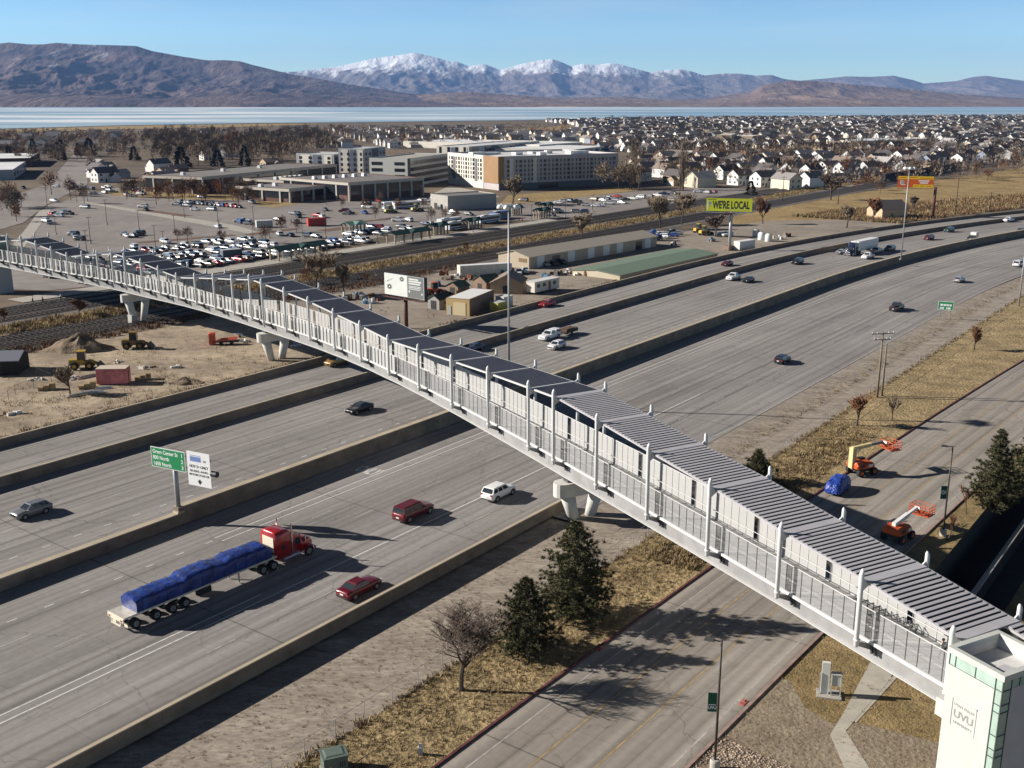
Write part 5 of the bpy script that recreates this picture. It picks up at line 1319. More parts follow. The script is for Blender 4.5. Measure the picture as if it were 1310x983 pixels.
# ------------------------------------------------------------------ lamp posts, masts, utility poles
m_fix = mat('lamp_head', (0.08, 0.075, 0.07), .5); m_lens = mat('lamp_lens', (.6, .6, .58), .3)
m_banner = mat('banner_green', (0.012, 0.10, 0.055), .7)
def banner_lamp(label, px, ptop, arm_dir, bz, mirror):
    p = at(*px, G0); h = atY(*ptop, p.y).z - G0
    r = thing('street_lamp', label, 'street lamp', p)
    b = MB(); b.lathe([(.36, 0), (.36, .75), (.30, .85)], (0, 0, 0), m_conc, 14); b.build('footing', r)
    b = MB(); b.tube((0, 0, .8), (0, 0, h), .10, m_poled, r1=.075, n=8); b.build('pole', r, True)
    b = MB(); d = Vector(arm_dir).normalized(); b.bar((0, 0, h - .08), d * .7 + Vector((0, 0, h - .02)), .08, .08, m_poled); b.build('arm', r)
    b = MB(); q = d * .85 + Vector((0, 0, h - .10)); b.box(q, (.75, .38, .16), m_fix, math.atan2(d.y, d.x), taper=.8); hd = b.build('lamp_head', r)
    bd = Vector((-1, .1, 0)).normalized(); n = bd.cross(Vector((0, 0, 1))); 
    xb = -bd; nb = xb.cross(Vector((0, 0, 1)))
    w_, z0, z1 = .62, bz * h, bz * h + 1.45
    b = MB(); b.extrude([bd * .10 + Vector((0, 0, z0)), bd * (.10 + w_) + Vector((0, 0, z0)), bd * (.10 + w_) + Vector((0, 0, z1)), bd * .10 + Vector((0, 0, z1))], nb * -.012, nb * .012, m_banner); f = b.build('banner', r)
    b = MB()
    for z in (z0 - .02, z1 + .02): b.tube((0, 0, z), bd * (.14 + w_), .0, m_poled) if False else b.bar((0, 0, z), bd * (.14 + w_) + Vector((0, 0, z)), .03, .03, m_pole)
    b.build('bracket', r)
    if mirror:      # emblem disc and a run of upright letters
        c = bd * (.10 + w_ * .62) + nb * .03 + Vector((0, 0, (z0 + z1) / 2)); b = MB()
        b.extrude([c + xb * (.17 * math.cos(t)) + Vector((0, 0, .24 * math.sin(t))) for t in [2 * PI * q / 14 for q in range(14)]], nb * 0, nb * .004, m_swhite)
        b.extrude([c + nb * .006 + xb * (.08 * math.cos(t)) + Vector((0, 0, .11 * math.sin(t))) for t in [2 * PI * q / 12 for q in range(12)]], nb * 0, nb * .004, m_banner); b.build('emblem', f)
        put_text('lettering', 'UVU', .2, m_swhite, f, basis(bd * .17 + nb * .03 + Vector((0, 0, z0 + .55)), (0, 0, 1), -xb), extr=.003, bold=.008)
    else:
        put_text('lettering', 'UVU', .30, m_swhite, f, basis(bd * (.10 + w_ * .95) + nb * .03 + Vector((0, 0, z0 + .20)), xb, (0, 0, 1)), extr=.003, bold=.014, sx=w_ * .9 / .58)
        b = MB(); b.extrude([bd * (.10 + w_ * fx) + nb * .03 + Vector((0, 0, z0 + fz)) for fx, fz in ((.93, .50), (.08, .50), (.08, .56), (.93, .56))], nb * 0, nb * .004, m_swhite); b.build('stripe', f)
    return r
banner_lamp('dark street lamp with a green lettered banner rising from the rock bed', (914, 985), (923, 820), (-1, .35, 0), .46, False)
banner_lamp('dark street lamp with a green emblem banner beside the orange lift', (1206, 686), (1212, 571), (-1, .2, 0), .42, True)

def mast(label, px, ptop, z0, w0):
    p = at(*px, z0); h = atY(*ptop, p.y).z - z0
    r = thing('high_mast_light', label, 'light mast', p)
    b = MB(); b.tube((0, 0, 0), (0, 0, h), w0, m_pole, r1=w0 * .6, n=10); b.box((0, 0, 0), (.9, .9, .12), m_pole); b.build('shaft', r, True)
    b = MB(); b.lathe([(.5, 0), (1.25, .1), (1.25, .28), (.5, .4)], (0, 0, h - .3), m_pole, 14); b.build('ring', r)
    for k in range(6):
        a = 2 * PI * k / 6 + .3
        b = MB(); b.lathe([(.18, .55), (.42, .35), (.50, 0), (.30, -.06)], (1.35 * math.cos(a), 1.35 * math.sin(a), h - .5), m_swhite, 10); b.build('floodlight', r, True)
    return r
mast('tall grey light mast rising behind the bridge canopy', (651, 506), (653, 262), 2.0, .20)
mast('tall grey light mast on the median wall beside the blue truck trailer', (1152.5, 332), (1161, 214), 2.0, .20)
m_wood = mat('weathered_wood', (0.20, 0.165, 0.125), .9, var=.25, scale=2, stretch=(6, 6, .4)); m_woodd = mat('dark_wood', (.075, .052, .038), .9)
def upole(label, px, ptop, arms, m, z0=G0, rad=.17, xd=(1, .2, 0)):
    p = at(*px, z0); h = atY(*ptop, p.y).z - z0
    r = thing('utility_pole', label, 'utility pole', p)
    b = MB(); b.tube((0, 0, 0), (0, 0, h), rad, m, r1=rad * .65, n=8); b.build('pole', r, True)
    d = Vector(xd).normalized()
    for z, L in arms:
        b = MB(); b.bar(d * -L + Vector((0, 0, h - z)), d * L + Vector((0, 0, h - z)), .12, .14, m); a = b.build('crossarm', r)
        c = MB()
        for f in (-.92, -.5, .5, .92): c.lathe([(.05, 0), (.08, .08), (.05, .2)], d * (L * f) + Vector((0, 0, h - z + .07)), m_swhite, 6)
        c.build('insulators', a)
    return r, p, h
upole('weathered wooden pole with two crossarms on the grass bank', (1122, 509), (1130, 425), ((.25, 2.0), (1.2, 1.5)), m_wood, rad=.2)
upole('plain wooden pole close behind the double-crossarm pole', (1128, 507), (1135, 440), (), m_wood, rad=.2)
upole('pale wooden pole at the right edge by the dry verge', (1303, 392), (1310, 300), (), m_pole, rad=.2)
for i, (a, c, lab) in enumerate((((1222, 274), (1229, 228), 'dark wooden pole right of the rusty billboard post'), ((1266, 268), (1271, 246), 'short dark wooden pole in the golden field near the right edge'), ((1072, 262), (1070, 232), 'wooden pole over the railway left of the orange billboard'), ((1001, 258), (1003, 226), 'wooden pole with a crossarm beyond the yellow billboard'))):
    upole(lab, a, c, ((.3, 1.6),), m_woodd, rad=.2)
# parking lot lamps
LL = [((116, 312), (113, 278)), ((98, 258), (96, 232)), ((61, 268), (59, 238)), ((72, 300), (71, 280)), ((111, 322), (110, 295)), ((137, 288), (135, 256)), ((90, 256), (89, 224)), ((178, 294), (178, 270)), ((112, 258), (112, 238)), ((224, 301), (223, 276)),
      ((199, 317), (198, 289)), ((282, 310), (281, 282)), ((236, 279), (235, 258)), ((279, 287), (278, 268)), ((325, 295), (325, 264)), ((210, 323), (209, 296)), ((324, 308), (323, 288)), ((345, 305), (345, 284)), ((387, 303), (387, 272)), ((417, 305), (417, 270)),
      ((440, 312), (441, 293)), ((417, 263), (416, 243)), ((465, 262), (465, 245)), ((540, 262), (540, 238)), ((548, 285), (547, 262)), ((483, 312), (483, 292)), ((723, 278), (723, 252)), ((680, 284), (680, 262)), ((758, 271), (758, 250)), ((605, 298), (605, 278))]
def lot_lamp():
    r = thing('parking_lamp', 'slim dark lamp post standing on the station parking lot', 'lamp post', (0, 0, 0), 0, 'lamp posts on the parking lots')
    b = MB(); b.lathe([(.32, 0), (.32, .8), (.28, .85)], (0, 0, 0), m_conc, 8); b.build('footing', r)
    b = MB(); b.tube((0, 0, .8), (0, 0, 9.6), .11, m_poled, r1=.08, n=6); b.build('pole', r)
    b = MB(); b.box((.5, 0, 9.5), (.7, .4, .16), m_fix); b.box((-.5, 0, 9.5), (.7, .4, .16), m_fix); b.build('lamp_head', r)
    return r
l0 = lot_lamp()
for i, (a, c) in enumerate(LL):
    p = at(*a, G0 + .06); h = atY(*c, p.y).z - p.z
    o = l0 if i == 0 else copy_tree(l0)
    o.location = p; o.rotation_euler = (0, 0, ROADROT); s_ = max(.55, min(1.4, h / 9.6)); o.scale = (1, 1, s_)
# ------------------------------------------------------------------ trees
m_bark = mat('grey_bark', (0.085, 0.065, 0.052), .95, rnd=.2)
m_twig = mat('bare_twig', (0.135, 0.10, 0.08), .95, rnd=.3)
m_twig2 = mat('pale_twig', (0.19, 0.145, 0.10), .95, rnd=.25)
m_rust = mat('rusty_twig', (0.15, 0.07, 0.035), .95, rnd=.3)
m_need = mat('pine_needle', (0.05, 0.05, 0.02), .85, col2=(0.11, 0.104, 0.044), scale=.9, rnd=.2)
m_need2 = mat('dark_needle', (0.016, 0.022, 0.014), .9, rnd=.3)
m_pbark = mat('pine_bark', (0.075, 0.05, 0.035), .95)
def bare_tree_mb(h, seed, levels=4, spread=.55, trunk=.18, kids=(5, 4, 4, 3), twig_r=.012, mb=m_bark, mt=m_twig, up=.25):
    rnd = random.Random(seed); T = MB(); K = MB()
    def grow(p, d, L, r, lv):
        n = 3 if lv < 2 else 2
        pts = [p]; dd = d.copy()
        for i in range(n):
            dd = (dd + Vector((rnd.gauss(0, .10), rnd.gauss(0, .10), up * .12))).normalized()
            pts.append(pts[-1] + dd * (L / n))
        for i in range(n):
            r0 = r * (1 - .35 * i / n); r1 = r * (1 - .35 * (i + 1) / n)
            (T if lv < 2 else K).tube(pts[i], pts[i + 1], r0, mb if lv < 2 else mt, r1, n=6 if lv == 0 else (4 if lv == 1 else 3), caps=False)
        if lv >= levels: return
        k = kids[lv]
        for j in range(k):
            f = (.35 if lv else .45) + (.65 if lv else .55) * (j + rnd.random() * .7) / k
            f = min(f, 1.0); q = f * n; i = min(n - 1, int(q)); o = pts[i].lerp(pts[i + 1], q - i)
            a = rnd.random() * 2 * PI; side = Vector((math.cos(a), math.sin(a), 0))
            nd = (dd * (1 - spread) + side * spread * (1 + .3 * rnd.random()) + Vector((0, 0, up))).normalized()
            grow(o, nd, L * (.52 + .2 * rnd.random()), max(twig_r, r * .52), lv + 1)
    grow(Vector((0, 0, 0)), Vector((rnd.gauss(0, .03), rnd.gauss(0, .03), 1)).normalized(), h * .42, trunk, 0)
    zmax = max(v[2] for v in K.v); s = h / zmax
    for q in (T, K): q.v = [(x * s, y * s, z * s) for x, y, z in q.v]
    return T, K
def tree(name, label, cat, T, K, loc, rz=0, group=None, scale=1.0):
    r = thing(name, label, cat, loc, rz, group); r.scale = (scale,) * 3
    T.build('trunk', r); K.build('crown', r); return r
def pine_mb(h, wd, seed, nlev=26, dens=1.0, m=m_need, size=.34):
    rnd = random.Random(seed); T = MB(); K = MB(); i_ = K._m(m)
    T.tube((0, 0, 0), (0, 0, h * .95), h * .018 + .05, m_pbark, r1=.03, n=7, caps=False)
    for lv in range(nlev):
        t = (lv + .4) / nlev; z = h * (.06 + .93 * t)
        R_ = wd * (1 - t ** 1.5) ** .9 * (.78 + .4 * rnd.random()) * min(1, .6 + t * 2.2)
        nb = max(5, int((9 + rnd.random() * 4) * (1 - .45 * t)))
        for b_ in range(nb):
            a = 2 * PI * (b_ + rnd.random()) / nb; L = R_ * (.65 + .5 * rnd.random())
            dirv = Vector((math.cos(a), math.sin(a), .10 + .35 * t - .12 * (1 - t)))
            tip = Vector((0, 0, z)) + dirv * L
            T.tube((0, 0, z), tip, .03 + .02 * (1 - t), m_pbark, .012, n=3, caps=False)
            nc = max(2, int(L / .42))
            for c in range(nc):
                f = .3 + .75 * (c + rnd.random()) / nc
                ce = Vector((0, 0, z)).lerp(tip, f) + Vector((rnd.gauss(0, .12), rnd.gauss(0, .12), rnd.gauss(.05, .10)))
                for s in range(int(15 * dens)):
                    q = Vector((rnd.gauss(0, 1), rnd.gauss(0, 1), rnd.gauss(.45, .8))).normalized()
                    w_ = q.orthogonal().normalized(); w_.rotate(Matrix.Rotation(rnd.random() * 6.3, 3, q))
                    ln = size * (.7 + .7 * rnd.random()); k = len(K.v)
                    K.v.extend([tuple(ce - q * ln * .2 - w_ * size * .16), tuple(ce - q * ln * .2 + w_ * size * .16), tuple(ce + q * ln)]); K.f.append((k, k + 1, k + 2)); K.mi.append(i_)
    return T, K
def px_h(px, ptop, z=G0):
    p = at(*px, z); return p, atY(*ptop, p.y).z - z
p, h = px_h((735, 792), (728, 667)); T, K = pine_mb(h, 4.1, 3, 34, 1.8, size=.31); tree('pine_tree', 'tallest pine tree in front of the bridge pier', 'tree', T, K, p)
p, h = px_h((672, 836), (668, 740)); T, K = pine_mb(h, 3.3, 8, 28, 1.7, size=.31); tree('pine_tree', 'shorter pine tree left of the tall pine, next to the red kerb', 'tree', T, K, p)
p, h = px_h((968, 618), (966, 576)); T, K = pine_mb(h, 2.2, 14, 18, 1.6, size=.33); tree('pine_tree', 'rounded pine tree just behind the bridge canopy', 'tree', T, K, p)
p, h = px_h((1270, 655), (1279, 551)); T, K = pine_mb(h, 3.1, 21, 28, 1.6, size=.36); tree('pine_tree', 'broad pine tree on the right-hand lawn beside the road', 'tree', T, K, p)
p, h = px_h((1318, 640), (1312, 535)); T, K = pine_mb(h, 3.4, 27, 26, 1.0, size=.45); tree('pine_tree', 'pine tree cut off by the right edge of the view', 'tree', T, K, p)
# pines behind the camera's right that only the shadow shows are left out
for nm, lab, px, top, sd, sp, kd, mt, tr_ in (
    ('bare_tree', 'leafless round-crowned tree left of the pines on the dry grass bank', (590, 884), (588, 782), 83, .84, (8, 6, 5, 4), m_twig, .16),
    ('bare_tree', 'small leafless tree on the bank beside the road, left of the utility poles base', (1096, 545), (1094, 502), 9, .7, (6, 5, 5, 3), m_rust, .14),
    ('bare_tree', 'thin leafless sapling right of the utility poles', (1141, 538), (1141, 504), 12, .5, (5, 4, 3, 2), m_twig, .09),
    ('bare_tree', 'leafless tree on the bank near the right edge', (1246, 448), (1244, 416), 15, .6, (6, 5, 4, 3), m_rust, .13),
    ('bare_tree', 'thin bare sapling on the right-hand lawn between lamp and big pine', (1236, 658), (1238, 621), 18, .45, (4, 3, 3, 2), m_rust, .06),
    ('bare_tree', 'thin bare sapling on the lawn right below the banner lamp', (1212, 692), (1213, 655), 22, .45, (4, 3, 3, 2), m_rust, .06),
    ('bare_tree', 'big bare tree with spreading branches behind the bridge canopy, beside the railway', (405, 379), (402, 318), 25, .8, (9, 7, 5, 4), m_twig2, .25),
    ('bare_tree', 'pale bare tree with upright branches right of the big bare tree by the railway', (440, 378), (440, 335), 28, .6, (7, 6, 5, 4), m_twig2, .2),
    ('bare_tree', 'round golden-brown bare tree behind the long beige warehouse roof', (745, 305), (742, 272), 31, .75, (8, 7, 6, 4), m_twig2, .22),
    ('bare_tree', 'big round bare tree in front of the brown corner of the long apartment block', (656, 262), (655, 223), 34, .75, (8, 7, 6, 4), m_twig2, .3),
    ('bare_tree', 'pale bare tree left of the yellow billboard, nearest the railway', (845, 293), (848, 248), 37, .65, (8, 6, 5, 4), m_twig2, .22),
    ('bare_tree', 'second pale bare tree left of the yellow billboard', (872, 288), (874, 245), 40, .65, (8, 6, 5, 4), m_twig2, .22),
    ('bare_tree', 'bare bush-like tree below the yellow billboard panel', (915, 303), (915, 274), 43, .75, (8, 6, 5, 4), m_twig, .2),
    ('bare_tree', 'rusty bare tree right of the yellow billboard', (976, 287), (976, 252), 46, .55, (8, 6, 5, 4), m_rust, .2),
    ('bare_tree', 'white-barked bare tree in the golden field left of the little house', (1083, 292), (1080, 262), 49, .7, (8, 6, 5, 3), m_twig2, .25),
    ('bare_tree', 'bare tree behind the little house left of the rusty billboard post', (1168, 268), (1168, 250), 52, .7, (8, 6, 5, 3), m_twig, .2),
    ('bare_tree', 'rusty brown tree in the golden field next to the little house', (1116, 285), (1116, 252), 55, .6, (8, 6, 5, 3), m_rust, .2),
    ('bare_tree', 'dome-shaped bare tree beside the railway bend right of the yellow billboard', (1063, 256), (1063, 222), 58, .8, (9, 7, 6, 4), m_twig, .3),
    ('bare_tree', 'grey leafless scrub tree beside the pink container', (90, 505), (88, 468), 61, .75, (8, 6, 5, 3), m_twig2, .12),
    ('bare_tree', 'dark purple leafless thicket beside the tracks left of the bridge pier', (102, 405), (104, 383), 64, .9, (9, 7, 6, 4), m_rust, .12),
    ('bare_tree', 'thin rusty bare tree by the tracks at the left edge', (5, 412), (5, 393), 67, .7, (7, 5, 4, 3), m_rust, .12),
):
    p, h = px_h(px, top)
    d_ = p.length; tw = max(.018, d_ * .00028) if sd != 83 else .013
    T, K = bare_tree_mb(h, sd, 5 if sd == 83 else 4, sp * .78, tr_, kd + (3,), tw, m_bark, mt, up=.34); tree(nm, lab, 'tree', T, K, p)
# prototypes for the many trees farther off
def far_tree_mb(h, wd, seed, kind):
    """trunk and a crown of many thin slivers (bare), clumps (evergreen) or upright plumes (poplar)"""
    rnd = random.Random(seed); b = MB()
    mt = {'bare': m_twig, 'pale': m_twig2, 'rust': m_rust, 'ever': m_need2, 'poplar': m_twig2}[kind]; i_ = b._m(mt)
    b.tube((0, 0, 0), (0, 0, h * .5), h * .022, m_bark, r1=h * .012, n=4, caps=False)
    n = {'bare': 480, 'pale': 480, 'rust': 480, 'ever': 420, 'poplar': 300}[kind]
    lobes = [(Vector((rnd.gauss(0, wd * .33), rnd.gauss(0, wd * .33), h * (.45 + .4 * rnd.random()))), wd * (.35 + .3 * rnd.random())) for _ in range(7)]
    for _ in range(n):
        if kind == 'ever':
            t = rnd.random() ** 1.3; z = h * (.05 + .95 * t); a = rnd.random() * 2 * PI; rr = wd * (1 - t) ** .8 * (.4 + .6 * rnd.random()) * (1 + .2 * math.sin(a * 3 + z))
            c = Vector((rr * math.cos(a), rr * math.sin(a), z)); q = Vector((math.cos(a), math.sin(a), .1)); ln = h * .10; ww = h * .055
        elif kind == 'poplar':
            t = rnd.random(); z = h * (.08 + .9 * t); a = rnd.random() * 2 * PI; rr = wd * (.5 + .5 * math.sin(PI * min(1, t * 1.1))) * rnd.random()
            c = Vector((rr * math.cos(a), rr * math.sin(a), z)); q = Vector((math.cos(a) * .15, math.sin(a) * .15, 1)); ln = h * .12; ww = h * .0065
        else:
            o, r_ = lobes[rnd.randrange(7)]; q = Vector((rnd.gauss(0, 1), rnd.gauss(0, 1), rnd.gauss(.25, 1))).normalized()
            c = o + q * (r_ * rnd.random() ** .6); q = (q + Vector((0, 0, .5))).normalized(); ln = h * .11; ww = h * .016
        w_ = q.orthogonal().normalized(); w_.rotate(Matrix.Rotation(rnd.random() * 6.3, 3, q)); k = len(b.v)
        b.v.extend([tuple(c - w_ * ww), tuple(c + w_ * ww), tuple(c + q * ln)]); b.f.append((k, k + 1, k + 2)); b.mi.append(i_)
    return b
FT = {}
for kind in ('bare', 'pale', 'rust', 'ever', 'poplar'):
    for s_ in range(3):
        FT[(kind, s_)] = far_tree_mb(1.0 * 8, {'ever': 2.3, 'poplar': 1.0}.get(kind, 3.4), 100 + s_ * 7 + len(kind), kind).mesh('distant_tree')
FLAB = {'bare': ('leafless brown tree', 'bare_tree'), 'pale': ('leafless pale tan tree', 'bare_tree'), 'rust': ('leafless reddish brown tree', 'bare_tree'), 'ever': ('dark evergreen tree', 'evergreen_tree'), 'poplar': ('tall narrow leafless poplar tree', 'poplar_tree')}
NTREE = [0]
def far_tree(kind, px, py, hh, where, z=G0, wide=1.0, pos=None):
    p = at(px, py, z) if pos is None else pos; o = bpy.data.objects.new(FLAB[kind][1], FT[(kind, RND.randrange(3))]); C.objects.link(o)
    s = hh / 8.0; o.location = p; o.rotation_euler = (0, 0, RND.random() * 6.28); o.scale = (s * wide, s * wide, s)
    NTREE[0] += 1
    return tag(o, FLAB[kind][0] + ' ' + where, 'tree', FLAB[kind][0] + 's ' + where)
def pick(mix):
    r_ = RND.random() * sum(w_ for _, w_ in mix)
    for k, w_ in mix:
        r_ -= w_
        if r_ <= 0: return k
    return mix[-1][0]
for lab, area, n, hr, mix in (
    ('on the verge of the station parking lot', [(150, 252, 330, 262)], 26, (6, 9), (('rust', 3), ('bare', 3))),
    ('in front of the brick office building', [(232, 250, 345, 254)], 18, (6, 9), (('bare', 2), ('rust', 2))),
    ('on the islands of the station parking lot', [(160, 300, 360, 312), (290, 296, 420, 300), (440, 285, 640, 276), (420, 262, 560, 272)], 16, (4, 6), (('rust', 1), ('bare', 1))),
    ('along the avenue left of the parking lot', [(8, 286, 28, 262), (60, 262, 120, 248), (85, 196, 150, 222)], 16, (6, 11), (('rust', 2), ('bare', 2), ('pale', 1))),
    ('in the thick wood behind the parking lot', [(185, 178, 420, 196), (200, 184, 400, 214)], 62, (11, 18), (('bare', 5), ('pale', 2), ('rust', 1), ('ever', .35))),
    ('among the houses at far left', [(0, 183, 190, 214), (0, 196, 90, 206)], 26, (8, 14), (('bare', 4), ('rust', 1), ('ever', .8))),
    ('between the far roofs behind the garage', [(380, 165, 620, 190)], 30, (8, 14), (('bare', 4), ('rust', 1.5), ('ever', .5), ('pale', 1))),
    ('standing among the white houses', [(800, 200, 1300, 232), (900, 190, 1300, 210)], 66, (7, 12), (('bare', 4), ('rust', 2), ('pale', 1.5), ('ever', .3))),
    ('on the railway embankment at right', [(1165, 226, 1310, 206), (1000, 262, 1130, 232)], 22, (4, 7), (('rust', 3), ('bare', 2))),
    ('between the long apartment block and the white houses', [(770, 244, 840, 234), (790, 228, 830, 236)], 12, (8, 15), (('pale', 3), ('bare', 2), ('rust', 1))),
    ('beside the railway behind the dirt yard', [(330, 350, 480, 372), (560, 330, 600, 322)], 8, (3, 5), (('pale', 2), ('rust', 2))),
):
    for _ in range(n):
        x0, y0, x1, y1 = RND.choice(area); far_tree(pick(mix), x0 + (x1 - x0) * RND.random(), (y0 + (y1 - y0) * RND.random()), hr[0] + (hr[1] - hr[0]) * RND.random(), lab)
for px, py, hh in ((808, 243, 26), (817, 244, 22), (870, 243, 24), (874, 243, 26), (384, 214, 22), (388, 215, 20), (812, 240, 20)):
    far_tree('poplar', px, py, hh, 'rising above the houses', wide=.8)
for px, py, hh in ((233, 216, 15), (279, 214, 12), (75, 203, 13), (115, 200, 15), (172, 206, 11), (960, 250, 7)):
    far_tree('ever', px, py, hh, 'standing alone near the houses', wide=1.5)
# the rest of the distant trees: nobody could count them
def tree_mass(name, area, n, hr, mts, seed, nk=34):
    rnd = random.Random(seed); b = MB()
    for _ in range(n):
        u_, v_ = rnd.random(), rnd.random(); x0, y0, x1, y1 = rnd.choice(area)
        p = at(x0 + (x1 - x0) * u_, y0 + (y1 - y0) * v_, G0); h = hr[0] + (hr[1] - hr[0]) * rnd.random(); wd = h * .42
        i_ = b._m(rnd.choice(mts))
        for _k in range(nk):
            q = Vector((rnd.gauss(0, 1), rnd.gauss(0, 1), rnd.gauss(0, 1))).normalized()
            c = p + Vector((q.x * wd * .7, q.y * wd * .7, h * .55 + q.z * h * .36)); w_ = q.orthogonal().normalized() * (h * (.045 if nk < 50 else .014)); k = len(b.v)
            b.v.extend([tuple(c - w_), tuple(c + w_), tuple(c + q * h * .16 + Vector((0, 0, h * .12)))]); b.f.append((k, k + 1, k + 2)); b.mi.append(i_)
    return tag(b.build(name), kind='stuff', label='far-off leafless woodland and garden trees running to the lake shore')
tree_mass('woodland', [(-20, 170, 200, 186), (-20, 172, 330, 182), (200, 164, 640, 178), (640, 162, 800, 176)], 1700, (4, 8), [m_twig, m_twig2, m_rust, m_twig2], 1)
tree_mass('brush', [(0, 165.5, 420, 168)], 150, (1.5, 3.5), [m_rust, m_twig], 9)
tree_mass('woodland', [(780, 153, 1310, 176), (800, 160, 1310, 200)], 2600, (6, 11), [m_twig, m_twig2, m_twig2, m_rust, m_need2], 2)

tree_mass('woodland', [(190, 180, 420, 198), (200, 186, 395, 212)], 230, (11, 17), [m_twig2, m_twig2, m_twig], 3, 150)
tree_mass('woodland', [(800, 200, 1310, 236), (0, 184, 190, 208), (380, 170, 640, 190)], 400, (6, 11), [m_twig2, m_rust, m_twig2, m_twig], 4, 120)
tree_mass('woodland', [(800, 198, 1310, 222), (860, 190, 1310, 204), (820, 215, 1200, 238)], 420, (5, 10), [m_twig2, m_rust, m_twig, m_twig2], 12, 48)
# ------------------------------------------------------------------ dry grass tufts, brush and stones
m_blade = mat('straw_blade', (0.28, 0.205, 0.10), .95, var=.35, scale=.5, coords='World'); m_blade2 = mat('brown_brush', (0.12, 0.08, 0.045), .95, var=.4, scale=.6, coords='World')
m_blade3 = mat('pale_straw', (0.34, 0.26, 0.14), .95, var=.3, scale=.4, coords='World')
def tufts(name, fn, n, hr, mts, seed, blades=9, wide=.5):
    rnd = random.Random(seed); b = MB()
    for _ in range(n):
        p = fn(rnd)
        if p is None: continue
        h = hr[0] + (hr[1] - hr[0]) * rnd.random(); i_ = b._m(rnd.choice(mts))
        for _k in range(blades):
            a = rnd.random() * 6.28; o = Vector((rnd.gauss(0, h * wide), rnd.gauss(0, h * wide), 0)); tip = Vector((math.cos(a) * h * .5, math.sin(a) * h * .5, h * (.6 + .5 * rnd.random()))); w_ = Vector((-math.sin(a), math.cos(a), 0)) * h * .11; k = len(b.v)
            b.v.extend([tuple(p + o - w_), tuple(p + o + w_), tuple(p + o + tip)]); b.f.append((k, k + 1, k + 2)); b.mi.append(i_)
    return tag(b.build(name), kind='stuff')
def strip_pts(u0, u1, v0, v1, fn=uv, z=G0 + .04, edge=0):
    def f(r):
        u = u0 + (u1 - u0) * r.random() ** 1.4; t = r.random(); t = t if not edge else (t ** (1 + edge) if edge > 0 else 1 - (1 - t) ** (1 - edge))
        return Vector(fn(u, v0 + (v1 - v0) * t, z))
    return f
tufts('grass', strip_pts(20, 150, -51.9, -44.0), 7000, (.10, .30), [m_blade, m_blade, m_blade2, m_blade3], 5)
tufts('grass', strip_pts(90, 146, -49.5, -44.1, edge=-.5), 1300, (.25, .55), [m_blade, m_blade2, m_blade3], 15)
tufts('grass', strip_pts(100, 330, -59.6, -56.0), 2200, (.15, .35), [m_blade2, m_blade3], 6)
tufts('grass', strip_pts(20, 86, -29.0, -10.0), 3600, (.06, .16), [m_blade, m_blade3], 7)
tufts('grass', strip_pts(20, 104, -62.8, -52.2), 2600, (.05, .16), [m_blade2, m_blade3, m_blade3], 31)
tufts('grass', strip_pts(20, 330, -52.1, -51.3), 900, (.2, .5), [m_blade2, m_blade3], 32)
tufts('brush', strip_pts(20, 240, -143.2, -139.4, z=G0 + .05), 2200, (.2, .6), [m_blade2, m_blade3, m_blade, m_blade2], 8, 9, 1.0)
tufts('grass', strip_pts(100, 900, -216.5, -207, z=G0 + .05), 5500, (.4, 1.2), [m_blade, m_blade3, m_blade2], 9)
tufts('brush', strip_pts(60, 240, -195, -189, z=G0 + .05), 1100, (.4, 1.1), [m_blade2, m_rust], 10)
tufts('grass', strip_pts(420, 900, -186, -142, fn=lambda u, v, z: uv(u, v + bend(u) * .8, z)), 9000, (.5, 1.6), [m_blade, m_blade3, m_blade2, m_rust], 11)
m_stone = mat('river_stone', (0.36, 0.28, 0.21), .8, var=.5, scale=.9, coords='World')
rk = [at(x, y, G0 + .04) for x, y in ((862, 1000), (868, 983), (922, 938.5), (1050, 1010), (1050, 1050), (862, 1050))]
sheet('rock_bed', [at(x, y) for x, y in ((862, 983), (922, 938.5), (1024, 983), (1100, 1016), (1020, 1100), (800, 1100))], G0 + .046, mat('bed_soil', (.20, .15, .11), .95, var=.3, scale=2, coords='World', bump=.8, bscale=4))
rnd = random.Random(77); b = MB(); im = b._m(m_stone)
for _ in range(2600):
    p = at(866 + rnd.random() * 180, 940 + rnd.random() * 60, G0 + .05)
    pu, pv = touv(p)
    a_, c_ = at(922, 938.5, 0), at(1024, 983, 0)
    if pv < -28.95: continue
    if (c_.x - a_.x) * (p.y - a_.y) - (c_.y - a_.y) * (p.x - a_.x) > 0: continue
    r_ = .05 + .09 * rnd.random() ** 2; k = len(b.v)
    pts = [(1, 0, .2), (.3, .95, .15), (-.8, .6, .2), (-.8, -.6, .15), (.3, -.95, .2), (.1, .1, .9)]; an = rnd.random() * 6.28; co, si = math.cos(an), math.sin(an)
    for x, y, z in pts: b.v.append((p.x + (x * co - y * si) * r_, p.y + (x * si + y * co) * r_ * .8, p.z + z * r_))
    for i in range(5): b.f.append((k + i, k + (i + 1) % 5, k + 5)); b.mi.append(im)
tag(b.build('stones'), kind='stuff')
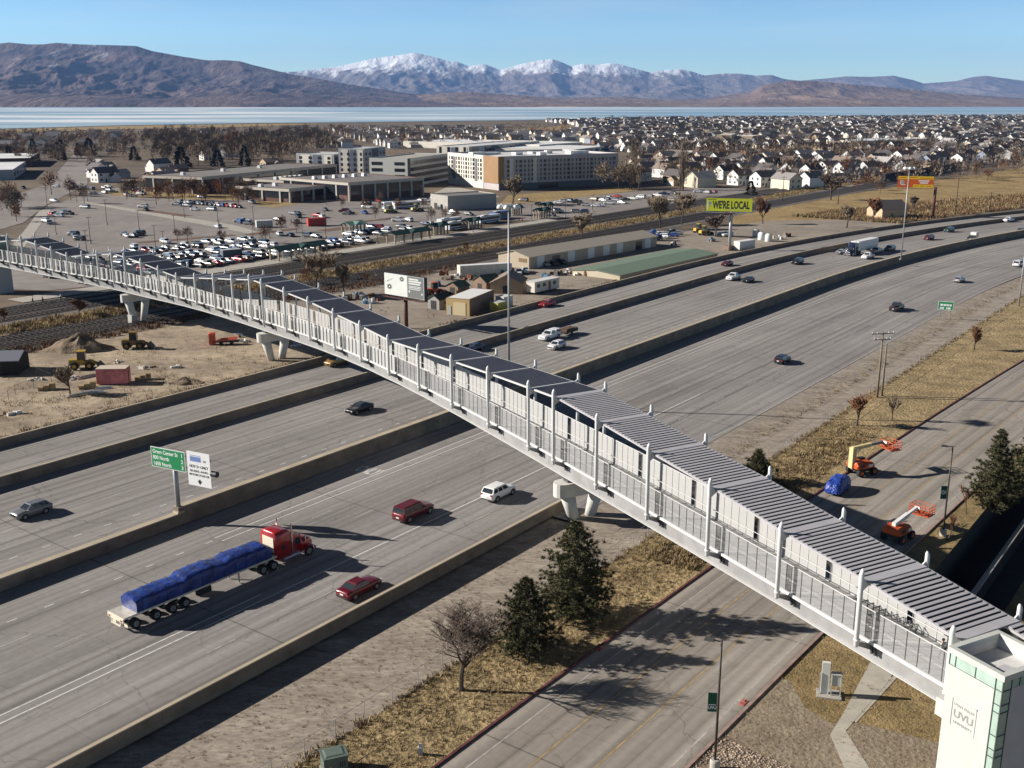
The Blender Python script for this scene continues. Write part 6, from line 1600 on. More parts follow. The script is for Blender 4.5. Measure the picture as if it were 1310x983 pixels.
# ------------------------------------------------------------------ near right corner: walk, cabinets, furniture on the bridge, fences
psheet('sidewalk', [(1118, 838), (1143, 851), (1140, 868), (1082, 935), (1113, 984), (1135, 1030), (1100, 1030), (1062, 940), (1078, 914)], G0 + .07, m_walk)
psheet('sidewalk', [(1149, 858), (1153, 861), (1095, 925), (1092, 921)], G0 + .06, m_walk)
psheet('bare_soil', [(925, 938), (988, 868), (1010, 870), (1030, 905), (1062, 925), (1100, 925), (1200, 950), (1200, 1030), (1060, 1015)], G0 + .05, mat('worn_soil', (.19, .145, .10), .95, var=.25, scale=.5, col2=(.27, .22, .155), coords='World', bump=.8, bscale=3))
m_cab = mat('cabinet_grey', (0.46, 0.47, 0.44), .5, var=.05, scale=2); m_cabw = mat('cabinet_pale', (0.66, 0.66, 0.62), .5)
p = at(1060, 889, G0 + .05)
r = thing('utility_cabinet', 'pale electrical cabinet with a meter rack standing on the brown lawn', 'utility cabinet', p, -.25)
b = MB(); b.box((0, 0, 0), (1.9, 1.4, .12), m_conc); b.build('pad', r)
b = MB(); b.box((-.35, 0, .12), (.62, .3, 2.75), m_cabw); b.build('cabinet', r)
b = MB(); b.box((.45, 0, .95), (.75, .45, 1.0), m_cab); b.build('meter_box', r)
for x, y in ((.15, .3), (.85, .3), (.15, -.25), (.85, -.25), (-.75, -.2)):
    b = MB(); b.bar((x, y, .1), (x, y, 2.0), .07, .07, m_cab); b.build('post', r)
b = MB(); b.bar((.1, .3, 1.95), (.9, .3, 1.95), .06, .06, m_cab); b.bar((.1, -.25, 1.95), (.9, -.25, 1.95), .06, .06, m_cab); b.build('rack_bar', r)
p = at(428, 985, G0 + .05)
m_gbox = mat('transformer_green', (0.12, 0.155, 0.13), .55, var=.12, scale=1.5)
r = thing('transformer_box', 'weathered green transformer box at the bottom edge by the dry grass', 'utility box', p, ROADROT - .55)
b = MB(); b.box((0, 0, 0), (1.9, 1.5, .12), m_conc); b.build('pad', r)
b = MB(); b.box((0, 0, .12), (1.7, 1.3, 1.25), m_gbox); b.build('housing', r)
b = MB(); b.prism([(-.92, -.72), (.92, -.72), (.92, .72), (-.92, .72)], 1.37, 1.43, m_gbox); b.box((0, 0, 1.43), (1.5, 1.1, .06), m_gbox, taper=.8); b.build('lid', r)
b = MB()
for k in range(3): b.box((.3 + .16 * k, -.66, .55), (.07, .02, .45), m_trim)
b.build('vent', r)
b = MB(); b.box((-.4, -.66, .5), (.22, .02, .3), m_yellow); b.build('warning_label', r)
p = at(538, 965, G0 + .05); r = thing('ground_vent', 'short grey metal post standing alone in the dry grass near the red kerb', 'vent post', p)
b = MB(); b.box((0, 0, 0), (.35, .3, .6), m_cab); b.build('housing', r); b = MB(); b.box((0, 0, .6), (.22, .18, .3), m_cab, taper=.7); b.build('cap', r)
m_hyd = mat('marker_red', (.36, .11, .09), .8, var=.3, scale=3)
for px, lab in (((768, 830), 'red painted valve cover beside the red kerb below the tall pine'), ((951, 899), 'red painted drain marker beside the pale kerb on the right')):
    p = at(*px, G0 + .06); r = thing('drain_marker', lab, 'drain marker', p, ROADROT); b = MB(); b.box((0, 0, 0), (1.0, .5, .05), m_hyd, taper=.85); b.box((.2, .05, .05), (.4, .3, .06), m_hyd, taper=.7); b.build('cover', r)
# chain-link fence along the right of way
def wire_fence(label, pts, h, step, m=m_pole, cat='fence', rail=True):
    r = thing('wire_fence', label, cat, pts[0]); o = Vector(pts[0]); Ls = [(Vector(b_) - Vector(a_)).length for a_, b_ in zip(pts, pts[1:])]
    k = 0; rb = MB(); pb_ = []
    for a_, b_, L in zip(pts, pts[1:], Ls):
        n = max(1, int(L / step)); a_, b_ = Vector(a_), Vector(b_)
        for i in range(n):
            p = a_.lerp(b_, i / n); pb_.append(p)
        for z in ([h, h * .5, .15] if rail else [h]):
            rb.tube(a_ + Vector((0, 0, z)), b_ + Vector((0, 0, z)), .022 if z == h else .010, m, n=4, caps=False)
    rb.build('top_rail', r, False, o)
    for p in pb_[:98]:
        q = MB(); q.tube(p, p + Vector((0, 0, h + .05)), .035, m, n=5); q.build('post', r, False, o)
    return r
wire_fence('chain link fence along the gravel strip, left of the footbridge', [uv(u, -51.8, G0) for u in (20, 60, 104)], 1.7, 3.0)
wire_fence('chain link fence along the dry bank, right of the footbridge', [uv(u, -51.6, G0) for u in (126, 200, 320)], 1.7, 3.2)
wire_fence('old wooden post fence around the corral at the left edge', [at(x, y, G0) for x, y in ((18, 468), (30, 470), (48, 482), (66, 490), (20, 505), (2, 520))], 1.6, 3.0, m_woodd)
wire_fence('post and wire fence along the railway behind the dirt yard', [uv(u, -191.3, G0) for u in (40, 110, 200)], 1.5, 8, m_woodd)

# bicycle racks, people on the bridge
m_skin = mat('skin', (.45, .27, .19), .6); m_jean = mat('jeans', (.035, .05, .10), .9); m_jack = mat('dark_jacket', (.02, .02, .024), .9); m_redj = mat('red_jacket', (.45, .03, .02), .8); m_pale = mat('pale_top', (.6, .6, .58), .8); m_hair = mat('dark_hair', (.02, .014, .01), .8); m_vest = mat('hi_vis_vest', (.55, .42, .02), .7); m_blk = mat('black_trousers', (.018, .018, .02), .9)
def person(label, loc, rz, top, legs, cat='person', group=None, stride=.22):
    r = thing('person', label, cat, loc, rz, group)
    def skin_mesh(verts, edges, m, name, parent, sub=1):
        me = bpy.data.meshes.new(name); me.from_pydata([v[:3] for v in verts], edges, [])
        o = bpy.data.objects.new(name, me); C.objects.link(o)
        md = o.modifiers.new('s', 'SKIN'); md.use_smooth_shade = True
        for i, v in enumerate(verts): me.skin_vertices[0].data[i].radius = (v[3], v[4])
        me.skin_vertices[0].data[0].use_root = True
        if sub: s2 = o.modifiers.new('d', 'SUBSURF'); s2.levels = sub; s2.render_levels = sub
        dg = bpy.context.evaluated_depsgraph_get(); m2 = bpy.data.meshes.new_from_object(o.evaluated_get(dg)); bpy.data.objects.remove(o)
        m2.materials.clear(); m2.materials.append(m)
        q = bpy.data.objects.new(name, m2); C.objects.link(q); q.parent = parent; return q
    s = stride
    V = [(0, 0, .95, .13, .15), (0, 0, 1.15, .12, .14), (.0, 0, 1.38, .12, .17), (.02, 0, 1.5, .055, .06), (.03, 0, 1.58, .075, .07), (.04, 0, 1.68, .095, .08), (.03, 0, 1.75, .06, .06),
         (0, .10, .9, .095, .09), (s * .6, .11, .5, .065, .065), (s * .9, .11, .08, .045, .045), (s * .9 + .18, .12, .04, .04, .04), (0, -.10, .9, .095, .09), (-s * .4, -.11, .5, .065, .065), (-s * 1.1, -.11, .1, .045, .045), (-s * 1.1 + .17, -.12, .04, .04, .04),
         (0, .20, 1.42, .06, .06), (-.06, .25, 1.15, .045, .045), (.06, .25, .92, .035, .035), (.08, .25, .83, .04, .025), (0, -.20, 1.42, .06, .06), (.06, -.25, 1.15, .045, .045), (.2, -.24, .95, .035, .035), (.26, -.24, .87, .04, .025)]
    E_ = [(0, 1), (1, 2), (2, 3), (3, 4), (4, 5), (5, 6), (0, 7), (7, 8), (8, 9), (9, 10), (0, 11), (11, 12), (12, 13), (13, 14), (2, 15), (15, 16), (16, 17), (17, 18), (2, 19), (19, 20), (20, 21), (21, 22)]
    skin_mesh(V, E_, m_skin, 'body', r)
    g = .022
    def sub(ids, name, m, extra=g):
        mp = {j: i for i, j in enumerate(ids)}; skin_mesh([(*V[j][:3], V[j][3] + extra, V[j][4] + extra) for j in ids], [(mp[a], mp[b_]) for a, b_ in E_ if a in mp and b_ in mp], m, name, r)
    sub([0, 1, 2, 15, 16, 17, 19, 20, 21], 'jacket', top); sub([0, 7, 8, 9, 11, 12, 13], 'trousers', legs, .018)
    b = MB(); b.lathe([(.085, 0), (.115, .05), (.11, .12), (.06, .17)], (.015, 0, 1.62), m_hair, 10); b.build('hair', r, True)
    return r
def onbridge(i, s, z=.30): q = bp(i, s, z); return q
dir_at = lambda i: math.atan2((PN[int(i) + 1] - PN[int(i)]).y, (PN[int(i) + 1] - PN[int(i)]).x)
person('person in a pale top and jeans walking on the bridge by the lift tower', onbridge(.42, 3.6), dir_at(0), m_pale, m_jean)
person('person in dark clothes walking on the bridge right beside the lift tower', onbridge(.25, 4.3), dir_at(0), m_jack, m_blk)
person('person in a red jacket on the far left section of the bridge', onbridge(25.5, 3.4), dir_at(25), m_redj, m_blk)
person('person in an orange vest on the left bridge section, next to the red jacket walker', onbridge(26.6, 3.0), dir_at(25), m_vest, m_jean)
for i, s, lab in ((1.3, 4.4, 'dark metal bicycle rack on the bridge deck, farther from the tower'), (.98, 4.7, 'pale metal bicycle rack on the bridge deck, nearer to the tower')):
    q = onbridge(i, s, .30); r = thing('bicycle_rack', lab, 'bicycle rack', q, dir_at(i)); mm = m_trim if 'dark' in lab else m_mull
    for k in range(4):
        b = MB(); x = -.9 + .6 * k
        for a_, c_ in (((x, -.35, 0), (x, -.35, .85)), ((x, -.35, .85), (x, .35, .85)), ((x, .35, .85), (x, .35, 0))): b.bar(a_, c_, .06, .06, mm)
        b.build('hoop', r)
    b = MB(); b.bar((-1.0, -.35, .08), (1.0, -.35, .08), .07, .06, mm); b.bar((-1.0, .35, .08), (1.0, .35, .08), .07, .06, mm); b.bar((-1.0, .35, .5), (1.0, .35, .5), .05, .05, mm); b.build('base_rail', r)
for px, lab, t, l in (((55, 388), 'person in dark clothes standing under the bridge end at left', m_jack, m_blk), ((42, 388), 'person in a bright vest standing under the bridge end at left', m_vest, m_jean), ((78, 385), 'person in a pale top beside the station drive at far left', m_pale, m_jean)):
    person(lab, at(*px, G0), .5, t, l)
for k, (px, t) in enumerate((((664, 284), m_jack), ((668, 283.5), m_redj), ((661, 285.5), m_pale), ((397, 324), m_jack), ((383, 325), m_blk))):
    q = at(*px, G0 + .2); person(['person in a dark jacket waiting at the far end of the platform', 'person in a red jacket waiting at the far end of the platform', 'person in a pale top waiting at the far end of the platform', 'person in dark clothes on the platform between the shelter and the lot', 'person all in black on the platform under the near shelter'][k], q, k * 1.3, t, m_jean if k != 4 else m_blk)

# ------------------------------------------------------------------ construction yard
def heap(label, px, w_, d_, h, seed, m, name='dirt_pile'):
    p = at(*px, G0 + .02); b = MB(); im = b._m(m); n, k = 14, 40
    for j in range(n + 1):
        t = j / n
        for i in range(k):
            a = 2 * PI * i / k; nn = 1 + .5 * noise.noise(Vector((math.cos(a) * 1.6 + seed, math.sin(a) * 1.6, t * 2)))
            z = h * (1 - t) ** .85 * (1 + .3 * noise.noise(Vector((math.cos(a) * 2, math.sin(a) * 2, seed + t * 3)))) if t < 1 else -.1
            b.v.append((w_ * t * nn * math.cos(a) + (1 - t) * w_ * .15 * math.sin(seed), d_ * t * nn * math.sin(a), z))
    for j in range(n):
        for i in range(k):
            u_ = (i + 1) % k; b.f.append((j * k + i, (j + 1) * k + i, (j + 1) * k + u_, j * k + u_)); b.mi.append(im)
    o = b.build(name); o.location = p; return tag(o, label, 'dirt pile')
m_soil = mat('heap_soil', (.20, .15, .10), .95, var=.35, scale=.6, bump=1.2, bscale=3)
heap('large pointed heap of brown soil in the dirt yard left of the bridge pier', (100, 447), 6.2, 4.2, 3.0, 1, m_soil)
heap('low heap of rubble beside the wall in the dirt yard', (238, 490), 3, 1.8, 1.0, 4, m_soil)
m_myel = mat('machine_yellow', (.42, .27, .03), .5, var=.12, scale=1); m_mgrn = mat('machine_green', (.16, .19, .06), .5)
def loader(label, px, rz, col, z=G0 + .05):
    r = thing('wheel_loader', label, 'loader', at(*px, z), rz)
    b = MB(); b.box((-.9, 0, .8), (2.6, 1.5, 1.0), col, taper=.92); b.box((1.1, 0, .8), (1.6, 1.2, .7), col); b.build('body', r)
    b = MB(); b.box((0, 0, 1.75), (1.4, 1.4, 1.45), m_glassc, taper=.9); c = b.build('cab', r); b = MB(); b.box((0, 0, 3.2), (1.5, 1.5, .12), col); b.build('cab_roof', c)
    for x in (-1.2, 1.3):
        for s in (-1, 1):
            t = MB(); t.tube((x, s * .7, .72), (x, s * 1.2, .72), .72, m_tyre, n=14); w_ = t.build('wheel', r); q = MB(); q.tube((x, s * 1.16, .72), (x, s * 1.22, .72), .34, col, n=10); q.build('rim', w_)
    b = MB()
    for s in (-1, 1): b.bar((1.0, s * .5, 1.5), (2.9, s * .5, .75), .16, .28, col)
    b.build('lift_arm', r)
    b = MB(); b.extrude([(2.7, -1.25, .2), (3.7, -1.25, .15), (3.6, -1.25, .3), (2.9, -1.25, 1.15), (2.7, -1.25, 1.1)], (0, 0, 0), (0, 2.5, 0), m_trim); b.build('bucket', r); return r
loader('yellow-brown wheel loader beside the bridge pier in the dirt yard', (172, 446), .1, mat('machine_brown', (.20, .13, .035), .6))
loader('yellow wheel loader in front of the big soil heap', (106, 472), .2, m_myel)
m_pinkc = mat('pink_steel', (.62, .20, .20), .6, var=.35, scale=.5); m_pinkt = mat('pale_roof', (.55, .47, .38), .7)
def container(label, px, L, W_, H, rz, m, mt, z=G0 + .05, name='shipping_container', ribs=12):
    r = thing(name, label, 'container', at(*px, z), rz)
    b = MB(); b.box((0, 0, .12), (L, W_, H - .12), m)
    for k in range(ribs):
        x = -L / 2 + L * (k + .5) / ribs
        for s in (-1, 1): b.box((x, s * (W_ / 2 + .02), .3), (L / ribs * .45, .04, H - .5), m)
    b.build('body', r)
    b = MB(); b.box((0, 0, H), (L + .05, W_ + .05, .06), mt); b.build('roof', r)
    for s in (-1, 1):
        b = MB(); b.box((L / 2 + .03, s * W_ / 4, .2), (.06, W_ / 2 - .1, H - .4), m); dq = b.build('door', r); b = MB(); b.bar((L / 2 + .08, s * .2, .4), (L / 2 + .08, s * .2, H - .4), .04, .04, m_trim); b.build('lock_bar', dq)
    return r
container('pink and red shipping container in the middle of the dirt yard', (146, 490), 4.9, 2.6, 2.7, .05 + PI * 0, m_pinkc, m_pinkt)
m_toilet = mat('toilet_orange', (.62, .10, .04), .5)
p = at(272, 441, G0 + .05); r = thing('portable_toilet', 'orange portable toilet next to folded barriers in the dirt yard', 'portable toilet', p, .2)
b = MB(); b.box((0, 0, .1), (1.2, 1.2, 2.1), m_toilet); b.build('cabin', r); b = MB(); b.box((0, 0, 2.2), (1.3, 1.3, .2), m_toilet, taper=.6); b.build('roof', r); b = MB(); b.box((-.1, -.61, .2), (.8, .04, 1.8), mat('toilet_door', (.5, .08, .03), .5)); b.build('door', r)
p = at(290, 441, G0 + .05); r = thing('barrier_trailer', 'flat trailer stacked with orange barricades beside the portable toilet', 'trailer', p, .15)
b = MB(); b.box((0, 0, .6), (5, 1.8, .15), m_trim); b.build('bed', r)
for x in (-1, 1):
    for s in (-1, 1): b = MB(); b.tube((x, s * .75, .35), (x, s * .95, .35), .35, m_tyre, n=10); b.build('wheel', r)
for k in range(4): b = MB(); b.bar((-2 + k * .3, -.7 + .4 * k, .9 + .08 * k), (2.1, -.6 + .35 * k, 1.1 + .1 * k), .25, .1, m_toilet); b.build('barricade', r)
m_bsh0 = mat('brown_siding', (.22, .145, .10), .85, var=.15, scale=.5)
m_crate = mat('crate_wood', (.33, .24, .13), .85, var=.2, scale=1.5)
for px, s, lab in (((183, 486), 1.8, 'wooden crate pile right of the pink container'), ((60, 499), 1.4, 'low stack of boards near the scrub in the dirt yard'), ((112, 497), 1.6, 'stack of timber in front of the pink container')):
    r = thing('crate_stack', lab, 'crate', at(*px, G0 + .05), .3)
    for k in range(3): b = MB(); b.box((-.9 + k * .9, .1 * k, 0), (.8, 1.2, .6 + .25 * k), m_crate); b.build('crate', r)
for k, (px, L, c) in enumerate((((118, 503), 4, m_boomw), ((132, 498), 3, m_boomw), ((105, 506), 5, m_alu), ((112, 483), 4, m_cab), ((150, 472), 2.5, m_cab))):
    r = thing('pipe_bundle', ['pale pipes lying at the front edge of the dirt yard', 'short white pipe bundle beside the pink container', 'long aluminium pipes at the scrub tree', 'grey plank pile behind the pink container', 'grey rubble bundle behind the pink container roof'][k], 'pipes', at(*px, G0 + .05), .25 + .2 * k)
    for q in range(4): b = MB(); b.tube((-L / 2 + .3 * q, -.3 + .2 * q, .12 + .18 * (q % 2)), (L / 2 - .2 * q, -.25 + .2 * q, .12 + .18 * (q % 2)), .11, c, n=6); b.build('pipe', r)

def scrub(u0, u1, v0, v1, n, hr, seed): tufts('brush', strip_pts(u0, u1, v0, v1, z=G0 + .05), n, hr, [m_blade2, m_blade3, m_blade3, m_blade], seed, 9, 1.1)
scrub(60, 130, -178, -141, 300, (.2, .5), 21); scrub(40, 110, -160, -141, 320, (.2, .6), 22); scrub(110, 240, -190, -140, 260, (.2, .6), 23)
rj = random.Random(9)
for k in range(16):
    r = thing('debris_pile', 'small pile of grey and brown debris lying in the dirt yard', 'debris', uv(72 + rj.random() * 75, -184 + rj.random() * 40, G0 + .05), rj.random() * 3, 'debris piles in the dirt yard')
    b = MB()
    for q in range(8): b.box((rj.gauss(0, .8), rj.gauss(0, .5), 0), (.3 + rj.random() * 1.2, .2 + rj.random() * .4, .1 + rj.random() * .4), (m_cab, m_bsh0, m_boomw, m_alu)[q % 4], rj.random() * 3, .85)
    b.build('debris', r)
# ------------------------------------------------------------------ buildings
m_dglass = mat('dark_window', (.018, .022, .028), .15, spec=.7)
m_win = mat('house_window', (.05, .06, .07), .2, spec=.6)
def quadbase(px, z=G0 + .04): return [at(x, y, z) for x, y in px]
def local(root): 
    return Matrix.Translation(root.location) @ Matrix.Rotation(root.rotation_euler[2], 4, 'Z')
def block(name, label, cat, corner, ax, L, D, H, wall_m, roof_m, z=G0, parapet=.5, group=None):
    """rectangular block: corner point, azimuth-vector ax along its long side, depth to the left of ax"""
    ax = Vector(ax).normalized(); r = thing(name, label, cat, (corner[0], corner[1], z), math.atan2(ax.y, ax.x), group)
    b = MB(); b.box((L / 2, D / 2, 0), (L, D, H), wall_m); w_ = b.build('wall', r)
    b = MB(); b.box((L / 2, D / 2, H + .003), (L - .6, D - .6, .12), roof_m); rf = b.build('roof', r)
    if parapet:
        b = MB()
        for c, s in (((L / 2, .15), (L, .3)), ((L / 2, D - .15), (L, .3)), ((.15, D / 2), (.3, D - .62)), ((L - .15, D / 2), (.3, D - .62))): b.box((c[0], c[1], H + .002), (s[0], s[1], parapet), wall_m)
        b.build('parapet', r)
    return r
def wins(r, side, L, D, z0, z1, xs, m=m_dglass, name='window', t=.06, one=False):
    """windows on a block's face: side 'f' (y=0), 'b', 'l' (x=0), 'r'; xs list of (start, end) along that face"""
    bb = MB()
    for a, c in xs:
        b = bb if one else MB()
        if side == 'f': b.box(((a + c) / 2, -t / 2 + .01, z0), (c - a, t, z1 - z0), m)
        elif side == 'b': b.box(((a + c) / 2, D + t / 2 - .01, z0), (c - a, t, z1 - z0), m)
        elif side == 'l': b.box((-t / 2 + .01, (a + c) / 2, z0), (t, c - a, z1 - z0), m)
        else: b.box((L + t / 2 - .01, (a + c) / 2, z0), (t, c - a, z1 - z0), m)
        if not one: b.build(name, r)
    if one: bb.build(name, r)
# long beige warehouse beside the railway
m_beige = mat('beige_siding', (.40, .335, .25), .8, var=.08, scale=.3, stretch=(6, 6, .2)); m_beiger = mat('beige_metal_roof', (.40, .355, .285), .5, var=.06, scale=.2, stretch=(5, 5, .2))
def gable(name, label, cat, corner, ax, L, D, H, Hr, wall_m, roof_m, z=G0 + .06, eave=.4, ridge_along=True, group=None, single=False):
    ax = Vector(ax).normalized(); r = thing(name, label, cat, (corner[0], corner[1], z), math.atan2(ax.y, ax.x), group)
    b = MB(); b.box((L / 2, D / 2, 0), (L, D, H), wall_m)
    if ridge_along:
        for x in (0.0, L): b.face([(x, 0, H), (x, D, H), (x, D / 2, Hr)], wall_m)
    else:
        for y in (0.0, D): b.face([(0, y, H), (L, y, H), (L / 2, y, Hr)], wall_m)
    w_ = b.build('wall', r)
    b = MB(); e = eave; th = .15
    if ridge_along:
        s = (Hr - H) / (D / 2); k = e * s
        for sg in (0, 1):
            y0, y1 = (-e, D / 2) if sg == 0 else (D + e, D / 2)
            b.extrude([(-e, y0, H - k + .01), (L + e, y0, H - k + .01), (L + e, y1, Hr + .01), (-e, y1, Hr + .01)], (0, 0, 0), (0, 0, th), roof_m)
    else:
        s = (Hr - H) / (L / 2); k = e * s
        for sg in (0, 1):
            x0, x1 = (-e, L / 2) if sg == 0 else (L + e, L / 2)
            b.extrude([(x0, -e, H - k + .01), (x0, D + e, H - k + .01), (x1, D + e, Hr + .01), (x1, -e, Hr + .01)], (0, 0, 0), (0, 0, th), roof_m)
    b.build('roof', r); return r
U3 = Vector((UX, UY, 0)); V3 = Vector((VX, VY, 0))
c0 = at(676.7, 344.5, G0 + .06)       # near corner; long side runs away along the railway, depth to the left
c1 = at(840, 315.6, G0 + .06); axw = (c1 - c0); Lw = axw.length
hw = atY(676.7, 329.5, c0.y).z - G0 - .06
Dw = (at(641.7, 338.6, G0 + .06) - c0).length
wh = gable('warehouse', 'long beige metal warehouse with a low roof and white doors by the railway', 'warehouse', c0, axw, Lw, Dw, hw, hw + 1.4, m_beige, m_beiger)
m_wdoor = mat('white_door', (.66, .66, .64), .6)
for t in (.08, .30, .45, .57, .68, .92): 
    b = MB(); b.box((Lw * t, -.03, .05), (3.2, .08, 3.4), m_wdoor); b.build('door', wh)
for t in (.19, .84):
    b = MB(); b.box((Lw * t, -.03, .05), (3.4, .08, 2.6), m_dglass); b.build('open_door', wh)
b = MB(); b.box((-.03, Dw * .2, hw - 1.6), (.08, 3.0, 1.1), mat('brown_vent', (.2, .13, .07), .8)); b.build('wall_vent', wh)
# green roofed building
m_groof = mat('green_metal_roof', (.155, .205, .15), .6, var=.10, scale=.25, stretch=(4, 4, .3)); m_cream2 = mat('cream_wall', (.50, .44, .33), .8, var=.06, scale=.4)
c_ = uv(240, -142.6); gx = uv(293.5, -140.3) - c_; gL = gx.length
gr_ = gable('green_roof_shop', 'long low shop with a faded green metal roof beside the freeway wall', 'shop building', (c_.x, c_.y), gx, gL, 15.5, 3.5, 4.2, m_cream2, m_groof, z=-2.5, eave=.3)
# yellow-beige shed with white roof, and its small neighbours
c_ = at(601, 405, G0 + .06); ax_ = at(632, 391.5, G0 + .06) - c_; Ls = ax_.length; Dsh = (at(576, 401, G0 + .06) - c_).length; hs = atY(601, 384, c_.y).z - G0 - .06
m_ysh = mat('yellow_beige', (.50, .36, .17), .8, var=.06, scale=.5); m_bsh = mat('brown_siding', (.22, .145, .10), .85, var=.15, scale=.5)
r = block('storage_shed', 'yellow-beige shed with a white roof and a big cream door beside the wall', 'shed', c_, ax_, Ls, Dsh, hs, m_bsh, mat('white_roof', (.72, .71, .68), .6), G0 + .06, .12)
b = MB(); b.box((-.05, Dsh / 2, 0), (.14, Dsh, hs), m_ysh); b.build('front_wall', r)
b = MB(); b.box((-.15, Dsh * .42, .05), (.08, Dsh * .52, hs * .78), mat('cream_door', (.66, .56, .36), .6)); b.build('garage_door', r)
b = MB(); b.box((-.15, Dsh * .86, .05), (.08, .9, 2.0), m_cab); b.build('door', r)
def shed(label, px, L, D, H, Hr, rz, wm, rm, name='shed', cat='shed', door=None):
    p = at(*px, G0 + .06); r = gable(name, label, cat, p, (math.cos(rz), math.sin(rz)), L, D, H, Hr, wm, rm, eave=.25)
    b = MB(); b.box((-.03, D / 2, .05), (.06, min(1.6, D * .5), min(2.0, H * .85)), door or m_trim); b.build('door', r)
    b = MB(); b.box((L * .5, -.03, H * .45), (.9, .06, .7), m_win); b.build('window', r); return r
m_droof = mat('dark_green_roof', (.045, .075, .055), .7, var=.15, scale=.6); m_tan = mat('tan_wall', (.34, .25, .16), .85, var=.1, scale=.6); m_greyw = mat('grey_wall', (.30, .29, .27), .85)
shed('little grey shed with dark green roof left of the yellow-beige shed', (562, 397), 4.5, 3.4, 2.3, 3.3, ROADROT, m_greyw, m_droof)
shed('shed with a green gable roof behind the yellow-beige shed', (622, 375), 5, 5, 2.6, 4.0, ROADROT - .2, m_bsh, m_droof)
shed('small shed with a pink-grey gable left of the green gable shed', (586, 378), 4, 4, 2.0, 3.0, ROADROT - .1, m_bsh, m_droof)
shed('wide tan barn with a brown roof behind the white office trailer', (668, 377), 9, 8, 2.6, 4.6, ROADROT + .5, m_tan, mat('brown_roof', (.23, .18, .14), .85, var=.15, scale=.4), 'barn', 'barn')
c_ = at(684, 378, G0 + .06); r = thing('office_trailer', 'white office trailer with dark windows next to the freeway wall', 'trailer', c_, ROADROT - .05)
Lq = (at(706, 370, G0 + .06) - c_).length
b = MB(); b.box((Lq / 2, 1.3, .6), (Lq, 2.6, 2.5), mat('trailer_cream', (.62, .58, .50), .6)); b.build('body', r)
b = MB(); b.box((Lq / 2, 1.3, 3.1), (Lq + .2, 2.8, .12), m_white); b.build('roof', r)
for x in (.15, .38, .80): b = MB(); b.box((Lq * x, -.03, 1.7), (Lq * .12, .08, .9), m_win); b.build('window', r)
b = MB(); b.box((Lq * .6, -.03, .7), (.9, .08, 2.0), m_bsh); b.build('door', r); b = MB(); b.box((Lq / 2, 1.3, .1), (Lq * .9, 1.6, .5), m_trim); b.build('undercarriage', r)
container('small yellow-green container between the shed and the light mast', (637, 399), 3.0, 2.4, 2.3, ROADROT, mat('olive_box', (.42, .40, .08), .6), m_cab, G0 + .06)
container('grey-white container leaning behind the yellow-green one', (645, 393), 3.5, 2.4, 2.6, ROADROT, m_cabw, m_cabw, G0 + .06)
container('long silver tank-like trailer beside the railway left of the warehouse', (620, 352), 15, 2.6, 3.0, ROADROT - .55, m_alu, m_boomw, G0 + .06, 'storage_trailer')
container('white storage trailer near the freeway wall right of the yellow billboard', (952, 319), 8, 2.5, 2.8, ROADROT - .2, m_cabw, m_boomw, G0 + .06, 'storage_trailer')
container('rusty brown container at the foot of the yellow billboard', (938, 319), 8, 2.2, 1.4, ROADROT - .2, m_bsh, m_bsh, G0 + .07)
for px, lab, c in (((974, 307), 'white plastic tank in the yard right of the yellow billboard', m_boomw), ((983, 309), 'second white tank in the yard right of the yellow billboard', m_cabw), ((967, 303), 'pale round tank at the back of the yard right of the yellow billboard', m_cab)):
    r = thing('storage_tank', lab, 'tank', at(*px, G0 + .06)); b = MB(); b.lathe([(1.2, 0), (1.25, .3), (1.25, 2.0), (.9, 2.5), (.3, 2.7)], (0, 0, 0), c, 14); b.build('shell', r, True); b = MB(); b.lathe([(.3, 2.65), (.3, 2.85)], (0, 0, 0), m_trim, 8); b.build('lid', r)
for px, lab in (((894, 298), 'yellow excavator behind the green-roofed shop'), ((901, 301), 'yellow backhoe loader behind the green-roofed shop')): loader(lab, px, .6, mat('digger_yellow', (.50, .33, .03), .5))
loader('orange tractor behind the portrait billboard', (556, 378), .4, mat('tractor_orange', (.55, .12, .04), .5))
# junk in the yard
m_junk = [m_bsh, m_cab, m_alu, m_boomw, mat('rust_scrap', (.16, .06, .03), .9), mat('blue_scrap', (.05, .14, .25), .7), m_trim]
rj = random.Random(3)
for k, (x, y) in enumerate(((440, 384), (452, 380), (461, 382), (470, 388), (482, 384), (545, 380), (552, 386), (572, 358), (583, 356), (600, 358), (645, 352), (652, 349), (700, 355), (712, 352), (720, 352), (728, 350), (735, 351), (745, 349), (752, 351), (912, 309), (860, 314), (988, 305), (996, 306), (1004, 303), (558, 366), (565, 352))):
    r = thing('scrap_pile', f'untidy heap of {["brown", "grey", "silver", "white", "rusty", "blue", "black"][k % 7]} scrap in the business yard', 'scrap', at(x, y, G0 + .06), rj.random() * 3, f'{["brown", "grey", "silver", "white", "rusty", "blue", "black"][k % 7]} scrap heaps in the business yard')
    b = MB()
    for q in range(7): b.box((rj.gauss(0, .9), rj.gauss(0, .6), 0), (.5 + rj.random() * 1.1, .4 + rj.random() * .8, .4 + rj.random() * 1.0), m_junk[k % 7] if q % 3 else m_junk[(k + 2) % 7], rj.random() * 3, .8)
    b.build('scrap', r)
# little tan house by the orange billboard
p = at(1128, 281, G0 + .036); r = gable('house', 'little tan house with a grey gable roof left of the rusty billboard post', 'house', p, (math.cos(.4), math.sin(.4)), 13, 9, 4.0, 7.0, mat('peach_wall', (.52, .38, .24), .85), mat('grey_roof', (.17, .145, .135), .85), eave=.5)
b = MB(); b.box((-.03, 4.5, 1.2), (.08, 1.4, 1.4), m_win); b.build('window', r); b = MB(); b.box((5, -.03, 0), (1.1, .08, 2.1), m_bsh); b.build('door', r)
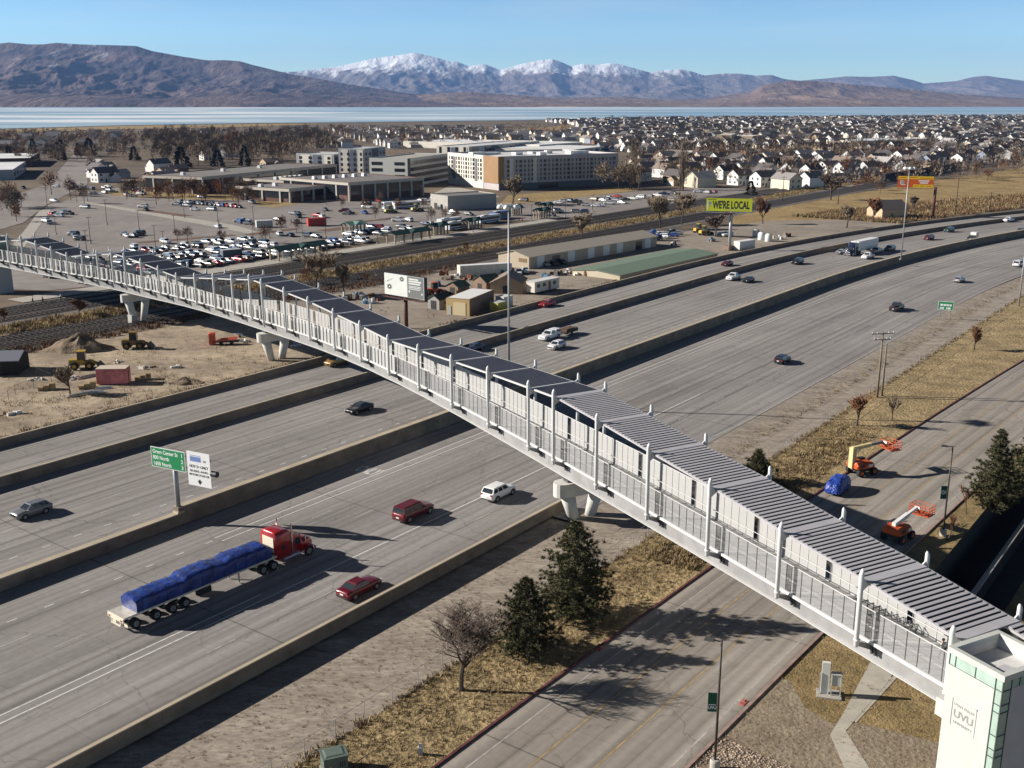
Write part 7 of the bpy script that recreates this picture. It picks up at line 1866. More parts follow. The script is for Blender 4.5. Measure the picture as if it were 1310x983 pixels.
# barn at left edge
p = at(22, 480, G0 + .05); r = gable('barn', 'dark shed with a blue-grey roof at the left edge of the dirt yard', 'barn', at(-34, 482, G0), (math.cos(.12), math.sin(.12)), 7.5, 6, 2.6, 3.6, mat('dark_siding', (.03, .025, .022), .9), mat('blue_grey_roof', (.17, .18, .22), .7), eave=.4)
b = MB(); b.box((3.7, -.03, 0), (2.2, .06, 2.2), m_trim); b.build('door', r)

# long five-storey apartment block (brown-clad corner, shaded long side)
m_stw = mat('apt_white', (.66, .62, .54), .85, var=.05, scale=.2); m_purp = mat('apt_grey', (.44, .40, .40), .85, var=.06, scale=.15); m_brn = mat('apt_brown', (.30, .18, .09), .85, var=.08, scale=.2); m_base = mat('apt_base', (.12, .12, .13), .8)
K0 = at(638, 244, G0); 
def topz(px, py, base): return atY(px, py, base.y).z - G0
Hap = topz(640, 203, K0)
E1 = at(790, 236.5, G0); axA = E1 - K0; LA = axA.length
W1 = at(575, 235, G0); axB = W1 - K0; axB -= axA.normalized() * axB.dot(axA.normalized()); DA = axB.length
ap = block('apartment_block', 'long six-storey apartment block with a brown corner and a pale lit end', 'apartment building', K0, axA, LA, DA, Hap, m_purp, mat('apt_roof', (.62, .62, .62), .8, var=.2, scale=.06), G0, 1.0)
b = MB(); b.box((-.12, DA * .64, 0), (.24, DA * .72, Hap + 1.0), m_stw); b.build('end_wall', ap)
b = MB(); b.box((-.16, DA * .14, 3.5), (.3, DA * .28, Hap - 2.6), m_brn); b.box((LA * .02, -.16, 3.5), (LA * .04, .3, Hap - 2.6), m_brn); b.build('brown_cladding', ap)
b = MB(); b.box((LA / 2, -.10, 0), (LA, .2, 3.4), m_base); b.build('base_storey', ap)
nf = 5
WN = []; bb = []
for f in range(nf):
    z0 = 4.6 + (Hap - 5.0) / nf * f
    for k in range(28):
        x = LA * .06 + (LA * .92) * (k + .5) / 28; wd = .95 if k % 3 else 1.8
        (WN if f < 1 or (f == 4 and k < 2) else bb).append((x, -.03, z0, wd, .1, 1.6))
    for k in range(14):
        y = DA * .30 + DA * .68 * (k + .5) / 14; WN.append((-.26, y, z0, .08, 1.0 if k % 3 else 1.8, 1.8))
for x, y, z, a_, c_, d_ in WN: b = MB(); b.box((x, y, z), (a_, c_, d_), m_dglass); b.build('window', ap)
b = MB()
for x, y, z, a_, c_, d_ in bb: b.box((x, y, z), (a_, c_, d_), m_dglass)
tag(b.build('windows', ap), kind='stuff')
for t in (.10, .29):
    b = MB(); b.box((LA * t, -.12, 3.4), (LA * .03, .22, Hap - 3.3), m_stw); b.build('pilaster', ap)
for t, w_ in ((.40, .16), (.10, .05)): b = MB(); b.box((LA * t, -.22, .2), (LA * w_, .1, 3.0), m_dglass); b.build('entrance', ap)
for t in (.42, .86): b = MB(); b.box((-.3, DA * t, 3.5), (.5, 2.6, Hap - 4.5), m_mull); b.build('balcony_stack', ap)
rr2 = random.Random(5)
for k in range(9):
    b = MB(); b.box((LA * (.04 + .1 * k) , DA * (.2 + .5 * rr2.random()), Hap + .12), (3 + 6 * rr2.random(), 3 + 3 * rr2.random(), 1.0 + rr2.random()), m_roofw); b.build('rooftop_unit', ap)
# parking garage
Kg = at(522, 240, G0); Hgr = topz(522, 205, Kg); Eg = at(574, 230, G0); axG = Eg - Kg; LG = axG.length; Wg = at(489, 236, G0); DG = (Wg - Kg).dot(Vector((-axG.y, axG.x, 0)).normalized())
pg = block('parking_garage', 'white parking garage with dark open decks left of the apartment block', 'parking garage', Kg, axG, LG, abs(DG), Hgr, mat('garage_pale', (.62, .60, .55), .85), m_conc, G0, .8)
for f in range(4):
    z0 = 1.5 + (Hgr - 1.0) / 4 * f
    b = MB(); b.box((LG * .5, -.04, z0), (LG * .98, .12, (Hgr - 1) / 4 * .6), m_dglass); b.build('deck_opening', pg)
    for a_, c_ in ((.08, .34), (.66, .94)): b = MB(); b.box((-.04, abs(DG) * (a_ + c_) / 2, z0), (.12, abs(DG) * (c_ - a_), (Hgr - 1) / 4 * .5), m_dglass); b.build('deck_opening', pg)
b = MB(); b.box((LG * .03, -.06, 0), (LG * .06, .16, Hgr + .8), m_base); b.build('stair_tower', pg)
# residence towers
m_tblue = mat('panel_blue_grey', (.10, .12, .16), .7); m_tgrey = mat('panel_grey', (.36, .36, .37), .8); m_tyel = mat('panel_lime', (.62, .62, .40), .8)
def hall(label, kpx, top, epx, wpx, wall, panels, roof=m_roofw):
    K_ = at(*kpx, G0); H_ = topz(kpx[0], top, K_); a_ = at(*epx, G0) - K_; L_2 = a_.length; D_ = abs((at(*wpx, G0) - K_).dot(Vector((-a_.y, a_.x, 0)).normalized()))
    r = block('residence_hall', label, 'apartment building', K_, a_, L_2, D_, H_, wall, roof, G0, .8)
    for t, w_, m in panels: b = MB(); b.box((L_2 * t, -.1, H_ * .15), (L_2 * w_, .2, H_ * .86), m); b.build('facade_panel', r)
    for t, w_, m in ((.15, .2, m_stw), (.45, .2, m_tblue), (.75, .25, m_stw)): b = MB(); b.box((-.1, D_ * t, H_ * .12), (.2, D_ * w_, H_ * .88), m); b.build('facade_panel', r)
    for f in range(4):
        z0 = H_ * (.18 + .2 * f)
        for k in range(6): b = MB(); b.box((L_2 * (k + .5) / 6, -.2, z0), (L_2 * .07, .06, 1.8), m_dglass); b.build('window', r)
        for k in range(4): b = MB(); b.box((-.2, D_ * (k + .5) / 4, z0), (.06, D_ * .08, 1.8), m_dglass); b.build('window', r)
    return r
hall('slim residence hall with blue-grey panels behind the dark office building', (428, 225), 199, (456, 222), (403, 221), m_tgrey, ((.12, .22, m_tblue), (.85, .25, m_tblue)))
hall('residence hall with a lime panel between the slim hall and the garage', (467, 226), 192, (494, 222), (457, 222), m_tgrey, ((.5, .3, m_tblue),))
hall('white flat-roofed hall behind the apartment block roof', (600, 200), 189, (690, 191), (580, 197), m_stw, ((.3, .2, m_tblue), (.7, .2, m_tgrey)))
# dark glass and brick office buildings
m_brick = mat('red_brick', (.115, .062, .048), .9, var=.12, scale=.5); m_cfr = mat('concrete_frame', (.46, .43, .37), .85); m_oroof = mat('office_roof', (.19, .175, .165), .9, var=.1, scale=.1)
def office(label, kpx, top, epx, wpx, nb_, base=m_brick, H=None, units=6):
    K_ = at(*kpx, G0); H_ = topz(kpx[0], top, K_); a_ = at(*epx, G0) - K_; L_2 = a_.length; D_ = abs((at(*wpx, G0) - K_).dot(Vector((-a_.y, a_.x, 0)).normalized()))
    r = block('office_building', label, 'office building', K_, a_, L_2, D_, H_, base, m_oroof, G0, .5)
    b = MB(); b.box((L_2 / 2, -.35, H_ - .9), (L_2 + 1, .7, 1.2), m_cfr); b.box((-.35, D_ / 2, H_ - .9), (.7, D_ + 1, 1.2), m_cfr); b.build('fascia', r)
    b = MB(); b.box((L_2 / 2, -.08, H_ * .34), (L_2 * .98, .16, H_ * .55), m_dglass); b.box((-.08, D_ / 2, H_ * .34), (.16, D_ * .94, H_ * .55), m_dglass); b.build('window_band', r)
    for k in range(nb_ + 1): b = MB(); b.box((L_2 * k / nb_, -.3, 0), (.9, .6, H_ - .9), m_cfr); b.build('pilaster', r)
    for k in range(3): b = MB(); b.box((-.3, D_ * (.5 + k) / 3, 0), (.6, .9, H_ - .9), m_cfr); b.build('pilaster', r)
    for k in range(units): b = MB(); b.box((L_2 * (.1 + .8 * k / max(1, units)), D_ * .6, H_ + .12), (2.2, 2.2, 1.6), m_roofw, taper=.8); b.build('rooftop_unit', r)
    return r
office('dark glass office building with concrete frame nearest the parking lot', (447, 258), 235, (541, 250), (405, 246), 6)
office('brick office wing in front of the dark glass office building', (371, 260), 243, (415, 255), (338, 252), 3, units=2)
office('middle glass office wing with pale concrete frames', (405, 252), 234, (450, 247), (350, 243), 3, units=6)
office('long low office building with a white roof edge behind the bare trees', (260, 249), 228, (430, 229), (240, 240), 8, units=3)
# grey block building by the platform lot
c_ = at(573, 270, G0); a_ = at(635, 266, G0) - c_; Dn = (at(558, 266, G0) - c_).length
m_blk2 = mat('grey_block', (.36, .34, .31), .85, var=.05, scale=.3)
r = block('block_building', 'plain grey block building with a lit pale end beside the station lot', 'building', c_, a_, a_.length, Dn, topz(573, 252.5, c_), m_blk2, m_oroof, G0, .5)
b = MB(); b.box((-.03, Dn * .35, 0), (.08, 2.0, 2.4), m_dglass); b.build('door', r); b = MB(); b.box((-.03, Dn * .7, 0), (.08, 2.6, 2.6), m_trim); b.build('door', r)
# commercial sheds at far left, far right and centre
def flat(label, kpx, top, epx, wpx, wall, roof):
    K_ = at(*kpx, G0); a_ = at(*epx, G0) - K_; D_ = abs((at(*wpx, G0) - K_).dot(Vector((-a_.y, a_.x, 0)).normalized())); H_ = topz(kpx[0], top, K_)
    r = block('commercial_building', label, 'building', K_, a_, a_.length, D_, H_, wall, roof, G0, .4)
    for k in range(5): b = MB(); b.box((a_.length * (k + .5) / 5, -.03, H_ * .3), (a_.length * .1, .08, H_ * .4), m_dglass); b.build('window', r)
    return r
m_wr = mat('white_flat_roof', (.70, .70, .70), .7, var=.12, scale=.05)
flat('white-roofed commercial building at the left edge', (18, 230), 218, (34, 218), (-60, 224), m_tgrey, m_wr)
flat('dark brick building behind the white-roofed one at the left edge', (40, 214), 203, (52, 206), (-60, 205), m_brick, m_wr)
flat('long white flat-roofed store among the houses at right', (1102, 190), 181, (1200, 186), (1085, 187), m_stw, m_wr)
flat('white row building behind the apartment block roof', (690, 194), 186, (745, 190), (600, 184), m_stw, m_wr)
flat('wide pale warehouse roof behind the apartment block', (735, 199), 192, (775, 194), (690, 190), m_stw, m_wr)
flat('tan mid-rise building among the far houses', (935, 188), 173, (942, 186), (919, 187), mat('tan_block', (.48, .38, .26), .85), m_wr)
flat('second tan mid-rise building right of the first', (962, 187), 175, (972, 185), (940, 185), mat('tan_block', (.48, .38, .26), .85), m_wr)
flat('white trade shed roof among the houses at far right', (1208, 205), 198, (1232, 203), (1195, 201), m_stw, m_wr)
# bridge landing tower on the far left
c_ = at(24, 374, G0); r = block('elevator_tower', 'grey lift tower at the far left end of the bridge', 'tower', at(18, 374, G0), PN[-1] - PN[-3], 5, 5, 13.5, m_tgrey, m_roofw, G0, .5)
b = MB(); b.box((2.5, -.03, 9.5), (3.4, .1, 3.5), m_green); b.build('glass_panel', r); b = MB(); b.box((-.03, 2.5, 9.5), (.1, 3.4, 3.5), m_green); b.build('glass_panel', r)
# ------------------------------------------------------------------ railway
m_rail = mat('rail_steel', (.20, .16, .14), .4, metal=.5); m_sleep = mat('sleeper', (.07, .055, .045), .9, var=.3, scale=1)
m_bed = mat('dark_ballast', (.065, .056, .05), .95, var=.25, scale=.5, coords='World', bump=.6, bscale=5)
def rail_bend(u): return .0000125 * max(0, u) ** 2
def rl(u, v, z): return uv(u, v + rail_bend(u), z)
for v, lab, u0, u1 in ((-195.6, 'railway track nearest the dirt yard', -60, 920), (-200.0, 'second railway track from the dirt yard', -60, 920), (-204.4, 'third railway track from the dirt yard', 40, 900),
                       (-222.5, 'station railway track farthest from the platform', -60, 900), (-228.2, 'middle station railway track', -60, 900), (-233.6, 'railway track alongside the platform', -60, 900)):
    o = Vector(uv(u0, v, G0 + .08)); r = thing('railway_track', lab, 'railway track', o)
    n = int((u1 - u0) / 20)
    b = MB(); b.loft([[rl(u, v - 2.1, G0 + .09), rl(u, v - 1.4, G0 + .26), rl(u, v + 1.4, G0 + .26), rl(u, v + 2.1, G0 + .09)] for u in [u0 + (u1 - u0) * i / n for i in range(n + 1)]], m_bed); b.build('ballast_bed', r, False, o)
    for s in (-1, 1):
        b = MB(); b.loft([[rl(u, v + s * .72 - .05, G0 + .40), rl(u, v + s * .72 - .05, G0 + .56), rl(u, v + s * .72 + .05, G0 + .56), rl(u, v + s * .72 + .05, G0 + .40)] for u in [u0 + (u1 - u0) * i / n for i in range(n + 1)]], m_rail); b.build('rail', r, False, o)
    b = MB(); u = u0
    while u < min(u1, 420):
        b.loft([[rl(u, v - 1.3, G0 + .265), rl(u, v - 1.3, G0 + .40), rl(u + .3, v - 1.3, G0 + .40), rl(u + .3, v - 1.3, G0 + .265)], [rl(u, v + 1.3, G0 + .265), rl(u, v + 1.3, G0 + .40), rl(u + .3, v + 1.3, G0 + .40), rl(u + .3, v + 1.3, G0 + .265)]], m_sleep); u += 1.25
    tag(b.build('sleepers', r, False, o), kind='stuff')
# string of dark freight cars far off at right
m_frt = mat('freight_dark', (.022, .021, .022), .8); m_frg = mat('freight_grey', (.30, .30, .31), .6)
def freight(m):
    r = thing('freight_car', 'dark covered freight car standing in the train at far right', 'freight car', (0, 0, 0), 0, 'dark freight cars at far right')
    b = MB(); b.extrude([(-8, -1.5, 1.2), (-8, 1.5, 1.2), (-8, 1.5, 3.9), (-8, 1.0, 4.4), (-8, -1.0, 4.4), (-8, -1.5, 3.9)], (0, 0, 0), (16, 0, 0), m); b.build('body', r)
    for x in (-6, 6):
        b = MB(); b.box((x, 0, .2), (2.6, 2.2, .9), m_trim); b.build('bogie', r)
    return r
f0 = freight(m_frt)
for k in range(9):
    u = 640 + 17.5 * k; o = f0 if k == 0 else copy_tree(f0)
    o.location = rl(u, -204.4, G0 + .3); o.rotation_euler = (0, 0, ROADROT - .0000250 * u)
o = freight(m_frg); o.location = rl(640 + 17.5 * 9.3, -204.4, G0 + .3); o.rotation_euler = (0, 0, ROADROT - .02); o['label'] = 'pale grey freight car at the right edge, last of the far train'; del o['group']

# ------------------------------------------------------------------ station platform shelters, buses, container on the lot
m_shr = mat('shelter_green', (.018, .058, .048), .55, var=.1, scale=.5); m_shp = mat('shelter_post', (.30, .24, .18), .8); m_shr2 = mat('shelter_pale_green', (.15, .26, .21), .55)
def shelter(label, px, L, D, rm, glass=True, name='platform_shelter'):
    p = at(*px, G0 + .2); r = thing(name, label, 'shelter', p, ROADROT)
    for sg in (-1, 1):
        b = MB(); b.extrude([(-L / 2, sg * D / 2, 3.0), (L / 2, sg * D / 2, 3.0), (L / 2, 0, 4.1), (-L / 2, 0, 4.1)], (0, 0, 0), (0, 0, .16), rm); b.build('roof', r)
    b = MB(); b.extrude([(-2.2, -D / 2 - .3, 3.05), (2.2, -D / 2 - .3, 3.05), (0, -D / 2 - .3, 4.3)], (0, 0, 0), (0, D / 2 + .3, 0), rm); b.build('dormer', r)
    for k in range(5):
        for s in (-1, 1):
            b = MB(); x = -L / 2 + .8 + (L - 1.6) * k / 4; b.box((x, s * D * .33, 0), (.4, .4, 3.25), m_shp); b.build('post', r)
    if glass: b = MB(); b.box((0, 0, .4), (L * .7, .06, 1.9), glass_mat('shelter_glass', (.5, .52, .52), .35, .15)); b.build('wind_screen', r)
    b = MB(); b.box((0, D * .18, .42), (L * .5, .45, .08), m_shp); b.box((-L * .2, D * .18, 0), (.1, .4, .42), m_shp); b.box((L * .2, D * .18, 0), (.1, .4, .42), m_shp); b.build('bench', r)
    return r
shelter('dark green gabled platform shelter nearest the footbridge', (383, 329), 21, 5.5, m_shr)
shelter('second dark green platform shelter, right of the red container', (523, 309), 19, 5.5, m_shr)
shelter('small green shelter right of the second platform shelter', (560, 300), 9, 4.5, m_shr)
shelter('small dark shelter in front of the parked buses', (604, 293), 9, 4.5, m_shr)
shelter('pale green kiosk roof behind the second platform shelter', (452, 298), 9, 6, m_shr2)
shelter('dark roofed shelter left of the high light mast', (658, 275), 8, 4, m_shr)
shelter('dark shelter right of the high light mast, upper one', (698, 272), 8, 4, m_shr)
shelter('dark shelter right of the high light mast, lower one', (693, 279), 9, 4, m_shr)
m_bus = mat('bus_white', (.68, .69, .70), .4); m_busb = mat('bus_blue', (.10, .18, .36), .4)
def bus(label, px, rz, L=12, m=m_bus):
    r = thing('transit_bus', label, 'bus', at(*px, G0 + .07), rz)
    b = MB(); b.loft([[(x, -1.25, .35), (x, -1.27, 2.7), (x, -1.05, 3.05), (x, 1.05, 3.05), (x, 1.27, 2.7), (x, 1.25, .35)] for x in (-L / 2, L / 2)], m); b.build('body', r)
    for s in (-1, 1): b = MB(); b.box((0, s * 1.27, 1.45), (L * .92, .06, .95), m_dglass); b.build('window_band', r)
    for s in (-1, 1): b = MB(); b.box((-.5, s * 1.275, .5), (L * .85, .05, .5), m_busb); b.build('stripe', r)
    b = MB(); b.box((L / 2, 0, 1.2), (.08, 2.2, 1.5), m_dglass); b.build('windshield', r)
    for x in (-L * .3, L * .33):
        for s in (-1, 1): b = MB(); b.tube((x, s * .98, .5), (x, s * 1.29, .5), .5, m_tyre, n=12); b.build('wheel', r)
    b = MB(); b.box((-L * .2, 0, 3.05), (3, 1.6, .25), m_cab); b.build('roof_unit', r); return r
bus('white and blue bus left of the others at the station bus loop', (575, 289), ROADROT, 12); bus('second bus at the station bus loop, in front', (585, 293.5), ROADROT, 12); bus('bus at the right end of the station bus loop, near the light mast', (625, 285), ROADROT, 12); bus('dark blue bus beside the light mast', (640, 280), ROADROT, 11, m_busb)
bus('long white coach parked by the dark office building', (520, 267), ROADROT - .3, 13)
container('white box trailer parked by the dark office building', (500, 267), 8, 2.5, 3.0, ROADROT - .3, m_bus, m_bus, G0 + .07, 'box_trailer')
container('red shipping container standing alone on the parking lot', (405, 289), 7.0, 2.6, 2.9, ROADROT - .5, mat('red_steel', (.42, .045, .03), .6, var=.12, scale=.6), mat('red_steel', (.4, .05, .04), .6), G0 + .07)
container('white and grey box van body left of the red container on the lot', (338, 291), 6.0, 2.3, 2.6, ROADROT - .5, m_cab, m_boomw, G0 + .07, 'box_trailer')
container('dark grey container at the corner of the crowded station lot', (296, 331), 6.0, 2.5, 2.8, ROADROT - .3, mat('slate_steel', (.10, .13, .16), .6), m_cab, G0 + .07)
for px, lab in (((498, 273), 'yellow-green loader parked on the lot beside the white trailer'), ((532, 271), 'yellow crane truck parked on the lot beside the long coach')): loader(lab, px, .7, mat('pale_machine', (.50, .45, .18), .5))

# ------------------------------------------------------------------ parked cars
CW = (('white', 7), ('silver', 5), ('grey', 4), ('black', 4), ('dark', 3), ('navy', 2), ('red', 1.6), ('maroon', 1), ('tan', 1), ('blue', 1), ('bronze', .6))
KW = (('sedan', 4), ('suv', 4), ('hatch', 2.5), ('pickup', 1.6), ('van', .8))
KN = {'sedan': 'sedan', 'suv': 'sport utility car', 'hatch': 'hatchback', 'pickup': 'pickup', 'van': 'van'}
NC = [0]
def park(p, rz, where, cw=CW):
    k, c = pick(KW), pick(cw)
    lab = f'{c.replace("navy", "dark blue").replace("dark", "dark") if c != "dark" else "charcoal"} {KN[k]} parked {where}'
    lab = lab.replace('dark blue blue', 'dark blue')
    NC[0] += 1
    return lot_car(k, c, (p[0], p[1], G0 + .066), rz + (PI if RND.random() < .5 else 0), lab, f'{KN[k]}s in {c} parked {where}')
def rows(where, u0, u1, vs_, occ, rot=PI / 2, step=2.75):
    for v in vs_:
        u = u0
        while u < u1:
            if RND.random() < occ: park(uv(u, v + RND.uniform(-.5, .5)), ROADROT + rot + RND.uniform(-.03, .03), where)
            u += step
# crowded lot behind the platform
rows('in the crowded station lot by the platform', 152, 232, (-251.0, -256.5, -268, -273.6), .74)
rows('in the crowded station lot by the platform', 172, 236, (-285.0, -290.6), .55)
rows('in the crowded station lot by the platform', 232, 262, (-252.0, -258), .75)
rows('near the second platform shelter', 262, 318, (-262, -268), .45)
# sparse cars seen one by one over the big lot: pixel clusters
for px in ((60, 285), (63, 287), (70, 275), (66, 276), (83, 274), (88, 275), (75, 278), (96, 304), (94, 302), (98, 307), (102, 308), (160, 302), (163, 304), (170, 304), (175, 302), (178, 301), (109, 267), (70, 259), (118, 243), (104, 250), (120, 249), (134, 248), (140, 245), (145, 247), (139, 240), (134, 242), (91, 238), (108, 242), (72, 240), (30, 242),
           (183, 266), (187, 270), (250, 270), (271, 270), (279, 292), (307, 285), (316, 286), (308, 286), (323, 261), (305, 253), (318, 288), (232, 264), (240, 265), (226, 263), (258, 254), (168, 243), (173, 245), (178, 248), (181, 250), (162, 251), (170, 252), (200, 331), (172, 318), (212, 312),
           (356, 283), (376, 275), (381, 275), (382, 279), (379, 286), (406, 278), (412, 279), (416, 270), (440, 272), (443, 275), (447, 274), (470, 262), (471, 267), (467, 274), (476, 293), (483, 293), (358, 302), (372, 303), (395, 304), (405, 305), (470, 262), (485, 259), (503, 263), (535, 262), (538, 258), (545, 259), (552, 258), (556, 256), (600, 276), (575, 275), (580, 273), (510, 284), (522, 284), (605, 289), (551, 288),
           (715, 261), (722, 259), (730, 259), (737, 260), (745, 263), (750, 264), (762, 265), (768, 265), (760, 257), (767, 256), (772, 258), (775, 257), (780, 255), (789, 258), (796, 261), (790, 253), (714, 272), (738, 273), (746, 273), (690, 263), (670, 258), (800, 257), (810, 256), (820, 254), (832, 253), (842, 252), (850, 250), (862, 249), (893, 247), (912, 247), (905, 248), (880, 262), (858, 258), (780, 262), (705, 277)):
    park(at(*px, G0), ROADROT + PI / 2 + RND.uniform(-.5, .5), 'on the open part of the station lots')
for k in range(15):
    t = k / 14; park(at(232 + 74 * t, 260.5 + 6.0 * t, G0), ROADROT + PI / 2 - .25, 'in the row below the brick office trees')
for k in range(6):
    t = k / 5; park(at(166 + 18 * t, 242 + 8 * t, G0), ROADROT + .6, 'in the short row at the lawn corner')
for k, px in enumerate(((664, 351), (672, 349), (708, 340), (717, 338), (695, 341), (848, 305), (860, 303), (866, 301), (838, 307), (843, 303), (922, 303), (930, 303), (858, 299))):
    o = park(at(*px, G0), ROADROT + .6 + .2 * k, 'in the yard by the warehouse', (('white', 3), ('silver', 1), ('blue', 1.5), ('black', 1)))
# black semi on the avenue and a bobtail in the yard
tractor('semi_truck', 'blue semi truck parked at the far end of the warehouse', at(842, 308, G0 + .07), ROADROT + 2.2, paint('blue'), 1.2)
tractor('semi_truck', 'dark truck on the avenue at the far left of the parking lot', at(90, 243, G0 + .11), ROADROT + .4, paint('dark'), 2.0)
# small shrubs and islands
m_isl = mat('island_mulch', (.13, .075, .05), .95, var=.3, scale=.3, coords='World')
def island(px0, px1, wd):
    a, c = at(*px0, 0), at(*px1, 0); d = (c - a).normalized(); n = Vector((-d.y, d.x, 0)) * wd / 2
    sheet('planting_island', [a - n, c - n, c + n, a + n], G0 + .12, m_isl)
for a, c, wd in (((176, 310), (300, 300), 4), ((315, 300), (380, 292), 4), ((412, 295), (445, 291), 7), ((180, 268), (240, 276), 5), ((458, 300), (500, 295), 9), ((446, 285), (520, 277), 4)): island(a, c, wd)

# ------------------------------------------------------------------ houses
WALLC = {'white': (.70, .69, .66), 'cream': (.62, .56, .44), 'grey': (.36, .36, .36), 'tan': (.42, .33, .23), 'brick': (.22, .12, .085), 'blue': (.24, .28, .35)}
ROOFC = {'charcoal': (.11, .10, .098), 'brown': (.20, .16, .135), 'grey': (.31, .29, .28)}
def house_mbs(wc, rc, L, D, H, Hr, sd):
    wm = mat('house_wall_' + wc, WALLC[wc], .85, rnd=.1); rm = mat('house_roof_' + rc, ROOFC[rc], .9, rnd=.3)
    rnd = random.Random(sd)
    w_ = MB(); w_.box((0, 0, 0), (L, D, H), wm)
    for x in (-L / 2, L / 2): w_.face([(x, -D / 2, H), (x, D / 2, H), (x, 0, Hr)], wm)
    w_.box((L * .22, -D / 2 - 1.6, 0), (L * .42, 3.4, H * .62), wm)
    rf = MB(); e = .45; s = (Hr - H) / (D / 2)
    for sg in (-1, 1): rf.extrude([(-L / 2 - e, sg * (D / 2 + e), H - e * s), (L / 2 + e, sg * (D / 2 + e), H - e * s), (L / 2 + e, 0, Hr), (-L / 2 - e, 0, Hr)], (0, 0, 0), (0, 0, .18), rm)
    gl = L * .21 + .4; gx = L * .22
    for sg in (-1, 1): rf.extrude([(gx + sg * gl, -D / 2 - 3.6, H * .6), (gx + sg * gl, -D / 2 + .5, H * .6), (gx, -D / 2 + .5, H * .6 + gl * .6), (gx, -D / 2 - 3.6, H * .6 + gl * .6)], (0, 0, 0), (0, 0, .15), rm)
    w_.face([(gx - gl + .4, -D / 2 - 3.3, H * .6), (gx + gl - .4, -D / 2 - 3.3, H * .6), (gx, -D / 2 - 3.3, H * .6 + gl * .55)], wm)
    gd = MB(); gd.box((gx, -D / 2 - 3.31, .1), (L * .3, .08, 2.2), m_wdoor)
    dr = MB(); dr.box((-L * .12, -D / 2 - .01, 0), (1.0, .08, 2.1), m_trim)
    wn = []
    for x, z in ((-L * .34, 1.0), (-L * .34, H - 1.9 if H > 4.5 else 1.0), (L * .1, H - 1.7)):
        q = MB(); q.box((x, -D / 2 - .01, z), (1.5, .08, 1.2), m_win); wn.append(q)
    for y in (-D * .22, D * .22):
        for z in ((1.0, H - 1.8) if H > 4.5 else (1.0,)):
            q = MB(); q.box((-L / 2 - .01, y, z), (.08, 1.2, 1.2), m_win); wn.append(q)
    ch = MB(); ch.box((L * .2, D * .12, H), (.7, .7, Hr - H + .8), mat('house_wall_brick', WALLC['brick'], .85, rnd=.1))
    return w_, rf, gd, dr, wn, ch
HV = []
rh = random.Random(42)
for k in range(14):
    wc = ('white', 'white', 'cream', 'white', 'grey', 'tan', 'white', 'cream', 'brick', 'blue', 'white', 'grey', 'tan', 'white')[k]; rc = ('charcoal', 'brown', 'charcoal', 'grey')[k % 4]; two = k % 3 != 2
    HV.append((wc, rc, two, house_mbs(wc, rc, 11 + rh.random() * 4, 8.5 + rh.random() * 2, 5.6 if two else 3.1, 8.6 if two else 5.4, k)))
def merged_house(v):
    b = MB()
    w_, rf, gd, dr, wn, ch = v[3]
    for s in [w_, rf, gd, dr, ch] + wn:
        n = len(b.v); b.v.extend(s.v); rem = [b._m(m) for m in s.mats]
        for f, mi in zip(s.f, s.mi): b.f.append(tuple(n + q for q in f)); b.mi.append(rem[mi])
    return b
HM = [merged_house(v).mesh('distant_house') for v in HV]
HP_ = {}
NH = [0]
def house_label(v, where): return f'{"two-storey" if v[2] else "low"} {v[0]} house with a {v[1]} roof {where}'
def put_house(p, rz, where, parts, k=None):
    k = RND.randrange(14) if k is None else k; v = HV[k]; NH[0] += 1; lab = house_label(v, where); gp = f'{v[0]} houses with {v[1]} roofs {where}'
    if parts:
        if k not in HP_:
            r = thing('house', lab, 'house', p, rz, gp); w_, rf, gd, dr, wn, ch = v[3]
            w_.build('wall', r); ro = rf.build('roof', r); ch.build('chimney', ro); gd.build('garage_door', r); dr.build('door', r)
            for q in wn: q.build('window', r)
            HP_[k] = r; return r
        r = copy_tree(HP_[k])
    else:
        r = bpy.data.objects.new('house', HM[k]); C.objects.link(r)
    r.location = p; r.rotation_euler = (0, 0, rz); return tag(r, lab, 'house', gp)
def inpoly(x, y, P):
    c = False; j = len(P) - 1
    for i in range(len(P)):
        if (P[i][1] > y) != (P[j][1] > y) and x < (P[j][0] - P[i][0]) * (y - P[i][1]) / (P[j][1] - P[i][1]) + P[i][0]: c = not c
        j = i
    return c
def project(p):
    d = Vector(p) - Vector((0, 0, HCAM)); f_ = d.y * math.cos(PIT) - d.z * math.sin(PIT); up = d.y * math.sin(PIT) + d.z * math.cos(PIT)
    return CX + FP * d.x / f_, CY - FP * up / f_
HOUSE = []
def scatter(poly, az, du, dv, keep, where, jitter=2.0, rowrot=0.0):
    """houses in streets: a jittered grid in ground metres, kept where it falls inside a stretch of the view"""
    w_ = [at(x, y, G0) for x, y in poly]; a = math.radians(az); ux, uy = math.sin(a), math.cos(a)
    us = [p.x * ux + p.y * uy for p in w_]; vs_ = [p.x * uy - p.y * ux for p in w_]
    P2 = list(zip(us, vs_)); u = min(us); row = 0
    while u < max(us):
        v = min(vs_)
        while v < max(vs_):
            if RND.random() < keep:
                uu, vv = u + RND.uniform(-jitter, jitter), v + RND.uniform(-jitter, jitter)
                if inpoly(uu, vv, P2):
                    HOUSE.append((Vector((uu * ux + vv * uy, uu * uy - vv * ux, G0)), PI / 2 - a + (0 if row % 2 else PI) + rowrot + (PI / 2 if RND.random() < .25 else 0), where))
            v += dv
        u += du * (.72 if row % 2 else 1.28); row += 1
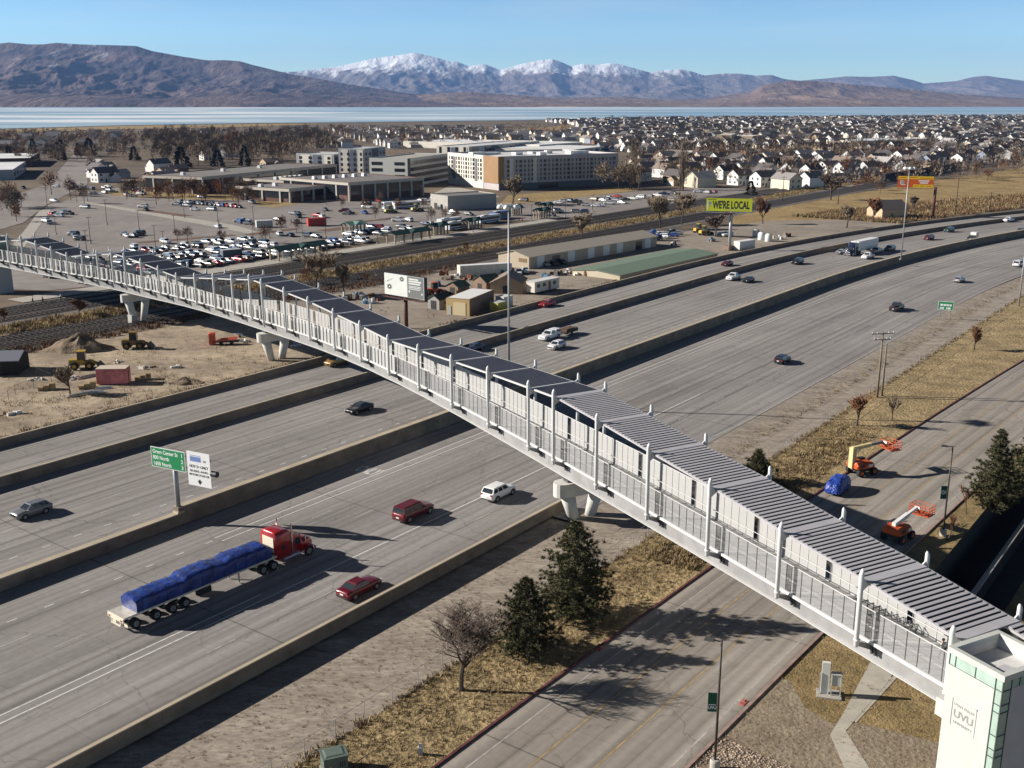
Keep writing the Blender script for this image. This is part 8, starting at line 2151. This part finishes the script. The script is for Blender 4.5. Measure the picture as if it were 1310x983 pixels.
scatter([(800, 246), (905, 240), (1010, 246), (1100, 231), (1240, 212), (1310, 200), (1310, 192), (1100, 205), (960, 206), (860, 206), (810, 214)], 58, 27, 17.5, .86, 'in the white suburb at right')
scatter([(160, 246), (250, 240), (240, 214), (110, 212), (120, 226)], 40, 26, 20, .6, 'beside the wood at left')
scatter([(-10, 192), (190, 196), (330, 172), (200, 171), (-10, 178)], 70, 36, 24, .6, 'at the far left edge of town')
scatter([(200, 212), (400, 214), (420, 200), (200, 190)], 50, 48, 34, .4, 'hidden among the trees of the wood')
scatter([(380, 196), (640, 186), (640, 166), (330, 168)], 75, 34, 20, .8, 'among the far roofs behind the garage')
near_n = len(HOUSE)
scatter([(640, 186), (800, 196), (960, 200), (960, 190), (780, 168), (640, 175)], 70, 34, 20, .72, 'behind the apartment block')
scatter([(780, 190), (1310, 196), (1310, 150), (860, 153), (700, 156), (760, 166)], 64, 42, 20, .88, 'in the far suburb by the lake')
scatter([(1100, 200), (1310, 190), (1310, 176), (1090, 180)], 60, 34, 20, .75, 'behind the white suburb at far right')
HOUSE.sort(key=lambda h: h[0].length)
fp = MB(); rest = 0
BLK = [(575, 770, 188, 246), (400, 545, 190, 262), (1085, 1205, 180, 192)]
kept = []
for p, rz, where in HOUSE:
    x, y = project(p)
    if -30 < x < 1340 and not any(a < x < c and d < y < e for a, c, d, e in BLK): kept.append((p, rz, where))
for i, (p, rz, where) in enumerate(kept):
    if i < 300: put_house(p, rz, where, i < 70)
    else:
        k = RND.randrange(14); s = HV[k][3]; co, si = math.cos(rz), math.sin(rz)
        for q in (s[0], s[1]):
            n = len(fp.v); fp.v.extend([(p.x + x * co - y * si, p.y + x * si + y * co, p.z + z) for x, y, z in q.v]); rem = [fp._m(m) for m in q.mats]
            for f, mi in zip(q.f, q.mi): fp.f.append(tuple(n + w_ for w_ in f)); fp.mi.append(rem[mi])
        rest += 1
if rest: tag(fp.build('suburb_housing'), 'far suburb of small houses with dark roofs reaching the lake shore', kind='stuff')
print('trees', NTREE[0], 'lot cars', NC[0], 'houses', NH[0], 'rest', rest)
